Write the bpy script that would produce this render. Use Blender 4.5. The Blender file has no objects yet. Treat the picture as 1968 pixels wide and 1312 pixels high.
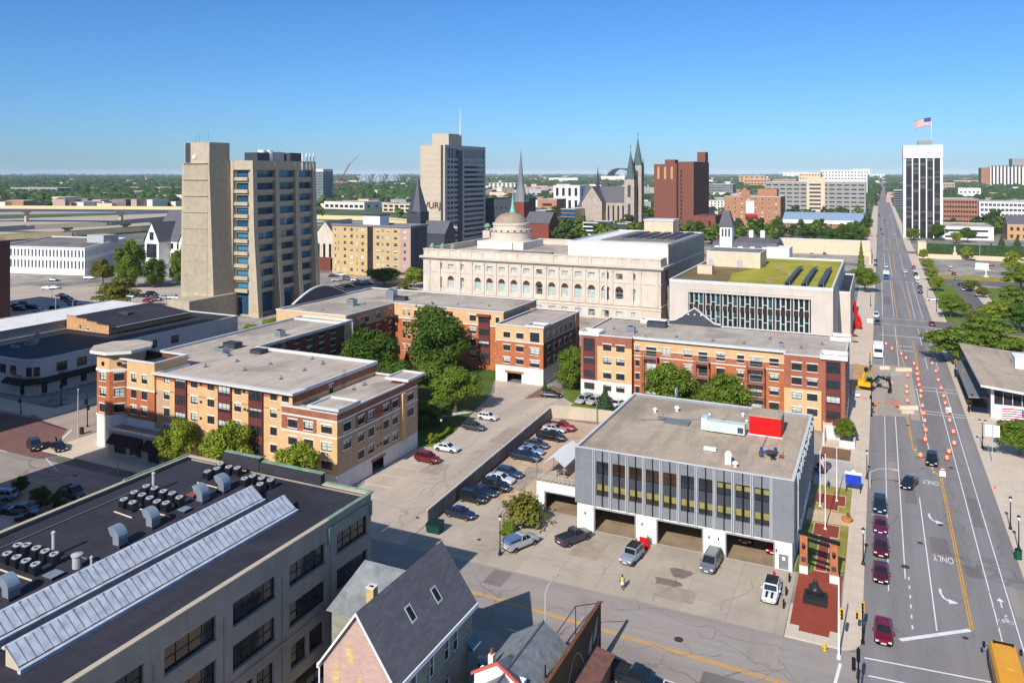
import bpy,bmesh,math,random
from mathutils import Vector,Matrix
R=math.radians
random.seed(7)
SC=bpy.context.scene
COL=SC.collection
# ---------------------------------------------------------------- camera, sky, sun, exposure
YAW=math.atan(706/1503)
CAM_H=50.0
cam_d=bpy.data.cameras.new('camera')
cam_d.sensor_width=36.0
cam_d.lens=36.0*1503/1968
cam_d.shift_y=-(656-333)/1968
cam_d.clip_start=0.5
cam_d.clip_end=60000
cam=bpy.data.objects.new('camera',cam_d)
COL.objects.link(cam)
cam.location=(0,0,CAM_H)
cam.rotation_euler=(R(90),0,YAW)
SC.camera=cam
SUN_EL,SUN_AZ=R(36),R(182.5)
world=bpy.data.worlds.new('World')
SC.world=world
world.use_nodes=True
wn=world.node_tree
bg=wn.nodes['Background']
sky=wn.nodes.new('ShaderNodeTexSky')
sky.sky_type='NISHITA'
sky.sun_disc=False
sky.sun_elevation=SUN_EL
sky.sun_rotation=SUN_AZ
sky.altitude=60
sky.air_density=1.0
sky.dust_density=0.3
sky.ozone_density=3.0
tc=wn.nodes.new('ShaderNodeTexCoord');sx=wn.nodes.new('ShaderNodeSeparateXYZ');wn.links.new(tc.outputs['Generated'],sx.inputs[0])
rp=wn.nodes.new('ShaderNodeValToRGB');wn.links.new(sx.outputs[2],rp.inputs[0])
for e_,(p_,c_)in zip((rp.color_ramp.elements[0],rp.color_ramp.elements[1],rp.color_ramp.elements.new(.12),rp.color_ramp.elements.new(.3)),((0,(.36,.56,.90,1)),(1,(.9,1.0,1.05,1)),(.09,(.34,.60,.93,1)),(.26,(.30,.62,.96,1)))):
 e_.position=p_;e_.color=c_
mx=wn.nodes.new('ShaderNodeMix');mx.data_type='RGBA';mx.blend_type='MULTIPLY';mx.inputs[0].default_value=1
wn.links.new(sky.outputs[0],mx.inputs[6]);wn.links.new(rp.outputs[0],mx.inputs[7]);wn.links.new(mx.outputs[2],bg.inputs[0])
bg.inputs[1].default_value=0.112
sun_d=bpy.data.lights.new('sun','SUN')
sun_d.energy=4.5
sun_d.angle=R(0.5)
sun_d.color=(1.0,0.955,0.9)
sun_o=bpy.data.objects.new('sun',sun_d)
COL.objects.link(sun_o)
_sv=Vector((math.sin(SUN_AZ)*math.cos(SUN_EL),math.cos(SUN_AZ)*math.cos(SUN_EL),math.sin(SUN_EL)))
sun_o.rotation_euler=_sv.to_track_quat('Z','Y').to_euler()
sun_o.location=(0,-60,120)
SC.view_settings.view_transform='Standard'
SC.view_settings.look='None'
SC.view_settings.exposure=0.3
SC.view_settings.gamma=1.0
SC.render.engine='CYCLES'
SC.cycles.max_bounces=6
SC.cycles.transparent_max_bounces=8
SC.cycles.volume_bounces=0
# ---------------------------------------------------------------- survey helpers
_s,_c=math.sin(YAW),math.cos(YAW)
def at(px,py,z=0.0):
 """survey of the site: photo point on the horizontal plane z -> (x, y)"""
 d=(CAM_H-z)*1503/(py-333);u=(px-984)/1503
 return d*(-_s+u*_c),d*(_c+u*_s)
def onY(px,Y):
 u=(px-984)/1503;k=Y/(_c+u*_s);return k*(-_s+u*_c)
def onX(px,X):
 u=(px-984)/1503;k=X/(-_s+u*_c);return k*(_c+u*_s)
def zat(x,y,py):
 return CAM_H-(py-333)*(-_s*x+_c*y)/1503
def lin(r,g,b):
 f=lambda v:(v/12.92)if v<=0.04045 else((v+0.055)/1.055)**2.4
 return(f(r/255),f(g/255),f(b/255),1.0)
# ---------------------------------------------------------------- materials
MATS={}
def _new(name):
 m=bpy.data.materials.new(name);m.use_nodes=True
 MATS[name]=m
 nt=m.node_tree
 return m,nt,nt.nodes['Principled BSDF']
def _mix(nt,a,b,fac,mode='MIX'):
 n=nt.nodes.new('ShaderNodeMix');n.data_type='RGBA';n.blend_type=mode
 for sock,v in((n.inputs[6],a),(n.inputs[7],b),(n.inputs[0],fac)):
  if hasattr(v,'is_linked'):nt.links.new(v,sock)
  else:sock.default_value=v
 return n.outputs[2]
def _math(nt,op,a,b=0.0):
 n=nt.nodes.new('ShaderNodeMath');n.operation=op
 for sock,v in((n.inputs[0],a),(n.inputs[1],b)):
  if hasattr(v,'is_linked'):nt.links.new(v,sock)
  else:sock.default_value=v
 return n.outputs[0]
def _noise(nt,scale,detail=4,rough=0.6,vec=None):
 n=nt.nodes.new('ShaderNodeTexNoise')
 n.inputs['Scale'].default_value=scale;n.inputs['Detail'].default_value=detail
 n.inputs['Roughness'].default_value=rough
 if vec is not None:nt.links.new(vec,n.inputs['Vector'])
 return n.outputs[0]
def _ramp(nt,v,p0,p1,c0=(0,0,0,1),c1=(1,1,1,1)):
 n=nt.nodes.new('ShaderNodeValToRGB')
 n.color_ramp.elements[0].position=p0;n.color_ramp.elements[1].position=p1
 n.color_ramp.elements[0].color=c0;n.color_ramp.elements[1].color=c1
 nt.links.new(v,n.inputs[0]);return n.outputs[0]
def _pos(nt,sc=(1,1,1)):
 g=nt.nodes.new('ShaderNodeNewGeometry')
 if sc==(1,1,1):return g.outputs['Position']
 m=nt.nodes.new('ShaderNodeMapping');m.inputs['Scale'].default_value=sc
 nt.links.new(g.outputs['Position'],m.inputs['Vector']);return m.outputs[0]
def _sc(c,k):return(min(1,c[0]*k),min(1,c[1]*k),min(1,c[2]*k),1)
def plain(name,c,rough=0.7,var=0.18,scale=0.6,metal=0.0,spec=0.3,streak=0.0,fine=3.0,bump=0.0):
 """a base colour with cloudy wear, fine grain and optional vertical rain streaks"""
 if name in MATS:return MATS[name]
 m,nt,p=_new(name)
 pos=_pos(nt)
 n1=_noise(nt,scale,5,0.6,pos)
 col=_mix(nt,_sc(c,1-var),_sc(c,1+var),_ramp(nt,n1,0.3,0.7))
 n2=_noise(nt,fine,3,0.7,pos)
 col=_mix(nt,col,_sc(c,0.72),_math(nt,'MULTIPLY',_ramp(nt,n2,0.45,0.8),min(1,var*2.2)))
 if streak:
  n3=_noise(nt,1.0,4,0.6,_pos(nt,(1.6,1.6,0.12)))
  col=_mix(nt,col,_sc(c,0.55),_math(nt,'MULTIPLY',_ramp(nt,n3,0.5,0.75),streak))
 nt.links.new(col,p.inputs['Base Color'])
 p.inputs['Roughness'].default_value=rough;p.inputs['Metallic'].default_value=metal
 p.inputs['Specular IOR Level'].default_value=spec
 if bump:
  b=nt.nodes.new('ShaderNodeBump');b.inputs['Strength'].default_value=bump
  b.inputs['Distance'].default_value=0.05
  nt.links.new(n2,b.inputs['Height']);nt.links.new(b.outputs[0],p.inputs['Normal'])
 return m
def brick(name,c,mortar=None,bw=0.5,rh=0.16,var=0.2):
 m,nt,p=_new(name)
 g=nt.nodes.new('ShaderNodeNewGeometry')
 sx=nt.nodes.new('ShaderNodeSeparateXYZ');nt.links.new(g.outputs['Position'],sx.inputs[0])
 cx=nt.nodes.new('ShaderNodeCombineXYZ')
 nt.links.new(_math(nt,'ADD',sx.outputs[0],sx.outputs[1]),cx.inputs[0]);nt.links.new(sx.outputs[2],cx.inputs[1])
 b=nt.nodes.new('ShaderNodeTexBrick');nt.links.new(cx.outputs[0],b.inputs['Vector'])
 b.inputs['Color1'].default_value=_sc(c,1+var);b.inputs['Color2'].default_value=_sc(c,1-var)
 b.inputs['Mortar'].default_value=mortar or _sc(c,0.8)
 b.inputs['Scale'].default_value=1.0;b.inputs['Brick Width'].default_value=bw
 b.inputs['Row Height'].default_value=rh;b.inputs['Mortar Size'].default_value=0.012
 n1=_noise(nt,0.45,5,0.65,g.outputs['Position'])
 col=_mix(nt,b.outputs[0],_sc(c,0.7),_math(nt,'MULTIPLY',_ramp(nt,n1,0.42,0.75),0.6))
 n3=_noise(nt,1.0,4,0.6,_pos(nt,(1.3,1.3,0.1)))
 col=_mix(nt,col,_sc(c,0.6),_math(nt,'MULTIPLY',_ramp(nt,n3,0.52,0.78),0.35))
 nt.links.new(col,p.inputs['Base Color']);p.inputs['Roughness'].default_value=0.85
 p.inputs['Specular IOR Level'].default_value=0.2
 return m
def slabs(name,c,size=(1.5,1.5),joint=0.6,var=0.14,stain=0.5,jw=0.02):
 """paved in slabs: joints on a grid, each slab its own shade, stains"""
 m,nt,p=_new(name)
 pos=_pos(nt)
 b=nt.nodes.new('ShaderNodeTexBrick');nt.links.new(pos,b.inputs['Vector'])
 b.offset=0.0
 b.inputs['Color1'].default_value=_sc(c,1+var*.7);b.inputs['Color2'].default_value=_sc(c,1-var*.7)
 b.inputs['Mortar'].default_value=_sc(c,joint)
 b.inputs['Scale'].default_value=1.0;b.inputs['Brick Width'].default_value=size[0]
 b.inputs['Row Height'].default_value=size[1];b.inputs['Mortar Size'].default_value=jw
 n1=_noise(nt,0.11,6,0.65,pos);n2=_noise(nt,0.9,5,0.7,pos)
 col=_mix(nt,b.outputs[0],_sc(c,0.62),_math(nt,'MULTIPLY',_ramp(nt,n1,0.45,0.75),stain))
 col=_mix(nt,col,_sc(c,0.7),_math(nt,'MULTIPLY',_ramp(nt,n2,0.48,0.8),0.45))
 nt.links.new(col,p.inputs['Base Color']);p.inputs['Roughness'].default_value=0.85
 p.inputs['Specular IOR Level'].default_value=0.2
 return m
def pavement(name,c,warm=None,cracks=0.6,patch=0.5,lane=(0,1),wheel=0.0):
 """road surface: worn patches, tar-sealed cracks, wheel tracks along the lane direction"""
 m,nt,p=_new(name)
 pos=_pos(nt)
 st=(0.25,0.02,1)if lane==(0,1)else(0.02,0.25,1)
 n0=_noise(nt,1.0,4,0.55,_pos(nt,st))
 n1=_noise(nt,0.07,6,0.65,pos);n2=_noise(nt,2.2,4,0.75,pos)
 col=_mix(nt,_sc(c,0.85),_sc(c,1.16),_ramp(nt,n0,0.32,0.68))
 if warm:col=_mix(nt,col,warm,_math(nt,'MULTIPLY',_ramp(nt,n1,0.42,0.62),patch))
 col=_mix(nt,col,_sc(c,0.6),_math(nt,'MULTIPLY',_ramp(nt,n2,0.5,0.85),0.45))
 if wheel:
  n5=_noise(nt,1.0,2,0.5,_pos(nt,(0.9,0.004,1)if lane==(0,1)else(0.004,0.9,1)))
  col=_mix(nt,col,_sc(c,0.68),_math(nt,'MULTIPLY',_ramp(nt,n5,0.45,0.7),wheel))
 if cracks:
  v=nt.nodes.new('ShaderNodeTexVoronoi');v.feature='DISTANCE_TO_EDGE'
  v.inputs['Scale'].default_value=0.11
  w=nt.nodes.new('ShaderNodeVectorMath');w.operation='ADD'
  nz=nt.nodes.new('ShaderNodeTexNoise');nz.inputs['Scale'].default_value=0.35;nz.inputs['Detail'].default_value=5
  nt.links.new(pos,nz.inputs['Vector'])
  sc=nt.nodes.new('ShaderNodeVectorMath');sc.operation='SCALE';sc.inputs['Scale'].default_value=3.0
  nt.links.new(nz.outputs['Color'],sc.inputs[0])
  nt.links.new(pos,w.inputs[0]);nt.links.new(sc.outputs[0],w.inputs[1]);nt.links.new(w.outputs[0],v.inputs['Vector'])
  cr=_ramp(nt,v.outputs[0],0.006,0.016,(1,1,1,1),(0,0,0,1))
  k=_noise(nt,0.05,3,0.6,pos)
  col=_mix(nt,col,_sc(c,0.45),_math(nt,'MULTIPLY',_math(nt,'MULTIPLY',cr,_ramp(nt,k,0.45,0.6)),cracks))
 nt.links.new(col,p.inputs['Base Color']);p.inputs['Roughness'].default_value=0.9
 p.inputs['Specular IOR Level'].default_value=0.2
 return m
def roofing(name,c,w=3.0,rough=.95):
 """flat roof felt or gravel: lapped sheets, ponding stains, wind-drawn streaks, repairs"""
 m,nt,p=_new(name)
 pos=_pos(nt)
 nz=nt.nodes.new('ShaderNodeTexNoise');nz.inputs['Scale'].default_value=.3;nz.inputs['Detail'].default_value=3;nt.links.new(pos,nz.inputs['Vector'])
 sc=nt.nodes.new('ShaderNodeVectorMath');sc.operation='SCALE';sc.inputs['Scale'].default_value=.5;nt.links.new(nz.outputs['Color'],sc.inputs[0])
 ad=nt.nodes.new('ShaderNodeVectorMath');nt.links.new(pos,ad.inputs[0]);nt.links.new(sc.outputs[0],ad.inputs[1])
 b=nt.nodes.new('ShaderNodeTexBrick');nt.links.new(ad.outputs[0],b.inputs['Vector'])
 b.inputs['Color1'].default_value=_sc(c,1.07);b.inputs['Color2'].default_value=_sc(c,.94);b.inputs['Mortar'].default_value=_sc(c,.72)
 b.inputs['Scale'].default_value=1;b.inputs['Brick Width'].default_value=11;b.inputs['Row Height'].default_value=w;b.inputs['Mortar Size'].default_value=.045;b.inputs['Mortar Smooth'].default_value=.6
 n1=_noise(nt,.09,6,.7,pos);n2=_noise(nt,.5,5,.7,pos);n3=_noise(nt,1,5,.65,_pos(nt,(.5,.05,1)));n4=_noise(nt,2.5,3,.8,pos);n5=_noise(nt,.045,3,.5,pos)
 col=_mix(nt,b.outputs[0],_sc(c,.66),_math(nt,'MULTIPLY',_ramp(nt,n1,.44,.62),.62))
 col=_mix(nt,col,_sc(c,1.22),_math(nt,'MULTIPLY',_ramp(nt,n2,.48,.66),.5))
 col=_mix(nt,col,_sc(c,.6),_math(nt,'MULTIPLY',_ramp(nt,n3,.5,.64),.5))
 col=_mix(nt,col,_sc(c,.55),_math(nt,'MULTIPLY',_ramp(nt,n4,.46,.7),.5))
 col=_mix(nt,col,_sc(c,.42),_math(nt,'MULTIPLY',_ramp(nt,n5,.56,.6),.4))
 nt.links.new(col,p.inputs['Base Color']);p.inputs['Roughness'].default_value=rough;p.inputs['Specular IOR Level'].default_value=.2
 return m
def glass(name,c=(0.02,0.025,0.03,1),light=None,share=0.3,rough=0.08,cell=None):
 """window glass seen from outside; some panes (by object) show pale blinds"""
 m,nt,p=_new(name)
 if light:
  oi=nt.nodes.new('ShaderNodeObjectInfo')
  tc=nt.nodes.new('ShaderNodeTexCoord');sz=nt.nodes.new('ShaderNodeSeparateXYZ');nt.links.new(tc.outputs['Generated'],sz.inputs[0])
  drop=_math(nt,'FRACT',_math(nt,'MULTIPLY',oi.outputs['Random'],7.31))
  has=_math(nt,'LESS_THAN',_math(nt,'FRACT',_math(nt,'MULTIPLY',oi.outputs['Random'],3.77)),share*1.9)
  col=_mix(nt,c,light,_math(nt,'MULTIPLY',has,_math(nt,'GREATER_THAN',sz.outputs[2],drop)))
  n2=_noise(nt,0.8,3,0.6,_pos(nt))
  col=_mix(nt,col,_sc(c,2.5),_math(nt,'MULTIPLY',_ramp(nt,n2,0.5,0.7),0.4))
  nt.links.new(col,p.inputs['Base Color'])
 else:
  n2=_noise(nt,0.5,3,0.6,_pos(nt))
  nt.links.new(_mix(nt,c,_sc(c,2.2),_ramp(nt,n2,0.45,0.7)),p.inputs['Base Color'])
 p.inputs['Roughness'].default_value=rough;p.inputs['Specular IOR Level'].default_value=0.6
 return m
def foliage(name,c,trans=0.25,var=0.45):
 m,nt,p=_new(name)
 g=nt.nodes.new('ShaderNodeNewGeometry')
 n=_noise(nt,0.35,3,0.6,g.outputs['Position'])
 f=_math(nt,'ADD',_math(nt,'MULTIPLY',g.outputs['Random Per Island'],0.6),_math(nt,'MULTIPLY',n,0.4))
 warm=(min(1,c[0]*(1+var)*1.25),c[1]*(1+var),c[2]*(1+var)*.8,1)
 col=_mix(nt,_sc(c,1-var),warm,f)
 nt.links.new(col,p.inputs['Base Color'])
 p.inputs['Roughness'].default_value=0.6;p.inputs['Specular IOR Level'].default_value=0.2
 t=nt.nodes.new('ShaderNodeBsdfTranslucent');nt.links.new(col,t.inputs[0])
 ms=nt.nodes.new('ShaderNodeMixShader');ms.inputs[0].default_value=trans
 nt.links.new(p.outputs[0],ms.inputs[1]);nt.links.new(t.outputs[0],ms.inputs[2])
 nt.links.new(ms.outputs[0],nt.nodes['Material Output'].inputs[0])
 return m
def carpaint(name='car_paint'):
 m,nt,p=_new(name)
 oi=nt.nodes.new('ShaderNodeObjectInfo')
 nt.links.new(oi.outputs['Color'],p.inputs['Base Color'])
 p.inputs['Roughness'].default_value=0.32;p.inputs['Metallic'].default_value=0.25
 p.inputs['Coat Weight'].default_value=0.7;p.inputs['Coat Roughness'].default_value=0.06
 return m
# ---------------------------------------------------------------- mesh collector
class MB:
 def __init__(s):s.v=[];s.f=[];s.m=[]
 def face(s,pts,mi=0):
  k=len(s.v);s.v.extend([tuple(p)for p in pts]);s.f.append(tuple(range(k,k+len(pts))));s.m.append(mi)
 def box(s,x0,x1,y0,y1,z0,z1,mi=0,top=None):
  k=len(s.v)
  s.v+=[(x0,y0,z0),(x1,y0,z0),(x1,y1,z0),(x0,y1,z0),(x0,y0,z1),(x1,y0,z1),(x1,y1,z1),(x0,y1,z1)]
  s.f+=[tuple(k+i for i in q)for q in((0,3,2,1),(4,5,6,7),(0,1,5,4),(1,2,6,5),(2,3,7,6),(3,0,4,7))]
  s.m+=[mi,mi if top is None else top,mi,mi,mi,mi]
 def prism(s,poly,z0,z1,mi=0,top=None,bottom=True):
  n=len(poly);k=len(s.v)
  s.v+=[(x,y,z0)for x,y in poly]+[(x,y,z1)for x,y in poly]
  for i in range(n):
   j=(i+1)%n;s.f.append((k+i,k+j,k+n+j,k+n+i));s.m.append(mi)
  s.f.append(tuple(k+n+i for i in range(n)));s.m.append(mi if top is None else top)
  if bottom:s.f.append(tuple(k+n-1-i for i in range(n)));s.m.append(mi)
 def sheet(s,poly,z,mi=0):
  s.face([(x,y,z)for x,y in poly],mi)
 def ring(s,poly,out,inn,z0,z1,mi=0):
  a=offset(poly,out);b=offset(poly,-inn);n=len(poly)
  for i in range(n):
   j=(i+1)%n
   s.face([(*a[i],z0),(*a[j],z0),(*a[j],z1),(*a[i],z1)],mi)
   s.face([(*a[i],z1),(*a[j],z1),(*b[j],z1),(*b[i],z1)],mi)
   s.face([(*b[i],z1),(*b[j],z1),(*b[j],z0),(*b[i],z0)],mi)
   s.face([(*b[i],z0),(*b[j],z0),(*a[j],z0),(*a[i],z0)],mi)
 def cyl(s,c,r0,z0,z1,n=12,mi=0,r1=None,cap=True):
  r1=r0 if r1 is None else r1;k=len(s.v)
  for z,r in((z0,r0),(z1,r1)):
   s.v+=[(c[0]+r*math.cos(2*math.pi*i/n),c[1]+r*math.sin(2*math.pi*i/n),z)for i in range(n)]
  for i in range(n):
   j=(i+1)%n;s.f.append((k+i,k+j,k+n+j,k+n+i));s.m.append(mi)
  if cap:
   s.f.append(tuple(k+n+i for i in range(n)));s.m.append(mi)
   s.f.append(tuple(k+n-1-i for i in range(n)));s.m.append(mi)
 def lathe(s,c,prof,n=16,mi=0):
  for(r0,z0),(r1,z1)in zip(prof,prof[1:]):s.cyl(c,max(r0,1e-3),z0,z1,n,mi,max(r1,1e-3),cap=False)
  r,z=prof[-1]
  if r>1e-2:s.face([(c[0]+r*math.cos(2*math.pi*i/n),c[1]+r*math.sin(2*math.pi*i/n),z)for i in range(n)],mi)
 def tube(s,path,r,n=6,mi=0):
  rings=[]
  rs=r if isinstance(r,(list,tuple))else[r]*len(path)
  for i,p in enumerate(path):
   p=Vector(p)
   d=Vector(path[min(i+1,len(path)-1)])-Vector(path[max(i-1,0)]);d.normalize()
   a=d.cross(Vector((0,0,1))if abs(d.z)<0.9 else Vector((1,0,0)));a.normalize();b=d.cross(a)
   k=len(s.v);rings.append(k)
   s.v+=[tuple(p+(a*math.cos(2*math.pi*t/n)+b*math.sin(2*math.pi*t/n))*rs[i])for t in range(n)]
  for k0,k1 in zip(rings,rings[1:]):
   for t in range(n):
    u=(t+1)%n;s.f.append((k0+t,k0+u,k1+u,k1+t));s.m.append(mi)
  s.f.append(tuple(rings[0]+t for t in range(n)));s.m.append(mi)
  s.f.append(tuple(rings[-1]+n-1-t for t in range(n)));s.m.append(mi)
 def loft(s,secs,mi=0,caps=True):
  n=len(secs[0]);ks=[]
  for sec in secs:ks.append(len(s.v));s.v+=[tuple(p)for p in sec]
  for a,b in zip(ks,ks[1:]):
   for i in range(n):
    j=(i+1)%n;s.f.append((a+i,a+j,b+j,b+i));s.m.append(mi)
  if caps:
   s.f.append(tuple(ks[0]+n-1-i for i in range(n)));s.m.append(mi)
   s.f.append(tuple(ks[-1]+i for i in range(n)));s.m.append(mi)
 def mesh(s,name,mats,shift=(0,0,0),smooth=False):
  me=bpy.data.meshes.new(name)
  dx,dy,dz=shift
  me.from_pydata([(x-dx,y-dy,z-dz)for x,y,z in s.v],[],s.f)
  for m in(mats if isinstance(mats,(list,tuple))else[mats]):me.materials.append(m)
  me.polygons.foreach_set('material_index',s.m)
  if smooth:me.polygons.foreach_set('use_smooth',[True]*len(s.f))
  me.update()
  return me
 def build(s,name,mats,parent=None,loc=None,rot=0.0,smooth=False):
  """one mesh object; with a parent its world coordinates are turned into the parent's own"""
  if parent is not None and loc is None:
   o=bpy.data.objects.new(name,s.mesh(name,mats,tuple(parent.location),smooth))
  else:
   o=bpy.data.objects.new(name,s.mesh(name,mats,(0,0,0),smooth))
   if loc:o.location=loc
   o.rotation_euler=(0,0,rot)
  COL.objects.link(o)
  if parent is not None:o.parent=parent
  return o
def offset(poly,d):
 n=len(poly);res=[]
 for i in range(n):
  p,q,r=Vector(poly[i-1]),Vector(poly[i]),Vector(poly[(i+1)%n])
  e1=(q-p).normalized();e2=(r-q).normalized()
  n1=Vector((e1.y,-e1.x));n2=Vector((e2.y,-e2.x))
  k=1+n1.dot(n2)
  o=(n1+n2)*(d/max(k,0.2));res.append((q.x+o.x,q.y+o.y))
 return res
def rect(x0,x1,y0,y1):return[(x0,y0),(x1,y0),(x1,y1),(x0,y1)]
def tag(o,label=None,cat=None,group=None,kind=None):
 for k,v in(('label',label),('category',cat),('group',group),('kind',kind)):
  if v:o[k]=v
 return o
def thing(name,label,cat,loc=(0,0,0),rot=0.0,group=None):
 o=bpy.data.objects.new(name,None);o.empty_display_size=0.5
 COL.objects.link(o);o.location=loc;o.rotation_euler=(0,0,rot)
 return tag(o,label,cat,group)
def child(name,me,parent,loc=(0,0,0),rot=0.0):
 o=bpy.data.objects.new(name,me);COL.objects.link(o);o.parent=parent
 o.location=loc;o.rotation_euler=(0,0,rot);return o
def struct(name,mb,mats):return tag(mb.build(name,mats),kind='structure')
def clone(o,parent=None):
 c=o.copy();COL.objects.link(c)
 if parent is not None:c.parent=parent
 for ch in list(o.children):clone(ch,c)
 return c
def text(name,body,size,loc,rot,m,parent=None,ext=0.02,align='CENTER'):
 cu=bpy.data.curves.new(name,'FONT');cu.body=body;cu.size=size;cu.extrude=ext;cu.align_x=align
 t=bpy.data.objects.new(name+'_curve',cu);COL.objects.link(t)
 me=bpy.data.meshes.new_from_object(t)
 bpy.data.objects.remove(t);bpy.data.curves.remove(cu)
 me.name=name;me.materials.clear();me.materials.append(m)
 o=bpy.data.objects.new(name,me);COL.objects.link(o)
 o.rotation_euler=rot
 if parent is not None:
  o.parent=parent;o.location=Vector(loc)-parent.location
 else:o.location=loc
 return o
# ---------------------------------------------------------------- palette
M={}
def P(n,*a,**k):M[n]=plain(n,*a,**k);return M[n]
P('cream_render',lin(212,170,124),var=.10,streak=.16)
P('cream_shaded',lin(186,154,122),var=.10,streak=.2)  # cream render with shade painted in, for walls the sun misses
P('white_base',lin(216,212,204),var=.08,streak=.3)
P('white_trim',lin(226,222,212),var=.08,streak=.18)
P('station_white',lin(228,226,220),var=.05,streak=.22)
P('maroon_panel',lin(104,52,50),var=.12)
P('slate_panel',lin(124,126,129),var=.1,streak=.35,rough=.5)
P('slate_dark',lin(66,68,76),var=.1,rough=.5)
P('fin_grey',lin(170,172,172),var=.06)
P('black_frame',lin(30,30,33),var=.05,rough=.5)
P('dark_bronze',lin(54,40,34),var=.15,rough=.5)
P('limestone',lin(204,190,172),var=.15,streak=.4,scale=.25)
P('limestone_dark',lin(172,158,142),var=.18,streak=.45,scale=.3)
P('limestone_smooth',lin(200,188,174),var=.08,streak=.22,scale=.2)
P('tower_concrete',lin(180,166,142),var=.12,streak=.3)
P('concrete_tan',lin(190,174,150),var=.08,streak=.2)
P('concrete_white',lin(224,214,200),var=.08,streak=.25)
P('concrete_grey',lin(150,146,140),var=.15,streak=.3)
M['roof_gravel']=roofing('roof_gravel',lin(190,176,160))
M['roof_tan']=roofing('roof_tan',lin(184,166,144),7)
M['roof_black']=roofing('roof_black',lin(60,58,66),2,.8)
M['roof_grey']=roofing('roof_grey',lin(136,126,120),4)
P('roof_white',lin(222,218,212),var=.1,scale=.3)
P('coping',lin(206,204,200),var=.08,streak=.15)
P('coping_dark',lin(62,64,70),var=.12)
P('copper_green',lin(124,152,126),var=.35,scale=1.2)
P('galvanised',lin(160,172,182),var=.14,rough=.4,metal=.5)
P('steel_grey',lin(120,122,124),var=.12,rough=.5)
P('white_paint',lin(232,232,228),var=.06)
P('black_paint',lin(26,26,28),var=.1,rough=.45)
P('red_paint',lin(196,14,14),var=.08,rough=.5)
P('awning_maroon',lin(52,18,26),var=.15)
P('awning_green',lin(16,38,32),var=.15)
P('warehouse_grey',lin(154,144,132),var=.14,streak=.35,scale=.4)
P('market_wall',lin(196,196,196),var=.08,streak=.25)
brick('shingle_dark',lin(100,98,103),_sc(lin(100,98,103),.7),.8,.2,.16);M['shingle_dark']=MATS['shingle_dark']
P('shingle_grey',lin(122,126,126),var=.3,scale=.8,fine=4)
P('brown_metal',lin(110,84,74),var=.15)
P('tan_wall',lin(216,190,160),var=.1,streak=.25)
P('terracotta',lin(140,78,64),var=.15)
P('hedge_leaf',lin(58,78,36),var=.35,scale=.6,fine=4)
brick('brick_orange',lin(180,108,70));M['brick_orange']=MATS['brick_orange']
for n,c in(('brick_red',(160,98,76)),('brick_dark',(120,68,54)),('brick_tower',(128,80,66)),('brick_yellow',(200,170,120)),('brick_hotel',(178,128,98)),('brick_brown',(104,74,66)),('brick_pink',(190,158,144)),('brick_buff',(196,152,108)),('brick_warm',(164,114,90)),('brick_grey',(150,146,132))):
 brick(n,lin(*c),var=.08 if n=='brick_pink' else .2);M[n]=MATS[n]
M['glass_dark']=glass('glass_dark',(0.018,0.02,0.024,1))
M['glass_apartment']=glass('glass_apartment',(0.03,0.033,0.036,1),lin(196,198,188),.32)
M['glass_blue']=glass('glass_blue',(0.02,0.07,0.13,1),(0.06,0.22,0.34,1),.4,.05)
M['glass_teal']=glass('glass_teal',(0.012,0.03,0.035,1),(0.015,0.10,0.11,1),.18,.05)
M['glass_pale']=glass('glass_pale',(0.36,0.44,0.42,1),(0.03,0.03,0.035,1),.1,.2)
M['glass_smoke']=glass('glass_smoke',(0.03,0.03,0.034,1),(0.11,0.10,0.09,1),.22,.06)
M['blind_yellow']=plain('blind_yellow',lin(138,128,74),var=.1,rough=.6)
M['glass_amber']=plain('glass_amber',lin(62,42,26),var=.5,scale=.35,rough=.12,spec=.6)
M['paint']=carpaint()
M['dark_void']=plain('dark_void',(0.012,0.012,0.012,1),var=.2)
# ---------------------------------------------------------------- facades with real openings
def wall_face(mb,p0,p1,z0,z1,opens,depth=.18,zone=None,sb=(),zb=(),axis=None,mi=0,reveal=None):
 """a wall from p0 to p1 (outside on the right-hand side): cells on a grid, openings left out, reveals turned in"""
 p0=Vector(p0);p1=Vector(p1);L=(p1-p0).length;u=(p1-p0)/L;n=Vector((u.y,-u.x))
 S=sorted({0.0,L}|{min(max(v,0),L)for o in opens for v in o[:2]}|{v for v in sb if 0<v<L})
 Z=sorted({z0,z1}|{min(max(v,z0),z1)for o in opens for v in o[2:4]}|{v for v in zb if z0<v<z1})
 def pt(s,z,d=0.0):
  q=p0+u*s-n*d;return(q.x,q.y,z)
 for i in range(len(S)-1):
  a,b=S[i],S[i+1]
  if b-a<1e-5:continue
  c=(a+b)/2;run=None
  col=[o for o in opens if o[0]-1e-6<c<o[1]+1e-6]
  for j in range(len(Z)-1):
   e,f=Z[j],Z[j+1]
   if f-e<1e-5:continue
   d=(e+f)/2
   hole=any(o[2]<d<o[3]for o in col)
   k=None if hole else(zone(c,d)if zone else mi)
   if run and run[0]==k:run[2]=f
   else:
    if run and run[0]is not None:mb.face([pt(a,run[1]),pt(b,run[1]),pt(b,run[2]),pt(a,run[2])],run[0])
    run=[k,e,f]
  if run and run[0]is not None:mb.face([pt(a,run[1]),pt(b,run[1]),pt(b,run[2]),pt(a,run[2])],run[0])
 for o in opens:
  s0,s1,a,b=o[:4]
  k=reveal if reveal is not None else(zone((s0+s1)/2,b+.05 if b+.05<z1 else a)if zone else mi)
  for q in(((s0,a),(s0,b)),((s0,b),(s1,b)),((s1,b),(s1,a)),((s1,a),(s0,a))):
   (x,y),(w,z)=q
   mb.face([pt(x,y),pt(x,y,depth),pt(w,z,depth),pt(w,z)],k)
_wcache={}
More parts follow.
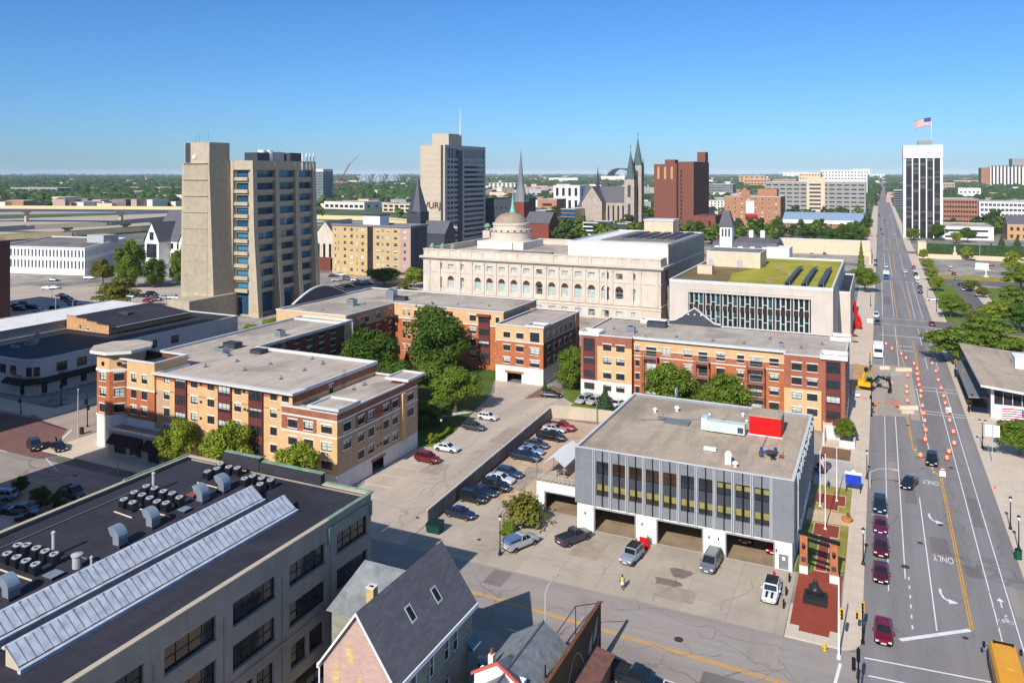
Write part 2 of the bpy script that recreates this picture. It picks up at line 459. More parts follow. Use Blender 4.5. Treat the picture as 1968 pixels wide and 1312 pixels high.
def window_meshes(w,h,st):
 key=(round(w,2),round(h,2),st)
 if key in _wcache:return _wcache[key]
 s=WST[st];fw=s.get('fw',.07);nx,ny=s['n'];th=s.get('th',.05)
 fr=MB()
 a,b=-w/2,w/2
 for q in((a,a+fw,0,h),(b-fw,b,0,h),(a+fw,b-fw,0,fw),(a+fw,b-fw,h-fw,h)):
  fr.box(q[0],q[1],-.06,.04,q[2],q[3],0)
 for i in range(1,nx):
  x=a+w*i/nx;fr.box(x-th/2,x+th/2,-.05,.03,fw,h-fw,0)
 for j in range(1,ny):
  z=h*(s['bars'][j-1]if 'bars' in s else j/ny)
  for i in range(nx):
   x0=a+w*i/nx+(th/2 if i else fw);x1=a+w*(i+1)/nx-(th/2 if i<nx-1 else fw)
   fr.box(x0,x1,-.045,.025,z-th/2,z+th/2,0)
 if s.get('flat'):
  fr.face([(a+fw,.0,fw),(b-fw,.0,fw),(b-fw,.0,h-fw),(a+fw,.0,h-fw)],1)
  r=(fr.mesh('window',[s['frame'],s['glass']]),None,None,None)
 else:
  gl=MB();gl.face([(a+fw,.0,fw),(b-fw,.0,fw),(b-fw,.0,h-fw),(a+fw,.0,h-fw)])
  tr=None;ln=None
  if 'trim' in s:
   t=MB();d=s['depth']+s.get('tp',.06);e=s.get('te',.14)
   if s.get('lintel',1):l_=MB();l_.box(a-e,b+e,-d,.0,h+.005,h+.005+s.get('lh',.2),0);ln=l_.mesh('lintel',s['trim'])
   t.box(a-e*.6,b+e*.6,-d-.03,.0,-.12,-.005,0)
   tr=t.mesh('sill',s['trim'])
  r=(fr.mesh('window',s['frame']),gl.mesh('pane',s['glass']),tr,ln)
 _wcache[key]=r;return r
WST={'apt':dict(n=(2,2),frame=M['black_frame'],glass=M['glass_apartment'],trim=M['white_trim'],depth=.16),'apt3':dict(n=(3,2),frame=M['black_frame'],glass=M['glass_apartment'],depth=.05,bars=(.45,)),'door':dict(n=(2,1),frame=M['black_frame'],glass=M['glass_apartment'],trim=M['white_trim'],depth=.16),'loft':dict(n=(4,2),fw=.09,frame=M['black_frame'],glass=M['glass_dark'],trim=M['warehouse_grey'],depth=.3,lintel=0,te=.05),'loft2':dict(n=(2,2),fw=.09,frame=M['black_frame'],glass=M['glass_dark'],trim=M['warehouse_grey'],depth=.3,lintel=0,te=.05),'house':dict(n=(1,2),fw=.09,frame=M['white_paint'],glass=M['glass_dark'],trim=M['concrete_grey'],depth=.12),'blue':dict(n=(4,1),flat=1,frame=M['black_frame'],glass=M['glass_blue'],depth=.9),'blueb':dict(n=(3,4),flat=1,frame=M['black_frame'],glass=M['glass_blue'],depth=.9),'pale':dict(n=(1,3),flat=1,fw=.1,frame=M['concrete_white'],glass=M['glass_pale'],depth=.5),'office':dict(n=(1,1),flat=1,fw=.08,frame=M['black_frame'],glass=M['glass_dark'],depth=.2),'office2':dict(n=(2,2),flat=1,fw=.1,frame=M['white_paint'],glass=M['glass_smoke'],depth=.2),'brickwin':dict(n=(1,2),flat=1,fw=.1,frame=M['white_paint'],glass=M['glass_apartment'],depth=.2),'teal':dict(n=(1,3),flat=1,fw=.12,th=.12,frame=M['white_paint'],glass=M['glass_teal'],depth=.35),'tealb':dict(n=(1,4),flat=1,fw=.12,th=.12,frame=M['white_paint'],glass=M['glass_teal'],depth=.35),'smoke':dict(n=(1,1),flat=1,fw=.12,frame=M['black_frame'],glass=M['glass_smoke'],depth=.5),'shop':dict(n=(2,1),frame=M['black_frame'],glass=M['glass_dark'],trim=M['concrete_tan'],depth=.2,lintel=0),'void':dict(n=(1,1),flat=1,fw=.02,frame=M['black_frame'],glass=M['dark_void'],depth=.8),}
class Bld:
 """a building: an Empty whose parts are walls, roofs, copings, windows and so on"""
 def __init__(s,name,label,cat,x,y,group=None,limit=100):
  s.t=thing(name,label,cat,(x,y,0),0,group);s.jobs=[];s.limit=limit;s.w=MB();s.mats=[]
 def mi(s,m):
  m=M[m]if isinstance(m,str)else m
  if m not in s.mats:s.mats.append(m)
  return s.mats.index(m)
 def face(s,p0,p1,z0,z1,wins=(),mat=None,zone=None,sb=(),zb=(),depth=None,name='window'):
  """wins: (a0, a1, z0, z1, style) with a measured along the world axis the wall runs on"""
  dx,dy=p1[0]-p0[0],p1[1]-p0[1];L=math.hypot(dx,dy)
  if abs(dx)>=abs(dy):cv=lambda a:(a-p0[0])*L/dx
  else:cv=lambda a:(a-p0[1])*L/dy
  op=[]
  for w in wins:
   a,b=sorted((cv(w[0]),cv(w[1])));op.append((a,b,w[2],w[3],w[4]))
  dp=max([WST[w[4]]['depth']for w in wins if w[4]in WST]or[.18])if depth is None else depth
  zf=None
  if zone:
   inv=(lambda q:p0[0]+q*dx/L)if abs(dx)>=abs(dy)else(lambda q:p0[1]+q*dy/L)
   zf=lambda q,z:s.mi(zone(inv(q),z))
  wall_face(s.w,p0,p1,z0,z1,op,dp,zf,[cv(a)for a in sb],zb,mi=s.mi(mat)if mat else 0)
  u=Vector((dx,dy))/L;n=Vector((u.y,-u.x));ang=math.atan2(dy,dx)
  for a,b,e,f,st in op:
   if st not in WST:continue
   q=Vector(p0)+u*(a+b)/2-n*(dp-.02)
   s.jobs.append((q.x,q.y,e,b-a,f-e,st,ang,name))
 def block(s,x0,x1,y0,y1,z0,z1,mat=None,front=(),right=(),left=(),back=(),zone=None,zb=(),sbf=(),sbr=(),zoner=None,only=None):
  P4=rect(x0,x1,y0,y1);W=(front,right,back,left)
  for i in range(4):
   if only and i not in only:continue
   zz=(zone,zoner or zone,None,None)[i]
   s.face(P4[i],P4[(i+1)%4],z0,z1,W[i],mat if not zz else None,zz,(sbf,sbr,(),())[i],zb)
 def roof(s,poly,z,mat,name='roof',th=.3):
  b=MB();b.prism(offset(poly,-.02),z-th,z);return b.build(name,M[mat]if isinstance(mat,str)else mat,s.t)
 def coping(s,poly,z0,z1,mat='coping',out=.15,inn=.3,name='coping'):
  b=MB();b.ring(poly,out,inn,z0,z1);return b.build(name,M[mat],s.t)
 def part(s,name,mb,mat,smooth=False):
  mats=[M[m]if isinstance(m,str)else m for m in(mat if isinstance(mat,(list,tuple))else[mat])]
  return mb.build(name,mats,s.t,smooth=smooth)
 def box(s,name,x0,x1,y0,y1,z0,z1,mat):
  b=MB();b.box(x0,x1,y0,y1,z0,z1);return s.part(name,b,mat)
 def done(s,wallname='wall'):
  if s.w.f:s.w.build(wallname,s.mats,s.t)
  by={}
  for j in s.jobs:by.setdefault(j[7],[]).append(j)
  bx,byy=s.t.location.x,s.t.location.y
  for nm,js in by.items():
   js.sort(key=lambda j:-(j[3]*j[4])/(1+(j[0]**2+j[1]**2)))
   rest=MB();rm=None
   for i,(x,y,z,w,h,st,ang,_)in enumerate(js):
    fr,gl,tr,ln=window_meshes(w,h,st)
    if i<s.limit:
     o=child(nm,fr,s.t,(x-bx,y-byy,z),ang)
     if gl:child('pane',gl,o)
     if tr:child('sill',tr,o)
     if ln:child('lintel',ln,o)
    else:
     mt=Matrix.Translation((x-bx,y-byy,z))@Matrix.Rotation(ang,4,'Z')
     k=len(rest.v);rest.v+=[tuple(mt@v.co)for v in fr.vertices]
     for p in fr.polygons:rest.f.append(tuple(k+q for q in p.vertices));rest.m.append(p.material_index)
     rm=list(fr.materials)
   if rest.f:
    o=bpy.data.objects.new(nm,rest.mesh(nm,rm));COL.objects.link(o);o.parent=s.t;o['kind']='stuff'
  return s.t
def rows(xs,zs,st):
 return[(a,b,e,f,st)for a,b in xs for e,f in zs]
def even(a,b,n,w):
 """n windows of width w spread evenly between a and b"""
 p=(b-a)/n
 return[(a+p*(i+.5)-w/2,a+p*(i+.5)+w/2)for i in range(n)]
def storeys(z0,n,pitch,lo,hi):
 return[(z0+pitch*i+lo,z0+pitch*i+hi)for i in range(n)]
# ---------------------------------------------------------------- setting: land, roads, paths, lawns
def terrain_mat():
 m,nt,p=_new('land_surface')
 pos=_pos(nt)
 n1=_noise(nt,0.02,6,0.65,pos);n2=_noise(nt,0.15,5,0.7,pos);n3=_noise(nt,0.0016,4,0.6,pos)
 town=_mix(nt,lin(166,154,142),lin(104,100,98),_ramp(nt,n1,0.45,0.6))
 town=_mix(nt,town,lin(76,90,48),_math(nt,'MULTIPLY',_ramp(nt,n2,0.52,0.6),0.55))
 wood=_mix(nt,lin(44,66,30),lin(96,108,66),_ramp(nt,n1,0.4,0.65))
 wood=_mix(nt,wood,lin(150,140,122),_ramp(nt,n2,0.66,0.72))
 ln=nt.nodes.new('ShaderNodeVectorMath');ln.operation='LENGTH';nt.links.new(pos,ln.inputs[0])
 far=_ramp(nt,_math(nt,'ADD',_math(nt,'MULTIPLY',ln.outputs['Value'],0.0005),_math(nt,'MULTIPLY',n3,0.3)),0.42,0.62)
 nt.links.new(_mix(nt,town,wood,far),p.inputs['Base Color']);p.inputs['Roughness'].default_value=0.95
 return m
asphalt=pavement('asphalt',lin(136,130,128),None,.5,0,(0,1),.25)
asphalt_x=pavement('asphalt_cross',lin(152,142,134),lin(166,154,142),.8,.5,(1,0),.25)
asphalt_dark=pavement('asphalt_lot',lin(112,106,104),None,.6,0,(0,1),0)
lot_mat=pavement('lot_concrete',lin(186,170,152),lin(168,156,144),.6,.5,(0,1),.1)
apron_mat=slabs('apron_concrete',lin(180,166,148),(5.2,4.4),.72,.08,.75,.035)
walk_mat=slabs('walk_concrete',lin(208,190,168),(1.6,1.6),.74,.07,.3,.02)
kerb_mat=plain('kerb_concrete',lin(196,180,160),var=.12)
brickpave=slabs('brick_paving',lin(150,70,52),(.45,.22),.8,.16,.35,.012)
redpave=slabs('red_street_paving',lin(126,92,84),(.8,.4),.85,.12,.5,.02)
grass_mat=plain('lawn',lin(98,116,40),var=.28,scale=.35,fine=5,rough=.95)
dry_grass=plain('dry_lawn',lin(150,138,62),var=.26,scale=.3,fine=4,rough=.95)
soil=plain('soil',lin(128,96,70),var=.2,scale=.8,fine=4,rough=.95)
white_line=plain('road_white',lin(226,224,218),var=.12,scale=1.2,fine=6)
yellow_line=plain('road_yellow',lin(222,160,30),var=.15,scale=1.0,fine=6)
def sheet(name,poly,z,m):b=MB();b.sheet(poly,z);return struct(name,b,m)
b=MB();n=48
for i in range(n):
 a,c=2*math.pi*i/n,2*math.pi*(i+1)/n
 for r0,r1 in((0,400),(400,2500),(2500,9000),(9000,30000)):
  q=[(r0*math.cos(a),r0*math.sin(a),-.06),(r1*math.cos(a),r1*math.sin(a),-.06),(r1*math.cos(c),r1*math.sin(c),-.06),(r0*math.cos(c),r0*math.sin(c),-.06)]
  b.face(q if r0 else q[1:],0)
struct('ground',b,terrain_mat())
sheet('main_street',[(-1.7,-60),(16.1,-60),(16.1,5000),(-1.7,5000)],0,asphalt)
sheet('cross_street',[(-420,72),(-1.7,72),(-1.7,89),(-420,89)],.004,asphalt_x)
sheet('cross_street',[(16.1,72),(120,72),(120,89),(16.1,89)],.004,asphalt_x)
sheet('side_street',rect(-154,-137,89,420),.006,pavement('asphalt_side',lin(168,150,136),None,.6,0,(0,1),.2))
sheet('red_paved_crossing',[(-153,88.7),(-134,88.7),(-132,91.8),(-141,98.5),(-143.5,101.5),(-154,103),(-200,101.5),(-200,89)],.012,redpave)
sheet('north_street',rect(-420,-1.7,205,224),.004,asphalt_x)
sheet('north_street',rect(16.1,150,286,300),.004,asphalt_dark)
sheet('far_street',rect(-700,-1.7,420,436),.004,asphalt_dark)
sheet('far_street',rect(-300,300,545,562),-.02,asphalt_dark)
sheet('far_street',rect(-500,400,800,818),-.02,asphalt_dark)
sheet('station_apron',[(-58.2,89),(-9.4,89),(-9.4,103.9),(-38.9,103.9),(-38.9,107.4),(-58.2,107.4)],.010,apron_mat)
sheet('garage_floor',rect(-38.2,-10.2,104.0,117),.02,plain('oily_concrete',lin(150,130,104),var=.25,scale=.4))
sheet('garage_floor',rect(-45.5,-39,107.3,117),.02,MATS['oily_concrete'])
sheet('alley_lot',[(-76.2,89),(-58.2,89),(-61.0,148),(-45,151),(-45,164.4),(-62,164.4),(-69,160.5),(-71.5,169.4),(-84,169.4),(-79.5,160),(-74.3,130),(-76.2,121)],.008,lot_mat)
sheet('station_lot',[(-58.1,107.4),(-46.4,107.4),(-46.4,129),(-38.9,133.5),(-40,148),(-60.4,148)],.012,pavement('warm_lot',lin(192,164,134),lin(174,152,130),.6,.5,(0,1),0))
sheet('parking_lot',[(-345,222),(-240,262),(-215,206),(-235,165),(-345,165)],.006,lot_mat)
sheet('museum_lot',rect(-205,-160,226,312),.006,lot_mat)
sheet('west_road',[(-700,268),(-372,246),(-235,300),(-235,318),(-374,262),(-700,282)],.006,asphalt_x)
sheet('freeway',[at(-200,470),at(380,428),at(380,408),at(-200,428)],-.03,lot_mat);sheet('freeway',[at(-200,416),at(380,406),at(380,403),at(-200,410)],-.03,apron_mat);sheet('freeway',[at(600,432),at(870,446),at(870,425),at(600,416)],-.03,lot_mat)
def walk(name,poly,mt=None,h=.13):
 b=MB();b.prism(poly,-.05,h,1,0);o=struct(name,b,[mt or walk_mat,kerb_mat]);return o
cor=[(-1.7-2.4+2.4*math.sin(R(t)),89+2.4-2.4*math.cos(R(t)))for t in(10,30,50,70,90)]
walk('sidewalk',[(-9.3,89.0)]+[(x,y)for x,y in cor]+[(-1.7,205),(-5.8,205),(-5.8,163),(-3.9,163),(-3.9,96),(-9.3,96)])
walk('sidewalk',rect(-8,-1.7,224,420));walk('sidewalk',rect(-8,-1.7,436,3000))
walk('sidewalk',[(16.1,92),(22.6,92),(22.6,286),(16.1,286)]);walk('sidewalk',rect(16.1,20.5,300,545));walk('sidewalk',rect(16.1,20.5,562,3000))
walk('sidewalk',rect(-136.6,-76.4,91.5,99.5));walk('sidewalk',rect(-136.6,-130.2,99.5,204))
walk('sidewalk',[(-158.5,104.5),(-154,103.5),(-154,204),(-158.5,204)])
walk('sidewalk',rect(-220,-158.5,103.5,109));walk('sidewalk',rect(-134,-50,68.8,71.9))
walk('sidewalk',rect(-50,-3.2,66,71.9))
sheet('kerb_stain',rect(-.9,-.8,95,150),.001,asphalt)
def pl(name,pts,z,m):return sheet(name,[at(*p)for p in pts],z,m)
sheet('lawn',[(-9.3,106),(-3.95,106),(-3.95,134.5),(-9.3,134.5)],.15,dry_grass)
sheet('lawn',rect(-9.6,-7.6,104.2,119),.154,grass_mat)
walk('garden_path',rect(-9.6,-3.9,120.2,124.4),slabs('garden_paving',lin(206,180,150),(1,1),.8,.06,.2),.158)
sheet('brick_plaza',[(-9.0,91.6),(-8.0,91.6),(-8.0,90.6),(-4.9,90.6),(-4.9,91.9),(-4.1,91.9),(-4.1,105.2),(-9.1,105.2)],.134,brickpave)
sheet('brick_plaza',[(-7.3,105.2),(-6.1,105.2),(-6.1,115.6),(-5.1,115.6),(-5.1,119.6),(-8.3,119.6),(-8.3,115.6),(-7.3,115.6)],.162,brickpave)
sheet('brick_plaza',[(-7.6,125),(-5.6,125),(-5.6,127),(-4.7,127),(-4.7,131),(-8.8,131),(-8.8,127),(-7.6,127)],.162,brickpave)
def edging(pts,w=.12):
 b=MB();b.ring([tuple(p)for p in pts],w,0,.1,.2);return struct('edging',b,kerb_mat)
edging([(-8.3,115.6),(-7.3,115.6),(-7.3,105.3),(-6.1,105.3),(-6.1,115.6),(-5.1,115.6),(-5.1,119.6),(-8.3,119.6)])
edging([(-7.6,125),(-5.6,125),(-5.6,127),(-4.7,127),(-4.7,131),(-8.8,131),(-8.8,127),(-7.6,127)])
sheet('soil_bed',rect(-9.4,-4.6,147.5,153.5),.16,soil)
walk('station_drive',rect(-9.6,-3.9,134.6,147),slabs('drive_concrete',lin(186,178,170),(3,3),.8,.08,.4),.135)
walk('plant_terrace',rect(-9.6,-3.9,147.2,162.5),None,.15)
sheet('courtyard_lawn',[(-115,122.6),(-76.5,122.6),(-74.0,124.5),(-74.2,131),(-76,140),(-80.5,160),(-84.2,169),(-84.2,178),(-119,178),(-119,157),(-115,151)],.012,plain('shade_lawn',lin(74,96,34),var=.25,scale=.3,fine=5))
sheet('garden_path',[(-88,137.2),(-79.6,140.2),(-79.0,142),(-88.5,139.4)],.02,plain('path_blue',lin(196,194,192),var=.1))
sheet('garden_path',[(-80.8,140),(-77.0,144.4),(-77.6,145.6),(-82.2,141.2)],.024,MATS['path_blue'])
sheet('mulch_bed',[(-71.3,158.2),(-66.2,163.2),(-66,169.4),(-71.4,169.4)],.02,soil)
sheet('lawn',[(-64.5,163.5),(-60.4,159.6),(-60.4,196),(-71.2,196),(-66,170)],.016,grass_mat)
sheet('lawn',rect(-60.2,-17.2,152,165.8),.014,grass_mat)
sheet('verge',[(-76.2,122.2),(-73.5,123.5),(-74.6,134),(-76.2,134)],.03,grass_mat)
sheet('lawn',[(-76.2,93.2),(-72,92.4),(-69.8,94.6),(-71.8,96.4),(-76.2,97.2)],.136,grass_mat)
sheet('park_lawn',rect(22.6,110,92,285),.0,dry_grass)
sheet('park_lawn',rect(40,150,300,398),.02,grass_mat)
sheet('park_lawn',rect(20.5,30,300,398),.02,grass_mat)
sheet('park_path',rect(36,40,296,400),.024,walk_mat);sheet('park_drive',rect(30,36,296,404),.02,asphalt_dark)
sheet('park_path',[(40,352),(70,356),(70,357.5),(40,353.5)],.03,walk_mat);sheet('park_path',[(40,330),(90,338),(90,339.5),(40,331.5)],.03,walk_mat)
sheet('park_drive',rect(20.5,150,404,420),.016,asphalt_dark)
sheet('verge',rect(22,150,421,440),.012,dry_grass)
sheet('pavilion_walk',[(22.6,150),(27,150),(34,184),(22.6,187)],.1,walk_mat)
# ---- painted markings
LN=MB();YL=MB()
def seg(mb,x0,y0,x1,y1,w,z=.012):
 d=Vector((x1-x0,y1-y0)).normalized();n=Vector((-d.y,d.x))*w/2
 mb.face([(x0-n.x,y0-n.y,z),(x1-n.x,y1-n.y,z),(x1+n.x,y1+n.y,z),(x0+n.x,y0+n.y,z)])
def fixup(mb):
 out=[]
 for f in mb.f:
  a,b_,c=(Vector(mb.v[i])for i in f[:3]);out.append(f if(b_-a).cross(c-a).z>0 else f[::-1])
 mb.f=out
seg(LN,1.0,104,1.0,205,.12);seg(LN,2.9,108,3.0,205,.14)
for i in range(6):seg(LN,3.3,96.4+2.3*i,3.3,97.2+2.3*i,.16)
seg(LN,5.7,97.2,5.6,136,.14);seg(LN,11.9,96,11.9,205,.13);seg(LN,13.7,96,13.7,205,.13)
seg(LN,8.2,148,7.8,205,.13)
seg(LN,2.0,93.6,9.0,98.9,.55);seg(LN,-1.4,88.6,15.6,90.2,.22);seg(LN,-1.0,85.6,15.6,87.0,.22)
seg(LN,-4.2,80,-3.6,86.5,.3)
seg(LN,1.0,126,-1.2,126.3,.12)
for x0,x1,y in((5,16,206.5),(5,16,203.5),(8,16,184),(8,16,186)):seg(LN,x0,y,x1,y,.3)
for y0,y1 in((224,286),(300,403)):
 for x in(1.0,4.6,11.2,13.6):seg(LN,x,y0+2,x,y1-2,.14)
seg(LN,0,288,16,287,.4);seg(LN,0,299,16,299,.3);seg(LN,0,268,16,268,.5);seg(LN,0,403,16,403,.5)
for y in range(420,545,6):
 for x in(2.6,5.5,11.4):seg(LN,x,y,x,y+6,.16)
for y in range(562,1100,12):
 for x in(3,11.6):seg(LN,x,y,x,y+7,.2)
seg(YL,9.05,99,9.05,146,.13);seg(YL,9.32,99,9.32,146,.13);seg(YL,9.2,146,5.6,158.5,.2);seg(YL,5.6,158.4,4.8,200,.24)
seg(YL,9.0,218,9.0,262,.22);seg(YL,6.0,224,4.8,262,.22);seg(YL,5.4,224,9.0,218,.2)
seg(YL,5.6,301,5.2,400,.24);seg(YL,9.8,301,9.2,400,.24);seg(YL,7.0,562,7.0,900,.25);seg(YL,7.4,437,7.4,545,.25)
seg(YL,-130,81.9,-58,83.2,.16);seg(YL,-58,83.2,-2.5,80.4,.2);seg(YL,-58,83.5,-2.5,80.75,.12)
seg(LN,-37,77.6,-17,76.2,.12);seg(LN,-110,89.2,-40,89.3,.02)
seg(LN,-141.5,97.5,-132.6,92.4,.25);seg(LN,-142.6,101.6,-138.6,96.2,.3);seg(LN,-200,89.3,-142,88.6,.2);seg(LN,-154,102.4,-144,101.2,.25);seg(LN,-125,86.5,-132.5,89.5,.15)
for i in range(5):seg(LN,-75.2+i*.01,99.8+i*4.2,-70.4,100.3+i*4.2,.12)
for x0,y0 in((-63.8,151.5),(-60.8,152.2),(-57.8,152.6),(-54.8,153)):seg(LN,x0,y0+1,x0+.6,y0+6,.1)
def arrow_turn(y):
 pts=[(6.6,y+3.2),(6.62,y+2.0),(6.9,y+1.0),(7.4,y+.5)]
 for(xa,ya),(xb,yb)in zip(pts,pts[1:]):seg(LN,xa,ya,xb,yb,.28)
 LN.face([(7.35,y+1.1,.014),(7.35,y-.1,.014),(8.4,y+.4,.014)])
arrow_turn(104);arrow_turn(127)
def arrow_fwd(x,y):seg(LN,x,y,x,y+1.6,.14);LN.face([(x-.42,y+1.5,.014),(x+.42,y+1.5,.014),(x,y+2.3,.014)])
arrow_fwd(12.8,105.5)
fixup(LN);fixup(YL)
struct('road_markings',LN,white_line);struct('road_markings',YL,yellow_line)
for y in(114.8,142.6,158.8,252,246):
 o=text('road_lettering','ONLY',2.1,(7.5 if y<150 else 6.9,y+1.6,.016),(0,0,math.pi),white_line,None,.0)
 o.scale=(.42 if y<200 else .6,1.25,1);o['kind']='structure'
b=MB()
for cx in(-.42,.42):
 for i in range(12):
  a,c=2*math.pi*i/12,2*math.pi*(i+1)/12
  seg(b,12.8+cx+.3*math.cos(a),102.4+.34*math.sin(a),12.8+cx+.3*math.cos(c),102.4+.34*math.sin(c),.07,.014)
for q in((-.42,0,-.1,.5),(-.1,.5,.42,0),(-.1,.5,.3,.6),(-.42,0,.1,.05),(.1,.05,.3,.7),(-.1,.9,.25,.75)):seg(b,12.8+q[0],102.4+q[1],12.8+q[2],102.4+q[3],.09,.016)
b.lathe((12.95,103.75),[(.16,.013),(.16,.017)],10)
fixup(b);struct('bicycle_marking',b,white_line)
for x,y,r in((3.0,111.3,.5),(-19.5,83.6,.5),(7.9,126.6,.35),(5.0,119.3,.35),(11.0,152,.4),(-60.7,97.0,.3),(-49.5,94.8,.3),(8.4,97.0,.3),(-136.5,92.6,.4),(-120.4,86.4,.4),(5.2,174,.4)):
 m=MB();m.cyl((x,y),r,.0,.022,18);o=tag(m.build('manhole_cover',plain('cast_iron',lin(66,58,58),var=.2)),'round dark iron cover let into the paving','manhole cover','iron covers in the roadway')
for i,(x,y,sx,sy)in enumerate(((-22.5,97.5,1.3,1.5),(-23.6,94.6,1.6,1.2))):
 pts=[(x+sx*(1+.3*math.sin(3*t+i))*math.cos(t),y+sy*(1+.25*math.cos(2*t))*math.sin(t))for t in[k*.3927 for k in range(16)]]
 sheet('oil_stain',pts,.013,plain('oil_stain',lin(124,112,102),var=.3,scale=1.5))
sheet('street_works',[(-1.6,178),(5.6,180),(6.0,226),(-1.6,226)],.018,pavement('works_bed',lin(164,150,138),lin(182,166,146),.4,.6))
sheet('sand_patch',[(-6.0,196),(-1.8,198),(-1.2,222),(-5.8,224)],.15,plain('sand',lin(186,146,96),var=.25,scale=.5))
sheet('works_strip',[(5.9,178),(7.6,178),(7.2,226),(5.7,226)],.02,MATS['works_bed'])
rnd=random.Random(17);pm=pavement('patch_dark',lin(122,113,110),None,.3,0);pm2=pavement('patch_pale',lin(152,141,131),None,.3,0)
for i,(x0,x1,y0,y1,k)in enumerate(((-52,-46,76,79,0),(-33,-27.5,84.5,87.6,1),(-16,-12,77,79.4,0),(-24,-19.5,73.5,76,1),(-100,-92,83,87,0),(-12.5,-9.5,83,88,1),(-44,-41.5,85,88.6,0),(6.2,8.4,117,122,0),(12.2,13.4,128,139,0),(3.6,5.2,133,139,0),(1.4,2.7,142,151,1),(9.8,11.6,112,115,0),(13.9,15.8,104,111,1),(6.2,7.8,158,166,0),(9.8,11.4,240,256,0),(1.5,4,330,350,0),(-70,-66.5,112,117,2),(-66,-62.5,130,139,2),(-73,-70,134,136,2),(-54,-51,112,122,2),(-24.5,-19.6,91,94,2),(-37,-33,96,101,2))):
 sheet('asphalt_patch',rect(x0,x1,y0,y1),.0165+.0001*i,(pm,pm2,asphalt_x)[k]if k<2 else plain('patch_lot',lin(164,148,130),var=.2,scale=.6))
CR=MB()
for x,y,a,L in((-55,80,.1,30),(-30,87,-.05,24),(-28,78.5,.35,16),(-18,86,-.3,14),(-12,74.5,1.2,9),(-66,100,1.5,34),(-71,110,1.45,30),(-63,104,1.9,14),(-50,93,0.1,22),(-24,90,1.6,11),(-16.5,91,1.4,10),(-95,85,.05,30),(-120,79,.1,22),(2,100,1.57,34),(8.2,104,1.5,30),(12.4,98,1.6,50),(14.6,120,1.58,44),(5,150,1.5,24),(10.6,170,1.57,60),(3.8,230,1.57,60),(-65,128,.1,9),(-70,150,.9,12),(6.8,134,.2,5),(1.2,118,.1,6),(10.2,146,.05,6)):
 for k in range(int(L/1.1)):
  b_=a+rnd.uniform(-.7,.7);x2,y2=x+1.1*math.cos(b_),y+1.1*math.sin(b_);seg(CR,x,y,x2,y2,rnd.uniform(.03,.08),.0205);x,y=x2,y2
  if rnd.random()<.08:x3,y3=x,y;[seg(CR,x3+.8*q*math.cos(b_+1.3),y3+.8*q*math.sin(b_+1.3),x3+.8*(q+1)*math.cos(b_+1.3+.2*q),y3+.8*(q+1)*math.sin(b_+1.3+.2*q),.06,.0205)for q in range(3)]
fixup(CR);struct('crack_seal',CR,plain('tar_seal',lin(112,105,100),var=.2))
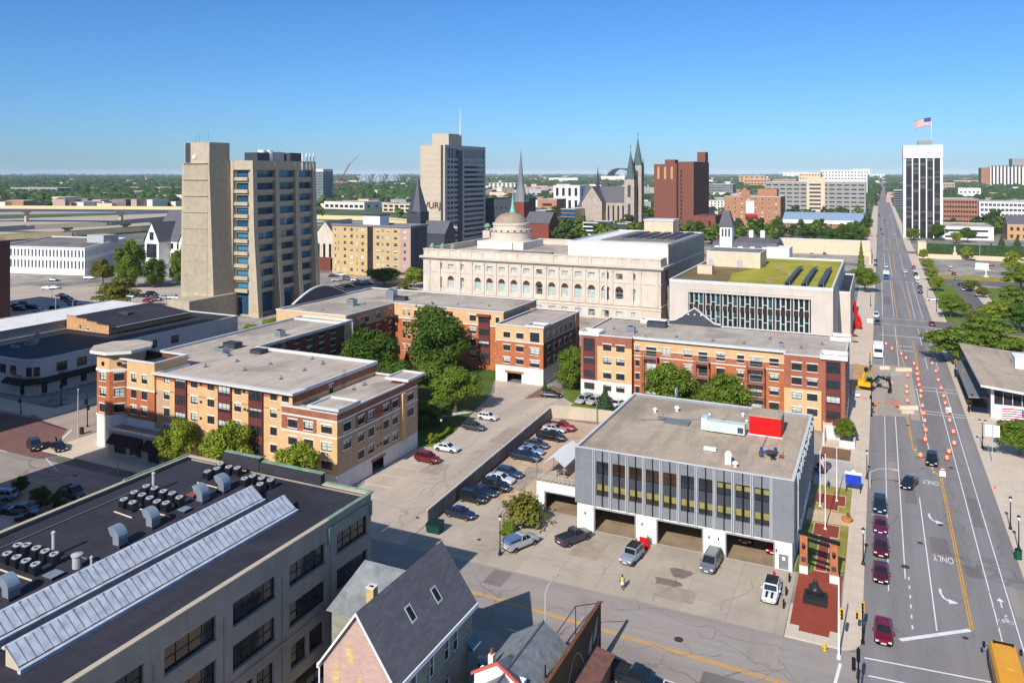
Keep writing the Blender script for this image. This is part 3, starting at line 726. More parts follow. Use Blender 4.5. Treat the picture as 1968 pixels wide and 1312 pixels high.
# ---------------------------------------------------------------- fire station (grey upper floors, white ground floor with three bays)
def fire_station():
 x0,x1,y0,y1,zs,zt=-38.6,-9.9,103.6,133.0,3.75,11.5
 b=Bld('fire_station','flat roofed station with grey metal upper floors above three open vehicle bays','building',x0,y0)
 bays=[(-36.0,-30.2,0,3.25,'bay'),(-27.1,-21.1,0,3.25,'bay'),(-18.0,-12.1,0,3.25,'bay')]
 b.face((x0,y0+.25),(x1,y0+.25),0,zs,bays+[(-11.5,-10.35,.05,1.95,'bay')],'station_white',depth=.35)
 b.face((x1,y0+.25),(x1,y1),0,zs,[(108,110,0.05,2.2,'office'),(118,121,1.2,2.6,'office')],'station_white')
 b.face((x1,y1),(x0,y1),0,zs,(),'station_white');b.face((x0,y1),(x0,y0+.25),0,zs,(),'station_white')
 X0,X1,Y0,Y1=x0-.25,x1+.25,y0,y1+.25
 wins=[];xs=[-35.7+i*(21.25/9)for i in range(10)]
 for i,x in enumerate(xs):wins.append((x,x+1.85,5.15,9.95,'st'))
 b.face((X0,Y0),(X1,Y0),zs,zt,wins,'slate_panel',depth=.3)
 sw=[(y,y+1.8,5.15,9.95,'st')for y in[107.2+2.35*i for i in range(10)]]
 b.face((X1,Y0),(X1,Y1),zs,zt,sw,'slate_panel',depth=.3)
 b.face((X1,Y1),(X0,Y1),zs,zt,(),'slate_panel');b.face((X0,Y1),(X0,Y0),zs,zt,(),'slate_panel')
 b.done()
 m=MB();m.box(X0+.3,X1-.3,Y0+.3,Y1-.3,zs+.004,zs+.2);b.part('soffit',m,'station_white')
 m=MB();m.ring(rect(X0,X1,Y0,Y1),0,.3,zs-.02,zs+.002);b.part('overhang',m,'slate_panel')
 b.roof(rect(X0+.3,X1-.3,Y0+.3,Y1-.3),zt-.35,'roof_tan')
 b.coping(rect(X0,X1,Y0,Y1),zt,zt+.07,'coping',.04,.34)
 m=MB();m.ring(rect(X0+.3,X1-.3,Y0+.3,Y1-.3),-.003,.06,zt-.36,zt);b.part('parapet',m,'galvanised')
 def band(e,a0,a1,i):
  fr=MB();bits=[]
  def q(mb,s0,s1,z0,z1,d):
   if e==0:mb.box(a0+s0,a0+s1,Y0+d,Y0+d+.04,z0,z1)
   else:mb.box(X1-d-.04,X1-d,a0+s0,a0+s1,z0,z1)
  W=a1-a0
  for s0,s1 in((0,W/2-.12),(W/2+.12,W)):
   gl='glass_amber' if i in(1,2,3,4)else 'glass_dark'
   for nm,mt,a,c,e0,e1,d in[('pane',gl,.03,.03,5.2,5.82,.22),('pane',gl,.03,.03,8.3,9.9,.22),('blind','blind_yellow',.06,.06,5.88,6.72,.22),('spandrel','slate_dark',0,0,6.78,8.22,.18)]+([('blind','blind_yellow',.06,.06,9.05,9.7,.20)]if i in(7,8,9)else[]):
    mb=MB();q(mb,s0+a,s1-c,e0,e1,d);bits.append((nm,mb,mt))
  q(fr,W/2-.12,W/2+.12,5.15,9.95,.16);q(fr,0,W,5.83,5.87,.17);q(fr,0,W,9.05,9.1,.17)
  w=b.part('window',fr,'black_frame')
  for nm,mb,mt in bits:
   o=b.part(nm,mb,mt);o.parent=w
   o.location=(0,0,0)
 for i,w in enumerate(wins):band(0,w[0],w[1],i)
 for i,w in enumerate(sw):band(1,w[0],w[1],i%7)
 for i in range(11):
  x=-35.98+i*(21.25/9)if i<10 else-12.35
  f=MB()
  for d in(-.16,.06):f.box(x-.05+d,x+.07+d,Y0-.22,Y0,zs+.02,zt-.05)
  b.part('fin',f,'fin_grey')
 for w in wins:
  x=(w[0]+w[1])/2;f=MB();f.box(x-.06,x+.06,Y0-.16,Y0+.16,zs+.02,zt-.05);b.part('rib',f,'black_paint')
 for i in range(12):
  y=106.7+i*2.35;f=MB();f.box(X1,X1+.28,y-.1,y+.1,zs+.02,zt-.02);b.part('fin',f,'fin_grey')
 for a0,a1,_,zh,_ in bays:
  m=MB()
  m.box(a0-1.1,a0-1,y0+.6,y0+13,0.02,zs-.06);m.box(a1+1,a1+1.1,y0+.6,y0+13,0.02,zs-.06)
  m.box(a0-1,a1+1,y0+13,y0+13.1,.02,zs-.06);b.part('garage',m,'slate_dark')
  f=MB();f.box(a0-.14,a0+.02,y0+.1,y0+.3,0.01,zh+.16);f.box(a1-.02,a1+.14,y0+.1,y0+.3,0.01,zh+.16)
  f.box(a0+.02,a1-.02,y0+.1,y0+.3,zh,zh+.16);b.part('door_frame',f,'concrete_grey')
  d=MB();d.cyl((0,0),.22,0,a1-a0-.2,10)
  d.v=[(a0+.1+z,y0+.85+x,zh-.05+y)for x,y,z in d.v];b.part('roller',d,'steel_grey')
 d=MB();d.box(-11.46,-10.39,y0+.33,y0+.4,.06,1.93);o=b.part('door',d,'steel_grey')
 d=MB();d.box(-10.55,-10.48,y0+.27,y0+.33,.95,1.05);h=b.part('handle',d,'fin_grey');h.parent=o;h.location=(0,0,0)
 d=MB();d.box(-11.1,-10.75,y0+.32,y0+.335,1.2,1.6);h=b.part('notice',d,'white_paint');h.parent=o;h.location=(0,0,0)
 for x in(-37.4,-29.2,-20.2,-19.0,-11.8):
  d=MB();d.box(x-.08,x+.08,y0+.1,y0+.25,2.2,2.5);b.part('wall_lamp',d,'black_paint')
 wx0=-46.3;Yw=107.2
 b2=Bld('garage_wing','white low garage under the railed terrace beside the grey station','garage',wx0,Yw)
 b2.face((wx0,Yw),(x0-.3,Yw),0,4.2,[(-44.9,-39.3,0,2.75,'bay')],'station_white',depth=.4)
 b2.face((wx0,Yw+22),(wx0,Yw),0,4.2,(),'station_white')
 b2.done()
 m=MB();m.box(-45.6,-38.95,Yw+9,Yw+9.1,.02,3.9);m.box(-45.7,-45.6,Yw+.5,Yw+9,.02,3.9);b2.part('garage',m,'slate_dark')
 m=MB();m.box(wx0+.02,x0-.28,Yw+.02,Yw+22,3.9,4.1);b2.part('terrace',m,'roof_tan')
 f=MB();f.box(-45.05,-44.9,Yw-.06,Yw+.2,0.01,2.9);f.box(-39.3,-39.15,Yw-.06,Yw+.2,.01,2.9);f.box(-44.9,-39.3,Yw-.06,Yw+.2,2.75,2.9);b2.part('door_frame',f,'concrete_grey')
 r=MB()
 for i in range(12):
  t=wx0+.1+i*.68;r.box(t-.03,t+.03,Yw+.08,Yw+.14,4.2,5.15)
 for z in(4.65,5.12):r.box(wx0+.07,x0-.3,Yw+.085,Yw+.135,z,z+.06)
 b2.part('railing',r,'fin_grey')
 zr=zt-.35
 def ac(name,lab,cat,x,y,w,d,h,mt,z=zr,top=None):
  t=thing(name,lab,cat,(x,y,z));m=MB();m.box(x-w/2,x+w/2,y-d/2,y+d/2,z+.12,z+h);m.build('casing',M[mt],t)
  k=MB()
  for sx in(-1,1):
   k.box(x+sx*w*.4-.08,x+sx*w*.4+.08,y-d*.45,y+d*.45,z,z+.12)
  k.build('skid',M['steel_grey'],t)
  return t
 p=at(1394,832,zr)
 t=thing('rooftop_air_handler','long pale green metal air handler beside the red rooftop box','air handler',(p[0],p[1],zr))
 m=MB();m.box(p[0]-2.6,p[0]+2.9,p[1]-.7,p[1]+.8,zr+.25,zr+1.7);m.box(p[0]-3.5,p[0]-2.6,p[1]-.5,p[1]+1.4,zr+.2,zr+1.95);m.build('casing',plain('unit_green',lin(196,208,200),var=.12,streak=.25),t)
 m=MB();m.box(p[0]+1.9,p[0]+2.7,p[1]-.74,p[1]-.7,zr+.5,zr+1.3);m.build('louvre',M['slate_dark'],t)
 m=MB();m.lathe((p[0]-2.4,p[1]+.6),[(.2,zr+1.7),(.2,zr+2.2),(.42,zr+2.3),(.3,zr+2.6),(.05,zr+2.75)],10);m.build('vent_cowl',M['galvanised'],t)
 m=MB()
 for sx in(-2,0,2):m.box(p[0]+sx-.1,p[0]+sx+.1,p[1]-.6,p[1]+.7,zr,zr+.25)
 m.build('skid',M['steel_grey'],t)
 p=at(1470,838,zr)
 t=thing('red_stair_box','bright red rooftop stair box with a tan roof','roof box',(p[0],p[1],zr))
 m=MB();m.box(p[0]-2.25,p[0]+2.25,p[1],p[1]+4.2,zr,zr+2.75);m.build('wall',M['red_paint'],t)
 m=MB();m.box(p[0]-2.3,p[0]+2.3,p[1]-.05,p[1]+4.25,zr+2.76,zr+2.9);m.build('roof',M['roof_tan'],t)
 m=MB();m.box(p[0]-2.35,p[0]+2.45,p[1]-.1,p[1]-.02,zr,zr+.12);m.build('curb',M['white_paint'],t)
 p=at(1365,866,zr);ac('curb_vent','small white box vent near the front of the station roof','vent',p[0],p[1],1.7,.7,.5,'white_paint')
 p=at(1302,812,zr)
 t=thing('roof_hatch','flat grey metal platform with a small frame on the station roof','roof platform',(p[0],p[1],zr))
 m=MB();m.box(p[0]-1.9,p[0]+1.9,p[1]-1.3,p[1]+1.2,zr+.15,zr+.25);m.box(p[0]-1.8,p[0]+1.8,p[1]-1.2,p[1]+1.1,zr,zr+.15);m.build('deck',M['steel_grey'],t)
 m=MB()
 for sx in(-3,-2.3):m.tube([(p[0]+sx,p[1]+.3,zr),(p[0]+sx,p[1]+.3,zr+1.1)],.06)
 m.box(p[0]-3.2,p[0]-1.9,p[1]-.2,p[1]+.6,zr+.3,zr+.45);m.build('frame',M['steel_grey'],t)
 for px,py,r,h,lab in((1259,792,.35,.8,'squat white mushroom vent left of the platform'),(1301,790,.45,.9,'white mushroom vent behind the platform'),(1413,897,.4,.8,'short white turbine vent at the front right of the roof'),(1428,800,.3,.6,'small white roof vent behind the air handler'),(1435,812,.25,.5,'small white pipe vent beside the red box')):
  q=at(px,py,zr);t=thing('roof_vent',lab,'vent',(q[0],q[1],zr),group='mushroom vents on the station roof')
  m=MB();m.lathe(q,[(r*.5,zr),(r*.5,zr+h*.6)],10);m.build('stack',M['white_paint'],t)
  m=MB();m.lathe(q,[(r,zr+h*.55),(r*.9,zr+h*.8),(r*.3,zr+h),(.02,zr+h*1.02)],10);m.build('cap',M['white_paint'],t)
 q=at(1400,890,zr);t=thing('exhaust_fan','white rooftop exhaust fan with a round hood near the front parapet','fan',(q[0],q[1],zr))
 m=MB();m.box(q[0]-.4,q[0]+.4,q[1]-.4,q[1]+.4,zr,zr+.9);m.build('curb',M['white_paint'],t)
 m=MB();m.lathe(q,[(.5,zr+.9),(.55,zr+1.1),(.3,zr+1.6),(.05,zr+1.7)],12);m.build('hood',M['white_paint'],t)
 q=at(1298,768,zr);t=thing('satellite_dish','pale grey satellite dish at the back edge of the station roof','dish',(q[0],q[1],zr))
 m=MB();m.tube([(q[0],q[1],zr),(q[0],q[1],zr+1.2)],.08);m.build('mast',M['steel_grey'],t)
 m=MB();m.lathe((0,0),[(.05,0),(.5,.08),(.9,.3)],14);m.v=[(q[0]+z,q[1]-.2+x,zr+1.5+y)for x,y,z in m.v];m.build('reflector',M['white_paint'],t)
 q=at(1481,878,zr);t=thing('patio_set','round grey table with chairs on the station roof','patio table',(q[0],q[1],zr))
 m=MB();m.cyl(q,.75,zr+.68,zr+.75,14);m.build('table_top',M['slate_dark'],t)
 m=MB();m.cyl(q,.08,zr,zr+.68,8);m.build('leg',M['slate_dark'],t)
 for i in range(5):
  a=i*1.257;cx,cy=q[0]+1.35*math.cos(a),q[1]+1.15*math.sin(a)
  t=thing('patio_chair',('wooden patio chair','grey patio chair','blue patio chair','brown patio chair','dark patio chair')[i]+' drawn up to the rooftop table','chair',(cx,cy,zr),a)
  mt=(M['terracotta'],M['slate_dark'],plain('blue_plastic',lin(30,90,170)),M['brown_metal'],M['black_paint'])[i]
  s=MB();s.box(-.22,.25,-.25,.25,.42,.48);child('seat',s.mesh('seat',mt),t)
  s=MB();s.box(.25,.3,-.25,.25,.42,.95);child('backrest',s.mesh('backrest',mt),t)
  for ax in(-.2,.22):
   for ay in(-.22,.22):
    s=MB();s.box(ax-.025,ax+.025,ay-.025,ay+.025,0,.42);child('leg',s.mesh('leg',mt),t)
 for i,y in enumerate([108,111,114,117,120,123,126,129,131.5]):
  m=MB();m.lathe((X1+.05,y),[(.02,zt+.08),(.13,zt+.12),(.18,zt+.24),(.13,zt+.36),(.02,zt+.4)],10);b.part('parapet_lamp',m,'galvanised',True)
 for i,y in enumerate([107,111,115,119,123,127]):
  m=MB();m.box(X0-.25,X0,y-.15,y+.15,zt-.4,zt-.1);b.part('bracket',m,'fin_grey')
fire_station()
# ---------------------------------------------------------------- the western apartment building (turret, main front, lower east block, long west wing)
def bayshaft(b,x0,x1,Y,z0,z1,wz,mat='maroon_panel',out=.35):
 """a shallow bay projecting from a front wall: panel mesh with three-light windows"""
 b.face((x0,Y-out),(x1,Y-out),z0,z1,[(x0+.12,x1-.12,a,c,'apt3')for a,c in wz],mat,depth=.08,name='bay_window')
 b.face((x1,Y-out),(x1,Y),z0,z1,(),mat);b.face((x0,Y),(x0,Y-out),z0,z1,(),mat)
 m=MB();m.box(x0,x1,Y-out,Y,z1-.002,z1+.02);b.part('bay_roof',m,mat)
def grilles(b,pts,Y):
 for x,z in pts:
  m=MB();m.box(x-.28,x+.28,Y-.03,Y+.02,z-.2,z+.2);b.part('vent_grille',m,'dark_bronze')
def roof_unit(label,px,py,z,w=1.6,d=1.6,h=1.3,kind='air_conditioner',mt='galvanised',cat='air conditioner'):
 x,y=at(px,py,z);t=thing(kind,label,cat,(x,y,z))
 m=MB();m.box(x-w/2,x+w/2,y-d/2,y+d/2,z+.1,z+h);m.build('casing',M[mt],t)
 m=MB();m.cyl((x,y),min(w,d)*.36,z+h,z+h+.1,14);m.build('fan',M['black_paint'],t)
 m=MB();m.box(x-w/2-.1,x+w/2+.1,y-d/2-.05,y+d/2+.05,z,z+.1);m.build('base',M['concrete_grey'],t)
 m=MB();m.box(x-w*.4,x+w*.4,y-d/2-.02,y-d/2,z+.3,z+h-.2);m.build('grille',M['steel_grey'],t)
 return t
def dark_unit(label,px,py,z,w,d,h):
 x,y=at(px,py,z);t=thing('plant_screen',label,'roof unit',(x,y,z))
 m=MB();m.box(x-w/2,x+w/2,y-d/2,y+d/2,z,z+h);m.build('screen',M['slate_dark'],t)
 m=MB();m.ring(rect(x-w/2,x+w/2,y-d/2,y+d/2),.05,.15,z+h,z+h+.06);m.build('rim',M['black_paint'],t)
def apartments_west():
 b=Bld('apartment_building','cream and orange brick apartment block with a round corner turret','building',-130,99)
 zt=14.6;zr=zt-.4
 fl=[(13.0,14.3),(10.15,11.45),(7.25,8.6),(4.4,5.75)]
 zone=lambda x,z:'brick_orange' if z>13.35 and x<-88.5 else('cream_shaded' if x<-113 and z<11.6 else 'cream_render')  # cast shadow low on the left end painted as darker cream
 xs=[(-114.5,-113.1),(-108,-106.4),(-104.1,-102.5),(-98,-96.5),(-90.2,-88.8),(-87.8,-86.3)]
 bays=[(-111.5,-108.8),(-101.4,-98.5),(-94.6,-91.6)]
 b.face((-116.4,99),(-85.6,99),0,zt,rows(xs,fl,'apt'),None,zone,(-113,-88.5),(13.35,11.6,3.6),name='window')
 for x0,x1 in bays:bayshaft(b,x0,x1,99,3.4,14.25,[(12.55,14.1),(9.75,11.3),(6.85,8.4),(3.95,5.5)])
 grilles(b,[(-105.6,13.7),(-95.9,13.6),(-105.6,10.7),(-105.6,7.9),(-95.7,10.7),(-95.0,10.6),(-95.7,7.9)],99)
 m=MB();m.box(-113,-86,98.95,99.0,11.55,11.62);b.part('string_course',m,'brick_dark')
 b.face((-85.6,99),(-85.6,122.5),11.0,zt,[(108.3,109.4,12.1,13.6,'apt')],None,lambda y,z:'cream_render' if z<12.9 else 'brick_red',(),(12.9,))
 b.face((-85.6,122.5),(-115,122.5),0,zt,(),'brick_red')
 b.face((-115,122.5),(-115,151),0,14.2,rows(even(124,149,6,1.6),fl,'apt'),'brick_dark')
 b.face((-130,151),(-130,106),0,14.2,(),'cream_render')
 b.face((-115,151),(-130,151),0,14.2,(),'cream_render')
 A=[(-116.4,99),(-85.6,99),(-85.6,122.5),(-115,122.5),(-115,151),(-130,151),(-130,106),(-116.4,106)]
 b.roof(A,zr,'roof_gravel');b.coping(A,zr-.1,zt+.1,'coping',.12,.28)
 m=MB();m.box(-116.9,-84.9,98.2,98.98,zt-.22,zt+.16);m.box(-86.5,-84.9,98.98,101.6,zt-.22,zt+.13);b.part('cornice',m,'coping')
 z3=16.1
 zc=lambda x,z:'cream_render' if z>11.2 else('brick_orange' if z>5.9 else 'white_base')
 ws=[(-122.3,-120.9),(-119.6,-118.2)]
 b.face((-123.4,98.6),(-116.4,98.6),0,z3,rows(ws,[(12.4,13.9),(9.55,11.05),(6.7,8.2)],'apt'),None,zc,(),(11.2,5.9))
 b.face((-116.4,98.6),(-116.4,106),0,z3,[(101,102,12.4,13.9,'apt')],None,lambda y,z:zc(0,z),(),(11.2,5.9))
 b.face((-116.4,106),(-130,106),14,z3,(),'brick_dark');b.face((-130,106),(-130,103),0,z3,(),'brick_dark')
 T=[(-130,98.6),(-116.4,98.6),(-116.4,106),(-130,106)]
 b.roof(T,z3-.9,'roof_black');b.coping(T,z3,z3+.3,'coping',.15,.3)
 m=MB();m.box(-123.4,-116.2,98.45,98.6,11.15,11.4);b.part('string_course',m,'white_trim')
 c,r=(-128.2,101.4),4.3
 oc=[(c[0]+r*math.cos(R(22.5+45*i)),c[1]+r*math.sin(R(22.5+45*i)))for i in range(8)]
 tz=lambda x,z:'cream_render' if z>14.0 else('brick_orange' if z>5.9 else 'white_base')
 for i in range(8):
  p,q=oc[i],oc[(i+1)%8];mx=(p[0]+q[0])/2;my=(p[1]+q[1])/2
  if my>102:W=[]
  else:
   ax=0 if abs(q[0]-p[0])>=abs(q[1]-p[1])else 1
   cc=(mx,my)[ax];hw=.85 if i in(5,6)else .7
   k=abs((q[0]-p[0],q[1]-p[1])[ax])/math.dist(p,q)
   W=[(cc-hw*k,cc+hw*k,a,d,'apt')for a,d in((12.2,13.7),(9.4,10.9),(6.5,8.0))]
  b.face(p,q,0,16.6,W,None,tz,(),(14.0,5.9))
  if my<102:
   n=Vector((q[1]-p[1],p[0]-q[0])).normalized()
   o=MB();o.cyl((0,0),.42,-.04,.04,16);ang=math.atan2(n.y,n.x)
   o.v=[(mx+n.x*(z+.02)-n.y*x,my+n.y*(z+.02)+n.x*x,15.3+y)for x,y,z in o.v];b.part('round_window',o,'glass_dark')
 m=MB();m.ring(oc,.15,.02,13.95,14.35);m.ring(oc,.12,.02,5.8,6.1);b.part('string_course',m,'white_trim')
 m=MB();m.prism(offset(oc,.1),16.6,17.2);b.part('frieze',m,'concrete_tan')
 m=MB();m.prism(offset(oc,1.1),17.2,17.75,0,1);b.part('cap',m,['white_trim','roof_gravel'])
 m=MB();m.box(-131.2,-130.3,99.3,100.9,1.0,4.6);b.part('poster',m,'red_paint')
 sx0,sx1,sy=-124.2,-106.5,95.4
 b.face((sx0,sy),(sx1,sy),0,4.6,[(-122.6,-119.7,.7,3.2,'shop'),(-118.7,-115.8,.7,3.2,'shop'),(-114.2,-111.4,.3,3.2,'shop'),(-110.3,-107.5,.7,3.2,'shop')],'concrete_tan',depth=.2,name='shop_window')
 b.face((sx1,sy),(sx1,99),0,4.6,(),'concrete_tan');b.face((sx0,99),(sx0,sy),0,4.6,(),'white_base')
 S=rect(sx0,sx1,sy,98.55);b.roof(S,4.5,'roof_grey');b.coping(S,4.5,4.85,'coping',.2,.25)
 for x0,x1 in((-123.2,-115.4),(-114.6,-111.0),(-110.6,-107.0)):
  m=MB();m.face([(x0,sy-1.2,2.75),(x1,sy-1.2,2.75),(x1,sy,4.0),(x0,sy,4.0)]);m.face([(x0,sy-1.2,2.5),(x1,sy-1.2,2.5),(x1,sy-1.2,2.75),(x0,sy-1.2,2.75)])
  m.face([(x0,sy,4),(x0,sy,2.5),(x0,sy-1.2,2.5),(x0,sy-1.2,2.75)]);m.face([(x1,sy,4),(x1,sy-1.2,2.75),(x1,sy-1.2,2.5),(x1,sy,2.5)]);b.part('awning',m,'awning_maroon')
 X0,X1,Y0,Y1,zl=-87.4,-76.3,99.4-.9,121.9,12.6
 zf=lambda x,z:('cream_render' if x>-80.3 and z<11.3 else('brick_red' if z>8.95 else 'cream_render'))if z>3 else 'white_base'
 lw=[(9.3,10.6),(6.5,7.85),(3.7,5.0)]
 b.face((X0,Y0),(X1,Y0),0,zl,rows([(-86.0,-84.2),(-82.8,-81.0),(-79.4,-77.3)],lw,'apt'),None,zf,(-80.3,),(11.3,8.95,3))
 zs_=lambda y,z:('white_base' if z<2.9 else('brick_red' if(z>11.3 or(103.2<y<116.2 and z>8.9))else 'cream_shaded'))  # side away from the sun: its shade painted as darker cream
 sw=[(100.1,102.0),(103.9,105.5),(106.7,108.3),(111.0,112.6),(113.8,115.4),(118.5,120.5)]
 b.face((X1,Y0),(X1,Y1),0,zl,rows(sw,lw[:2],'apt')+rows(sw[1:5],lw[2:],'apt')+[(107.8,111.2,0,2.0,'bay')],None,zs_,(103.2,116.2),(11.3,8.9,2.9))
 b.face((X1,Y1),(X0,Y1),0,zl,(),'brick_red')
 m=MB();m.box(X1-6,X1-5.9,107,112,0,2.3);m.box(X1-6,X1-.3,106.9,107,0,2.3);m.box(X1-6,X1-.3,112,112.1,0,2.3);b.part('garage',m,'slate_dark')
 m=MB();m.box(X1-.02,X1+.12,107.5,111.5,2.0,2.35);b.part('garage_lintel',m,'brick_orange')
 L=rect(X0+1.8,X1,Y0,Y1)
 b.roof(rect(-85.58,X1,Y0,Y1),zl-.45,'roof_gravel');b.coping(rect(X0,X1,Y0,Y1),zl-.12,zl+.14,'coping',.1,.28)
 for x0,x1,y0,y1 in((-81.6,-75.6,97.9,103.6),(-80.2,-75.3,117.2,123.0)):
  m=MB();m.box(x0+.9,x1-.9,y0+.9,y1-.9,zl-.4,zl+.55);b.part('corner_tower',m,'brick_red')
  m=MB();m.box(x0,x1,y0,y1,zl+.55,zl+.65);b.part('roof',m,'roof_gravel')
  m=MB();m.ring(rect(x0,x1,y0,y1),.02,.3,zl+.5,zl+.95);b.part('cornice',m,'coping')
 for z in(8.62,11.2):
  m=MB();m.box(X0-.02,X1+.06,Y0-.06,Y0-.001,z,z+.26);m.box(X1+.001,X1+.06,Y0-.06,Y1,z,z+.26);b.part('string_course',m,'white_trim')
 m=MB();m.box(X1,X1+.5,116.3,117.3,2.9,11.2);b.part('pilaster',m,'cream_render')
 for i,y in enumerate([109.4,110.3]):
  for z in(9.9,7.1,4.3):
   m=MB();m.box(X1-.02,X1+.03,y-.25,y+.25,z-.2,z+.2);b.part('vent_grille',m,'dark_bronze')
 b.done()
 m=MB()
 for y in(112.0,112.6):m.tube([(-85.5,y,zl-.4),(-85.5,y,zt+1.0)],.035)
 for i in range(9):m.tube([(-85.5,112.0,zl+i*.35),(-85.5,112.6,zl+i*.35)],.025)
 b.part('roof_ladder',m,'steel_grey')
 roof_unit('pale air conditioner nearest the turret on the big gravel roof',425,676,zr,2.4,1.6,.9)
 roof_unit('small grey fan box beside the dark hood on the gravel roof',437,684,zr,.9,.9,.6)
 dark_unit('low dark hooded unit on the gravel roof behind the turret',447,668,zr,3.2,2.2,1.1)
 dark_unit('dark flat curb box near the middle of the gravel roof',498,678,zr,2.8,2.2,.7)
 roof_unit('lone grey cube air conditioner on the long west wing',537,650,13.8,1.9,1.7,1.8)
apartments_west()
def apartments_north():
 b=Bld('apartment_building','yellow and orange brick apartment wings around the leafy court, with an arched dark parapet','building',-141,157)
 zt=14.9;fl=[(12.0,13.5),(8.8,10.3),(5.7,7.3),(2.6,4.2)]
 zo=lambda x,z:'cream_render' if z>11.1 else 'brick_orange'
 xs=[(-116.0,-115.2),(-114.5,-113.7),(-112.5,-109.7),(-108.2,-106.2),(-95.7,-93.8),(-88.2,-87.2)]
 b.face((-119,178),(-86,178),0,zt,rows(xs,fl,'apt'),None,zo,(),(11.1,))
 for x0,x1 in((-103.9,-101.0),(-93.0,-89.8)):
  bayshaft(b,x0,x1,178,1.4,13.4,[(11.9,13.2),(8.7,10.2),(5.6,7.2),(2.6,4.2)])
  m=MB();m.box(x0-.3,x1+.3,177.1,178,13.4,13.95);b.part('bay_hood',m,'brick_dark')
 m=MB();m.box(-119,-86,177.93,178,11.0,11.25);b.part('string_course',m,'white_trim')
 b.face((-86,178),(-86,199),11,zt,(),'cream_shaded')  # sunless side, shade put into the cream colour
 zw=lambda y,z:'cream_shaded' if z>11.2 else 'brick_dark'  # court side in painted shade: darkened cream above, darkened brick below
 b.face((-119,157),(-119,178),0,zt,rows([(157.5,159.3),(164.8,166.6),(169.8,171.6),(175.6,177)],fl,'apt'),None,zw,(),(11.2,))
 for y0,y1 in((161.2,163.8),(172.8,175)):
  for z in(12.0,8.8,5.7):
   m=MB();m.box(-119,-117.9,y0,y1,z-1.0,z-.8);m.box(-118.0,-117.9,y0,y1,z-.8,z+.1);b.part('balcony',m,'brick_dark')
  m=MB();m.box(-119,-117.6,y0-.2,y1+.2,13.6,13.8);b.part('balcony_roof',m,'brick_dark')
 b.face((-141,157),(-119,157),11,zt,(),'cream_render')
 b.face((-86,199),(-141,199),0,zt,(),'cream_render');b.face((-141,199),(-141,157),0,zt,(),'cream_render')
 B_=[(-141,157),(-119,157),(-119,178),(-86,178),(-86,199),(-141,199)]
 b.roof(B_,zt-.35,'roof_gravel');b.coping(B_,zt-.15,zt+.12,'coping',.15,.3)
 F=rect(-132.5,-117.2,151.02,156.98);b.block(-132.5,-117.2,151.02,156.98,0,13.8,'cream_render',right=rows([(152.4,154.2)],fl[:3],'apt'))
 b.roof(F,13.7,'roof_gravel');b.coping(F,13.5,14.1,'coping',.25,.3)
 for y in(151.0,156.6):
  m=MB();m.box(-117.2,-116.7,y,y+.5,0,13.5);b.part('pilaster',m,'coping')
 ar=MB();n=18;y0,y1=163.0,186.0;X=-141.2
 pts=[(y0+(y1-y0)*i/n,zt+.3+3.6*math.sin(math.pi*i/n))for i in range(n+1)]
 for i in range(n):
  (ya,za),(yb,zb_)=pts[i],pts[i+1]
  for x,fl_ in((X,1),(X+.35,0)):
   q=[(x,ya,zt-.2),(x,yb,zt-.2),(x,yb,zb_),(x,ya,za)];ar.face(q[::-1]if fl_ else q,0)
  ar.face([(X-.15,ya,za),(X+.55,ya,za),(X+.55,yb,zb_),(X-.15,yb,zb_)][::1],1)
  ar.face([(X+.55,ya,za-.3),(X+.55,yb,zb_-.3),(X+.55,yb,zb_),(X+.55,ya,za)],1)
 b.part('arched_parapet',ar,['slate_dark','coping'])
 z2=13.6;zl=lambda x,z:'white_base' if z<3.9 else('cream_render' if z>9.85 else 'brick_orange')
 wx=[(-81.9,-80.1),(-78.5,-76.6),(-74.9,-72.5)]
 w=rows(wx[:2],[(10.6,11.95),(7.5,8.9),(4.5,5.9)],'apt')+[(-74.9,-72.5,10.1,12.4,'apt'),(-74.9,-72.5,7.1,8.7,'apt'),(-74.9,-72.5,4.2,5.8,'apt')]
 b.face((-84,169.5),(-71.5,169.5),0,z2,w+[(-80.9,-77.1,0,2.3,'bay')],None,zl,(),(3.9,9.85))
 b.face((-71.5,169.5),(-71.5,194),0,z2,rows(even(171,193,6,1.7),[(10.4,12),(7.3,8.8),(4.3,5.8)],'apt'),None,lambda y,z:'white_base' if z<3.9 else('cream_shaded' if z>9.85 else 'brick_dark'),(),(3.9,9.85))  # shade of the lane side painted in as darkened cream and brick
 b.face((-71.5,194),(-86,194),0,z2,(),'brick_red');b.face((-84,178),(-84,169.5),0,z2,(),'brick_orange')
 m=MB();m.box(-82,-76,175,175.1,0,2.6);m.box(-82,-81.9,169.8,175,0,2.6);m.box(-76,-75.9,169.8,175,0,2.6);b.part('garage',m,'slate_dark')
 m=MB();m.box(-81.4,-76.6,169.3,169.49,2.3,2.75);b.part('garage_lintel',m,'brick_orange')
 m=MB();m.box(-71.5,-71.1,190.4,191.3,0,13.4);b.part('pilaster',m,'brick_orange')
 Q=rect(-84,-71.5,169.5,194)
 b.roof(rect(-84,-71.5,169.5,194),z2-.4,'roof_gravel');b.coping(Q,z2-.1,z2+.12,'coping',.12,.28)
 b.box('string_course',-84,-71.4,169.44,169.499,9.75,9.95,'white_trim')
 m=MB();m.ring(rect(-76,-71.3,169.3,173.5),.05,.25,z2-.1,z2+.5);b.part('cornice',m,'coping')
 b.done()
 roof_unit('grey cube air conditioner in front of the arched parapet',676,588,14.5,2.2,2,1.9)
 roof_unit('tall galvanised ventilation unit at the roof corner above the court',752,577,14.5,2.6,2.2,3.0)
 dark_unit('long dark screen box at the roof corner above the court',768,577,14.5,4.6,2,1.1)
apartments_north()
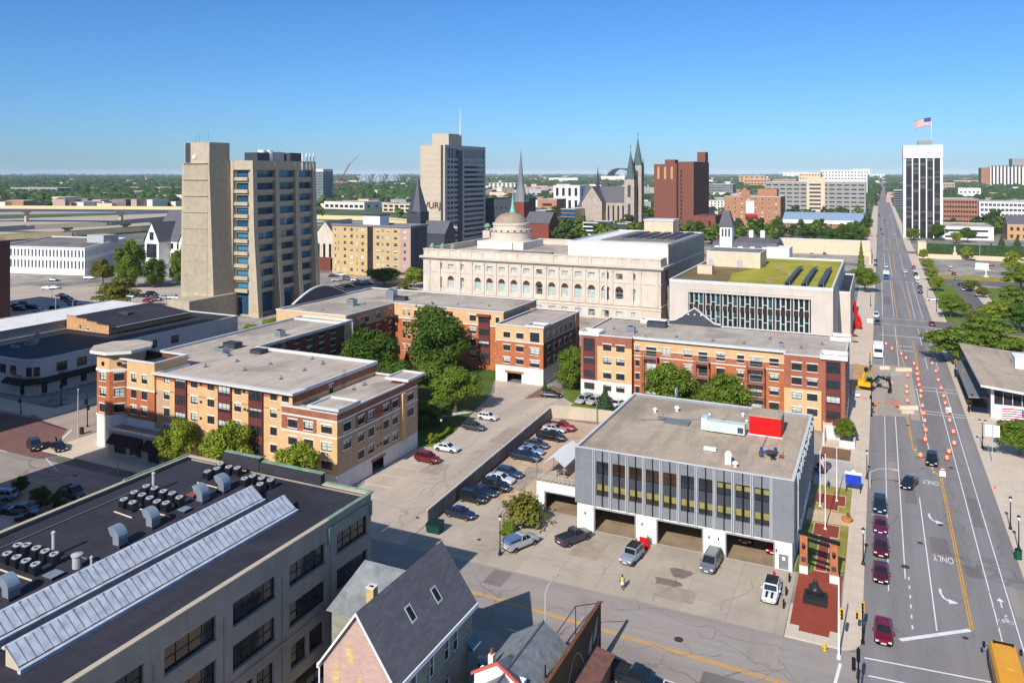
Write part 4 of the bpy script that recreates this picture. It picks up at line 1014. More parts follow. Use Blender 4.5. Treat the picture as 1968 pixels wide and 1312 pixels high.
def apartments_east():
 b=Bld('apartment_building','long orange brick apartment block with balconies behind the grey station','building',-60.3,163)
 zt=14.3
 zl=lambda x,z:'white_base' if z<4.2 else('brick_red' if(x<-56.4 or z>11.9)else 'cream_render')
 fl4=[(11.0,12.4),(8.0,9.5),(4.9,6.3),(2.2,3.5)]
 b.face((-60.3,164.5),(-48.6,164.5),0,zt,rows([(-55.1,-53.2),(-52.1,-50.2)],fl4,'apt')+[(-59.5,-57.1,2.1,3.6,'apt')],None,zl,(-56.4,),(4.2,11.9))
 bayshaft(b,-59.6,-57.0,164.5,4.6,13.5,[(10.7,13.3),(7.9,9.4),(4.9,6.4)])
 b.face((-48.6,164.5),(-48.6,166),0,zt,(),'brick_red')
 zm=lambda x,z:'cream_render' if z>11.7 else 'brick_orange'
 fm=[(11.0,12.5),(8.0,9.4),(5.1,6.5),(2.2,3.6)]
 xs=[(-48.2,-47.3),(-42.3,-40.5),(-37.6,-35.9),(-30.8,-29.1),(-26.6,-25.2),(-20.2,-18.4)]
 bx=[(-45.8,-43.6),(-34.5,-32.7),(-24.0,-21.6)]
 dm=[(10.4,12.4),(7.4,9.4),(4.4,6.4),(1.5,3.4)]
 b.face((-48.6,166),(-17.05,166),0,zt,rows(xs,fm,'apt')+rows(bx,dm,'door'),None,zm,(),(11.7,))
 for x0,x1 in bx:
  for z,_ in dm[:3]:
   m=MB();m.box(x0-.5,x1+.5,164.3,165.97,z-.25,z-.08);o=b.part('balcony',m,'brick_red')
   r=MB()
   for i in range(9):t=x0-.45+(x1-x0+.9)*i/8;r.box(t-.03,t+.03,164.32,164.38,z-.08,z+.95)
   r.box(x0-.5,x1+.5,164.3,164.4,z+.95,z+1.02);q=b.part('railing',r,'steel_grey');q.parent=o;q.location=(0,0,0)
  m=MB()
  for x in(x0-.6,x1+.4):m.box(x,x+.22,164.25,164.5,0,11.6)
  b.part('balcony_post',m,'brick_red')
 m=MB();m.box(-48.6,-17.05,165.94,166,11.62,11.75);m.box(-48.6,-17.05,165.93,166,10.2,10.4);b.part('string_course',m,'white_trim')
 zr_=lambda x,z:'brick_red' if(z>7.7 or x>-10.2)else 'cream_render'
 b.face((-17.05,166),(-17.05,163),0,zt,(),'brick_red')
 b.face((-17.05,163),(-5.9,163),0,zt,rows([(-15.6,-13.8),(-12.8,-10.9)],[(11.3,12.8),(8.5,9.9),(5.6,7.0),(2.7,4.1)],'apt'),None,zr_,(-10.2,),(7.7,))
 bayshaft(b,-9.4,-6.7,163,.8,13.9,[(11.4,13.6),(8.4,10.0),(5.5,7.0),(2.6,4.1)],out=.25)
 b.face((-5.9,163),(-5.9,186),0,zt,rows(even(165,185,6,1.6),[(11.3,12.8),(8.5,9.9),(5.6,7.0),(2.7,4.1)],'apt'),None,lambda y,z:'brick_red' if z>3 else 'white_base',(),(3,))
 b.face((-5.9,186),(-60.3,186),0,zt,(),'brick_red');b.face((-60.3,186),(-60.3,164.5),0,zt,(),'brick_red')
 Cp=[(-60.3,164.5),(-48.6,164.5),(-48.6,166),(-17.05,166),(-17.05,163),(-5.9,163),(-5.9,186),(-60.3,186)]
 b.roof(Cp,zt-.3,'roof_gravel');b.coping(Cp,zt-.1,zt+.1,'coping',.1,.28)
 m=MB();m.box(-48.58,-17.07,165.3,165.99,zt-.35,zt+.12);b.part('cornice',m,'coping')
 for x0,x1,y0,y1 in((-60.6,-56.0,164.2,168.5),(-10.4,-5.5,162.6,167.6),(-9.6,-5.5,181.5,186.4),(-52,-46,183.5,186.5)):
  m=MB();m.ring(rect(x0,x1,y0,y1),.02,.28,zt-.25,zt+.55);b.part('cornice',m,'white_trim')
 m=MB();gx=[(-45.6,zt-.2),(-33.4,zt-.2),(-33.4,zt+.5),(-35,zt+.7),(-39.5,zt+4.0),(-44,zt+.9),(-45.6,zt+.7)]
 m.face([(x,185.6,z)for x,z in gx]);m.face([(x,186,z)for x,z in gx][::-1])
 for i in range(2,6):
  (xa,za),(xb,zb_)=gx[i],gx[i+1]
  m.face([(xa,185.4,za),(xa,186.2,za),(xb,186.2,zb_),(xb,185.4,zb_)][::-1],1)
  m.face([(xa,185.4,za-.25),(xa,185.4,za),(xb,185.4,zb_),(xb,185.4,zb_-.25)][::-1],1)
 b.part('gable_parapet',m,['slate_dark','coping'])
 for i in range(5):
  m=MB();m.box(-42.6+i*1.5,-42.3+i*1.5,185.3,185.6,zt+1.6+(.6 if i in(1,2,3)else 0),zt+1.9+(.6 if i in(1,2,3)else 0));b.part('gable_lamp',m,'white_paint')
 b.done()
 roof_unit('galvanised ventilation unit on the long roof behind the station',1212,640,zt-.3,2.0,1.6,1.5)
 roof_unit('small grey vent box on the eastern end of the long roof',1501,668,zt-.3,1.0,1.0,1.0)
 dark_unit('dark screen box in front of the gable parapet',1263,628,zt-.3,4.4,2.2,1.2)
apartments_east()
# ---------------------------------------------------------------- foreground warehouse with long skylights
def warehouse():
 b=Bld('warehouse','big grey loft building in the near left corner with large steel windows','building',-76,8)
 x0,x1,y0,y1,zt=-75.6,-49.0,6.0,69.0,15.9
 ys=[(63.2-6.93*i,68.3-6.93*i)for i in range(8)]
 w=rows(ys,[(12.0,14.0),(8.25,10.4)],'loft')
 for a,c in ys:w+=[(a+.2,a+2.35,4.35,6.5,'loft2'),(c-2.35,c-.2,4.35,6.5,'loft2'),(a,c,.9,3.1,'loft')]
 b.face((x1,y0),(x1,y1),0,zt,w,'warehouse_grey',depth=.3)
 b.face((x1,y1),(x0,y1),0,zt,[(x-4,x,z,z+2.1,'loft')for x in(-51,-57.5,-64,-70.5)for z in(12,8.3,4.4)],'warehouse_grey',depth=.3)
 b.face((x0,y1),(x0,y0),0,zt,(),'warehouse_grey');b.face((x0,y0),(x1,y0),0,zt,(),'warehouse_grey')
 b.done()
 zr=zt-.35
 b.roof(rect(x0+.3,x1-.3,y0+.3,y1-.3),zr,'roof_black')
 b.coping(rect(x0,x1,y0,y1),zt,zt+.12,'concrete_tan',.1,.4)
 for q in((x1-6,x1+.2,y1-.1,y1+.25,zt+.13,zt+.24),(x1-.25,x1+.2,61.8,y1-.11,zt+.13,zt+.22),(x0-.15,x0+.1,60,y1+.2,zt+.13,zt+.26),(x1+.06,x1+.16,61.8,y1,zt-.95,zt-.7),(x1+.06,x1+.22,61.75,62.05,zt-2.3,zt-.71),(x1+.06,x1+.18,68.7,y1,zt-2.2,zt-.71)):
  m=MB();m.box(*q);b.part('copper_cornice',m,'copper_green')
 m=MB();m.box(-69.5,-64.0,y1-.6,y1+.1,zt+.13,zt+1.5);m.box(-63.9,-55.2,y1-.6,y1+.1,zt+.13,zt+1.15);b.part('parapet',m,'roof_black')
 m=MB();m.box(-69.55,-64,y1-.35,y1+.2,zt+1.5,zt+1.58);m.box(-63.9,-55.15,y1-.35,y1+.2,zt+1.15,zt+1.24);b.part('copper_coping',m,'copper_green')
 m=MB()
 for y in[62.2-6.93*i for i in range(9)]:m.box(x1,x1+.05,y-.04,y+.05,0,zt-2.5)
 b.part('downpipe',m,'steel_grey')
 m=MB();m.box(x1+.001,x1+.12,y0,y1,7.2,7.5);b.part('string_course',m,'warehouse_grey')
 lead=plain('lead_sheet',lin(186,190,198),var=.3,scale=1.5,fine=3.0,rough=.5,streak=.3)
 def skylight(label,xa,xb,ya,yb,h):
  t=thing('skylight',label,'skylight',(xa,ya,zr),0,'long skylights on the black roof')
  m=MB();m.loft([[(xb,y,zr),(xb,y,zr+.35),(xa,y,zr+h),(xa,y,zr)]for y in(ya,yb)]);m.build('housing',M['roof_black'],t)
  dx,dz=xa-xb,h-.35
  n=int((yb-ya)/.62)
  m=MB()
  for i in range(n):
   p,q=ya+(yb-ya)*i/n+.01,ya+(yb-ya)*(i+1)/n-.012;k=.04+.02*(i%3==0)
   m.face([(xb,p,zr+.35+k),(xb,q,zr+.35+k),(xa,q,zr+h+k),(xa,p,zr+h+k)])
  m.build('glazing',lead,t)
  m=MB()
  for i in range(n+1):
   p=ya+(yb-ya)*i/n;m.face([(xb-.02,p-.022,zr+.43),(xb-.02,p+.022,zr+.43),(xa,p+.022,zr+h+.1),(xa,p-.022,zr+h+.1)])
   if i%4==0:m.box(xa-.06,xa+.02,p-.05,p+.05,zr+h,zr+h+.16)
  m.build('bar',M['galvanised'],t)
  m=MB();m.box(xb,xb+.35,ya-.1,yb+.1,zr,zr+.3);m.box(xa-.3,xa,ya-.1,yb+.1,zr+h-.1,zr+h+.05);m.build('flashing',lead,t)
  m=MB();m.face([(xb,ya-.02,zr+.1),(xb,ya-.02,zr+.4),(xa,ya-.02,zr+h+.05),(xa,ya-.02,zr+.1)][::-1]);m.build('end_wall',M['concrete_tan'],t)
 skylight('near long skylight of pale lead-coloured panels along the black roof',-55.2,-53.8,34.4,62.7,1.35)
 skylight('long skylight of pale panels further from the roof edge, beside the curved vents',-60.0,-58.6,26.0,63.2,1.35)
 for i,(px,py,lab)in enumerate(((20,1148,'curved metal vent hood nearest the left edge of the picture'),(230,1048,'curved metal vent hood second from the left'),(293,1012,'curved metal vent hood below the middle group of condensers'),(389,964,'curved metal vent hood beside the orange pad'),(430,944,'curved metal vent hood in front of the far condensers'))):
  x,y=at(px,py,zr);t=thing('vent_hood',lab,'roof vent',(x,y,zr),0,'curved vent hoods on the black roof')
  m=MB();m.box(x-.6,x+.6,y-.5,y+.5,zr,zr+.25);m.build('curb',M['roof_black'],t)
  secs=[]
  for k in range(8):
   a=R(k*17);r=.6
   cx,cz=x-r+r*math.cos(a)+.1,zr+.8+r*math.sin(a);d=.4
   secs.append([(cx+d*math.cos(a),y-.5,cz+d*math.sin(a)),(cx+d*math.cos(a),y+.5,cz+d*math.sin(a)),(cx-d*math.cos(a),y+.5,cz-d*math.sin(a)),(cx-d*math.cos(a),y-.5,cz-d*math.sin(a))])
  secs.insert(0,[(q[0],q[1],zr+.2)for q in secs[0]])
  m=MB();m.loft(secs);m.build('hood',M['galvanised'],t)
 def cond(x,y,lab,grp):
  t=thing('condenser',lab,'condenser',(x,y,zr),0,grp)
  m=MB();m.box(x-.36,x+.36,y-.36,y+.36,zr+.12,zr+.9);m.build('casing',M['slate_dark'],t)
  m=MB();m.ring([(x+.36*math.cos(2*math.pi*i/12),y+.36*math.sin(2*math.pi*i/12))for i in range(12)],.02,.14,zr+.9,zr+1.0);m.build('fan_ring',M['fin_grey'],t)
  m=MB();m.cyl((x,y),.22,zr+.9,zr+.92,10);m.build('fan',M['black_paint'],t)
  m=MB();m.box(x-.34,x+.34,y-.4,y-.365,zr+.2,zr+.82);m.build('coil',M['black_paint'],t)
 for grp,lab,pts in(('condensers at the near end of the black roof','square dark condenser with a pale fan ring in the near group',[(14,1083),(32,1090),(50,1097),(68,1104),(34,1066),(51,1066),(70,1072),(87,1078),(104,1084)]),('condensers in the middle of the black roof','square dark condenser with a pale fan ring in the middle group',[(238,976),(255,982),(258,962),(273,967),(288,973),(302,980),(319,983),(281,950),(297,954),(314,960),(331,964),(345,972)]),('condensers at the far end of the black roof','square dark condenser with a pale fan ring in the far group',[(399,921),(417,915),(424,906),(440,912),(456,914),(470,935),(485,930),(503,934),(520,938),(500,946)])):
  for px,py in pts:
   x,y=at(px,py,zr);cond(x,y,lab,grp)
 for i,(pts,lab)in enumerate((([(10,1090),(75,1112)],'timber rail under the near condensers'),([(228,980),(262,992)],'short timber rail under two condensers'),([(275,975),(335,990)],'timber rail under the middle condensers'),([(386,925),(425,935)],'timber rail under the far condensers'))):
  m=MB();(xa,ya),(xb,yb)=at(*pts[0],zr),at(*pts[1],zr);m.tube([(xa,ya-.5,zr+.06),(xb,yb-.5,zr+.06)],.09,4);tag(m.build('timber_rail',M['concrete_tan']),lab,'rail')
 for px,py,r,h,lab in((148,1090,.38,1.0,'short fat silver vent right of the near condensers'),(103,1068,.16,2.0,'tall thin silver flue among the near condensers'),(295,945,.16,1.9,'tall thin silver flue among the middle condensers'),(176,1084,.12,.5,'small stub pipe near the long skylight')):
  x,y=at(px,py,zr);t=thing('flue',lab,'flue',(x,y,zr))
  m=MB();m.cyl((x,y),r,zr,zr+h,12);m.build('pipe',M['fin_grey'],t)
  m=MB();m.lathe((x,y),[(r*1.3,zr+h+.06),(r*1.3,zr+h+.18),(r*.2,zr+h+.3)],12);m.build('cap',M['fin_grey'],t)
 for px,py,w,mt,lab in((372,953,1.0,'terracotta','low orange pad beside a curved vent hood'),(355,982,.9,'galvanised','flat pale hatch right of the middle condensers'),(103,1108,1.1,'galvanised','flat pale hatch right of the near condensers')):
  x,y=at(px,py,zr);t=thing('roof_pad',lab,'roof pad',(x,y,zr));m=MB();m.box(x-w/2,x+w/2,y-w/2,y+w/2,zr,zr+.22);m.build('curb',M['roof_black'],t);m=MB();m.box(x-w/2-.05,x+w/2+.05,y-w/2-.05,y+w/2+.05,zr+.22,zr+.3);m.build('lid',M[mt],t)
warehouse()
# ---------------------------------------------------------------- grey house with skylights
def gable_house():
 b=Bld('house','grey brick house with a steep dark roof, two roof windows and a pink end wall','house',-42.4,53)
 x0,x1,y0,y1,ze,zr,xc=-42.3,-35.2,52.8,66.0,9.3,14.0,-38.75
 b.face((x1,y0),(x1,y1),0,ze,rows([(55.2,56.2),(58.2,59.0),(60.8,61.7),(62.4,63.3)],[(6.2,8.2)],'house')+rows([(55.2,56.2),(60.8,61.7)],[(2.4,4.6)],'house'),'brick_grey')
 b.face((x0,y0),(x1,y0),0,ze,(),'brick_pink');b.face((x0,y1),(x0,y0),0,ze,(),'brick_grey');b.face((x1,y1),(x0,y1),0,ze,(),'brick_grey')
 b.w.face([(x0,y0,ze),(x1,y0,ze),(xc,y0,zr)],b.mi('brick_pink'));b.w.face([(x1,y1,ze),(x0,y1,ze),(xc,y1,zr)],b.mi('brick_grey'))
 b.done()
 m=MB();o=.35
 sl=(zr-ze)/(x1-xc)
 for s,xe in((1,x1+o),(-1,x0-o)):
  zz=ze-o*sl
  q=[(xc,y0-o,zr+.12),(xc,y1+o,zr+.12),(xe,y1+o,zz+.12),(xe,y0-o,zz+.12)];r=[(x,y,z-.16)for x,y,z in q]
  m.face(q[::-1]if s>0 else q);m.face(r if s>0 else r[::-1])
  for i in range(4):
   j=(i+1)%4;m.face([q[i],q[j],r[j],r[i]]if s>0 else[q[i],r[i],r[j],q[j]])
 b.part('roof',m,'shingle_dark')
 m=MB()
 for xe in(x1+.3,x0-.45):m.box(xe,xe+.18,y0-.36,y1+.36,ze-.75,ze-.35)
 for s,xe in((1,x1+.35),(-1,x0-.35)):
  m.loft([[(x,y0-.42,z-.02),(x,y0-.34,z-.02),(x,y0-.34,z-.28),(x,y0-.42,z-.28)]for x,z in((xc,zr+.14),(xe,ze-o*sl+.14))])
 b.part('fascia',m,'white_paint')
 def onroof(x):return zr+.12-(x-xc)*sl
 for ya,yb,xa in((57.5,58.3,-37.3),(61.5,62.3,-37.1)):
  xb=xa+.8;m=MB()
  m.ring(rect(xa,xb,ya,yb),.04,.05,0,.1);m.v=[(x,y,onroof(x)+z)for x,y,z in m.v];w=b.part('skylight',m,'fin_grey')
  m=MB();m.face([(xa+.08,ya+.08,onroof(xa+.08)+.05),(xb-.08,ya+.08,onroof(xb-.08)+.05),(xb-.08,yb-.08,onroof(xb-.08)+.05),(xa+.08,yb-.08,onroof(xa+.08)+.05)])
  g=b.part('pane',m,'black_paint');g.parent=w;g.location=(0,0,0)
 m=MB();za=12.2
 m.face([(-47.5,59.6,8.6),(-45.6,63.2,za),(-40.5,63.2,za),(-40.5,59.6,8.6)][::-1]);m.face([(-45.6,63.2,za),(-47.0,66.4,8.8),(-40.5,66.4,8.8),(-40.5,63.2,za)][::-1]);m.face([(-47.5,59.6,8.6),(-47.0,66.4,8.8),(-45.6,63.2,za)][::-1])
 b.part('side_roof',m,'shingle_grey');b.box('side_wall',-47.1,-42.3,60,66,0,8.7,'brick_grey')
 x,y=at(715,1140,12.2);m=MB();m.box(x-.38,x+.38,y-.35,y+.35,10.6,12.8);c=b.part('chimney',m,'brick_yellow')
 m=MB();m.ring(rect(x-.38,x+.38,y-.35,y+.35),.05,.16,12.8,12.9);q=b.part('chimney_cap',m,'concrete_white');q.parent=c;q.location=(0,0,0)
 m=MB();m.face([(x-.25,y-.2,12.85),(x+.25,y-.2,12.85),(x+.25,y+.2,12.85),(x-.25,y+.2,12.85)]);q=b.part('flue',m,'black_paint');q.parent=c;q.location=(0,0,0)
 m=MB();m.tube([(x1+.1,y1-8,0),(x1+.1,y1-8,ze-.7)],.07);b.part('downpipe',m,'fin_grey')
 m=MB();m.tube([(x0-.3,y0-.2,0),(x0-.3,y0-.2,ze-.7)],.07);b.part('downpipe',m,'white_paint')
 m=MB();m.box(x1+.02,x1+.5,65.0,66.2,0,5.0);m.face([(x1,64.8,5.9),(x1+.8,64.8,5.3),(x1+.8,66.4,5.3),(x1,66.4,5.9)]);m.face([(x1+.8,64.8,5.1),(x1+.8,66.4,5.1),(x1+.8,66.4,5.3),(x1+.8,64.8,5.3)]);b.part('porch',m,plain('porch_blue',lin(96,130,140),var=.15))
 for i,(xx,zz,h)in enumerate(((-39.6,9.6,1.7),(-41.0,6.6,2.6),(-38.6,6.2,2.4),(-37.0,5.2,1.6))):
  m=MB();pts=[(-.35,0),(.35,0),(.35,h*.75),(.18,h),(-.18,h),(-.35,h*.75)];m.face([(xx+a,y0-.012,zz+c)for a,c in pts]);b.part('blocked_window',m,'brick_yellow')
gable_house()
# ---------------------------------------------------------------- small shingled house and the tall painted sign wall
def shingle_house():
 b=Bld('house','low house with a worn grey shingle roof and red trimmed front gable','house',-33,58)
 x0,x1,y0,y1,ze,zr,xc=-32.6,-26.9,56,69.8,4.4,7.0,-29.2
 b.face((x1,y0),(x1,y1),0,ze,(),'brown_metal');b.face((x0,y1),(x0,y0),0,ze,(),'brown_metal');b.face((x1,y1),(x0,y1),0,ze,(),'brown_metal');b.face((x0,y0),(x1,y0),0,ze,(),'brown_metal')
 b.done()
 yh=69.4
 m=MB();e=.35
 A,B_,C_,D=(x0-e,y0-e,ze),(x1+e,y0-e,ze),(x1+e,y1+e,ze),(x0-e,y1+e,ze)
 r0,r1=(xc,y0-e,zr),(xc,yh,zr)
 m.face([A,r0,r1,D][::-1]);m.face([B_,C_,r1,r0]);m.face([C_,D,r1]);m.face([A,D,C_,B_])
 b.part('roof',m,plain('shingle_worn',lin(128,132,132),var=.35,scale=1.2,fine=3.5))
 m=MB();m.tube([(xc,y0-e,zr+.02),(xc,yh,zr+.02)],.09,5);b.part('ridge',m,'shingle_dark')
 x,y=at(945,1270,5.6);m=MB();m.box(x-.25,x+.25,y-.25,y+.25,4.5,6.3);c=b.part('chimney',m,'concrete_white')
 m=MB();m.cyl((x,y),.15,6.3,6.75,8);q=b.part('chimney_pot',m,'terracotta');q.parent=c;q.location=(0,0,0)
 x,y=at(1048,1290,5.5);m=MB();m.tube([(x,y,5),(x,y,6.1)],.07);b.part('vent_pipe',m,'black_paint')
 gx,gy,gz=-29.9,60.6,7.7
 m=MB();m.face([(gx-2.2,gy,4.4),(gx+2.2,gy,4.4),(gx+2.2,gy,6.4),(gx,gy,gz),(gx-2.2,gy,6.4)]);m.box(gx-2.19,gx+2.19,gy+.002,gy+1.4,4.4,6.2);b.part('gable',m,'white_paint')
 m=MB()
 for s in(-1,1):m.loft([[(x,gy-.12,z),(x,gy+.1,z),(x,gy+.1,z-.25),(x,gy-.12,z-.25)][::s]for x,z in((gx,gz+.15),(gx+s*2.5,6.35))])
 b.part('gable_trim',m,plain('salmon_trim',lin(196,92,84),var=.1))
 m=MB();m.face([(gx,gy+.1,gz+.1),(gx+2.4,gy+.1,6.3),(gx+2.4,gy+2.2,5.2),(gx,gy+3.0,6.9)]);m.face([(gx,gy+.1,gz+.1),(gx,gy+3,6.9),(gx-2.4,gy+2.2,5.2),(gx-2.4,gy+.1,6.3)]);b.part('gable_roof',m,'shingle_grey')
 t=thing('painted_wall','tall dark wall with a faded painted mural and rusty top edge','wall',(-25.6,68,0))
 X=-25.75;ya,yb=58,76.2
 m=MB();m.loft([[(X-.3,y,0),(X,y,0),(X,y,z),(X-.3,y,z)]for y,z in((ya,6.2),(yb,6.2))]);m.build('wall',pavement('mural_brown',lin(70,56,50),lin(88,76,44),0,.8,(0,1)),t)
 m=MB();m.box(X-.33,X+.03,ya,yb+.03,6.2,6.27);m.build('coping',plain('rust',lin(116,72,50),var=.4,scale=2),t)
 m=MB()
 for q in([(74.2,4.6),(75.2,5.4),(74.9,3.6),(73.6,3.2)],[(72.6,3.9),(73.6,4.6),(73.2,2.6),(72.2,2.2)],[(75.4,3.3),(75.7,3.5),(74.6,1.6),(74.2,1.5)]):m.face([(X+.012,y,z)for y,z in q][::-1])
 m.build('painted_shape',M['concrete_grey'],t)
 m=MB();m.tube([(X+.02,66+6*i/10,2+3*math.sin(i/3))for i in range(11)],.05);m.build('painted_line',M['concrete_grey'],t)
 m=MB();m.tube([(X-2.6,66.5,5.4),(X-2.6,75.8,5.4),(X-.2,76.0,6.2)],.045);m.tube([(X-2.6,75.8,0),(X-2.6,75.8,5.4)],.045);m.build('brace',M['black_paint'],t)
 t=thing('lean_to','small rusty red metal roof at the foot of the painted wall','shed',(-24.6,70,0))
 m=MB();m.box(-25.6,-23.9,66,74.0,0,2.3);m.build('wall',M['brown_metal'],t)
 m=MB();m.loft([[(-25.7,y,2.32),(-23.6,y,2.32),(-23.6,y,2.45),(-25.7,y,2.9)]for y in(65.8,74.3)]);m.build('roof',plain('rusty_sheet',lin(120,84,74),var=.3,scale=1.5),t)
shingle_house()
# ---------------------------------------------------------------- corner market, its neighbours, and the brown block at the left edge
def market():
 b=Bld('corner_market','pale corner shop with a rounded corner, green awning, red lettering and a black roof','shop',-171,113)
 xl,xr,yf,yb,zt=-198.9,-170.9,112.0,174,8.0
 arc=[(xr-4+4*math.sin(R(a)),yf+4-4*math.cos(R(a)))for a in(0,22.5,45,67.5,90)]
 poly=[(xl,yf)]+arc+[(xr,yb),(xl,yb)]
 b.face((xl,yf),arc[0],0,zt,[(x,x+2.3,4.6,6.6,'shop')for x in(-178.3,-182.0,-186,-190)],'market_wall',name='window')
 for i in range(4):
  p,q=arc[i],arc[i+1]
  if abs(q[0]-p[0])>=abs(q[1]-p[1]):c=(p[0]+q[0])/2;hw=abs(q[0]-p[0])*.4
  else:c=(p[1]+q[1])/2;hw=abs(q[1]-p[1])*.4
  b.face(p,q,0,zt,[(c-hw,c+hw,4.4,6.4,'shop')]if i in(1,2)else[(c-hw,c+hw,.3,2.6,'shop')],'market_wall',name='window')
 b.face(arc[-1],(xr,yb),0,zt,[(y,y+2.6,4.6,6.6,'shop')for y in(118,123,129,136,143,150)]+[(y,y+1.6,.8,2.4,'shop')for y in(119,124,131)],'market_wall',name='window')
 b.face((xr,yb),(xl,yb),0,zt,(),'market_wall');b.face((xl,yb),(xl,yf),0,zt,(),'market_wall')
 b.done()
 b.roof(poly,zt-.2,plain('roof_tar',lin(46,48,54),var=.25,scale=.2));b.coping(poly,zt-.1,zt+.2,'coping',.12,.3)
 line=[(-179.5,yf)]+arc+[(xr,140)]
 off=[]
 for i,p in enumerate(line):
  a=Vector(line[max(i-1,0)]);c=Vector(line[min(i+1,len(line)-1)]);d=(c-a).normalized();off.append((Vector((d.y,-d.x)),Vector(p)))
 m=MB()
 for(n0,p0),(n1,p1)in zip(off,off[1:]):
  a,c,e,f=p0+n0*.02,p1+n1*.02,p1+n1*1.3,p0+n0*1.3
  m.face([(f.x,f.y,3.0),(e.x,e.y,3.0),(c.x,c.y,3.9),(a.x,a.y,3.9)]);m.face([(f.x,f.y,2.75),(e.x,e.y,2.75),(e.x,e.y,3.0),(f.x,f.y,3.0)])
 b.part('awning',m,'awning_green')
 redl=plain('red_letters',lin(190,36,40))
 o=text('lettering','FOOD',1.0,(-175.4,yf-.12,4.0),(R(90),0,R(6)),redl,b.t)
 o=text('lettering','MARKET',.9,(-171.6,112.6,4.0),(R(90),0,R(45)),redl,b.t);o=text('lettering','DELI',.95,(xr+.15,119.5,4.0),(R(90),0,R(90)),redl,b.t)
 roof=zt-.2
 for px,py,w,d,h,lab in((60,662,2.4,2,1.2,'cluster of grey vents and ducts on the shop roof'),(72,655,.8,.8,2.0,'upright pale vent on the shop roof'),(30,668,3.0,.5,.5,'low pipe run on the shop roof')):
  roof_unit(lab,px,py,roof,w,d,h,'roof_vent','galvanised','roof vent')
 c=Bld('white_roofed_building','long low building with a bright white roof beside the shop','building',-217,100)
 c.block(-217,-199.0,96,168,0,10.2,'concrete_grey');c.done();c.roof(rect(-217,-199.1,96,168),10.3,'roof_white');c.coping(rect(-217,-199.0,96,168),10.2,10.5,'concrete_grey',.05,.3)
 c=Bld('brick_building','old buff brick building with a stepped end wall and dark roof behind the shop','building',-199,140)
 c.face((-198.6,140),(-182,140),8.02,10.2,[(-193.8,-192.7,8.3,9.5,'brickwin'),(-190.8,-189.7,8.3,9.5,'brickwin')],'brick_buff')
 c.face((-182,140),(-182,167),8.02,9.4,(),'brick_buff');c.face((-198.6,167),(-198.6,140),0,10.2,(),'brick_buff');c.face((-182,167),(-198.6,167),0,9.4,(),'brick_buff');c.done()
 m=MB();m.loft([[(-198.6,y,9.3),(-181.6,y,9.3),(-181.6,y,9.5),(-198.6,y,11.2)]for y in(140.2,167)]);c.part('roof',m,'roof_black')
 m=MB();pts=[(-198.6,10.2),(-182,10.2),(-182,10.3),(-186.5,10.4),(-186.5,10.8),(-190.5,10.9),(-190.5,11.3),(-194.5,11.4),(-194.5,11.7),(-198.6,11.8)]
 m.face([(x,139.95,z)for x,z in pts]);m.face([(x,140.2,z)for x,z in pts][::-1]);m.loft([[(x,139.95,z),(x,140.2,z),(x,140.2,z-.1),(x,139.95,z-.1)]for x,z in pts[2:]]);c.part('parapet',m,'brick_buff')
 m=MB();m.box(-194,-190,152,154,10.4,11.0);c.part('skylight',m,'slate_dark');m=MB();m.box(-182.0,-181.2,142,166.5,9.52,9.62);c.part('gutter',m,'galvanised')
 c=Bld('brown_building','brown brick block cut off by the left edge of the picture','building',-290,140)
 c.block(-310,-268.2,140,168.6,0,27.2,'brick_brown');c.done();c.roof(rect(-310,-268.2,140,168.6),27,'roof_grey')
 for x0,x1,y1,h,lab in((-181,-156,71,78,'tall plain brick commercial building on the near side of the cross street'),(-197,-181.2,71,56,'plain brick commercial building beside the tall one near the cross street'),(-130,-111,46,46,'plain brick commercial building behind the shaded lot'),(-110.8,-88,42,40,'lower brick commercial building behind the warehouse lot')):
  c=Bld('corner_building',lab,'building',x0,y1)
  c.block(x0,x1,y1-30,y1,0,h,'brick_red',right=rows(even(y1-29,y1-1,6,2),storeys(1,10,h/10.3,.5,2.4),'office'));c.done();c.roof(rect(x0,x1,y1-30,y1),h-.2,'roof_grey')
market()
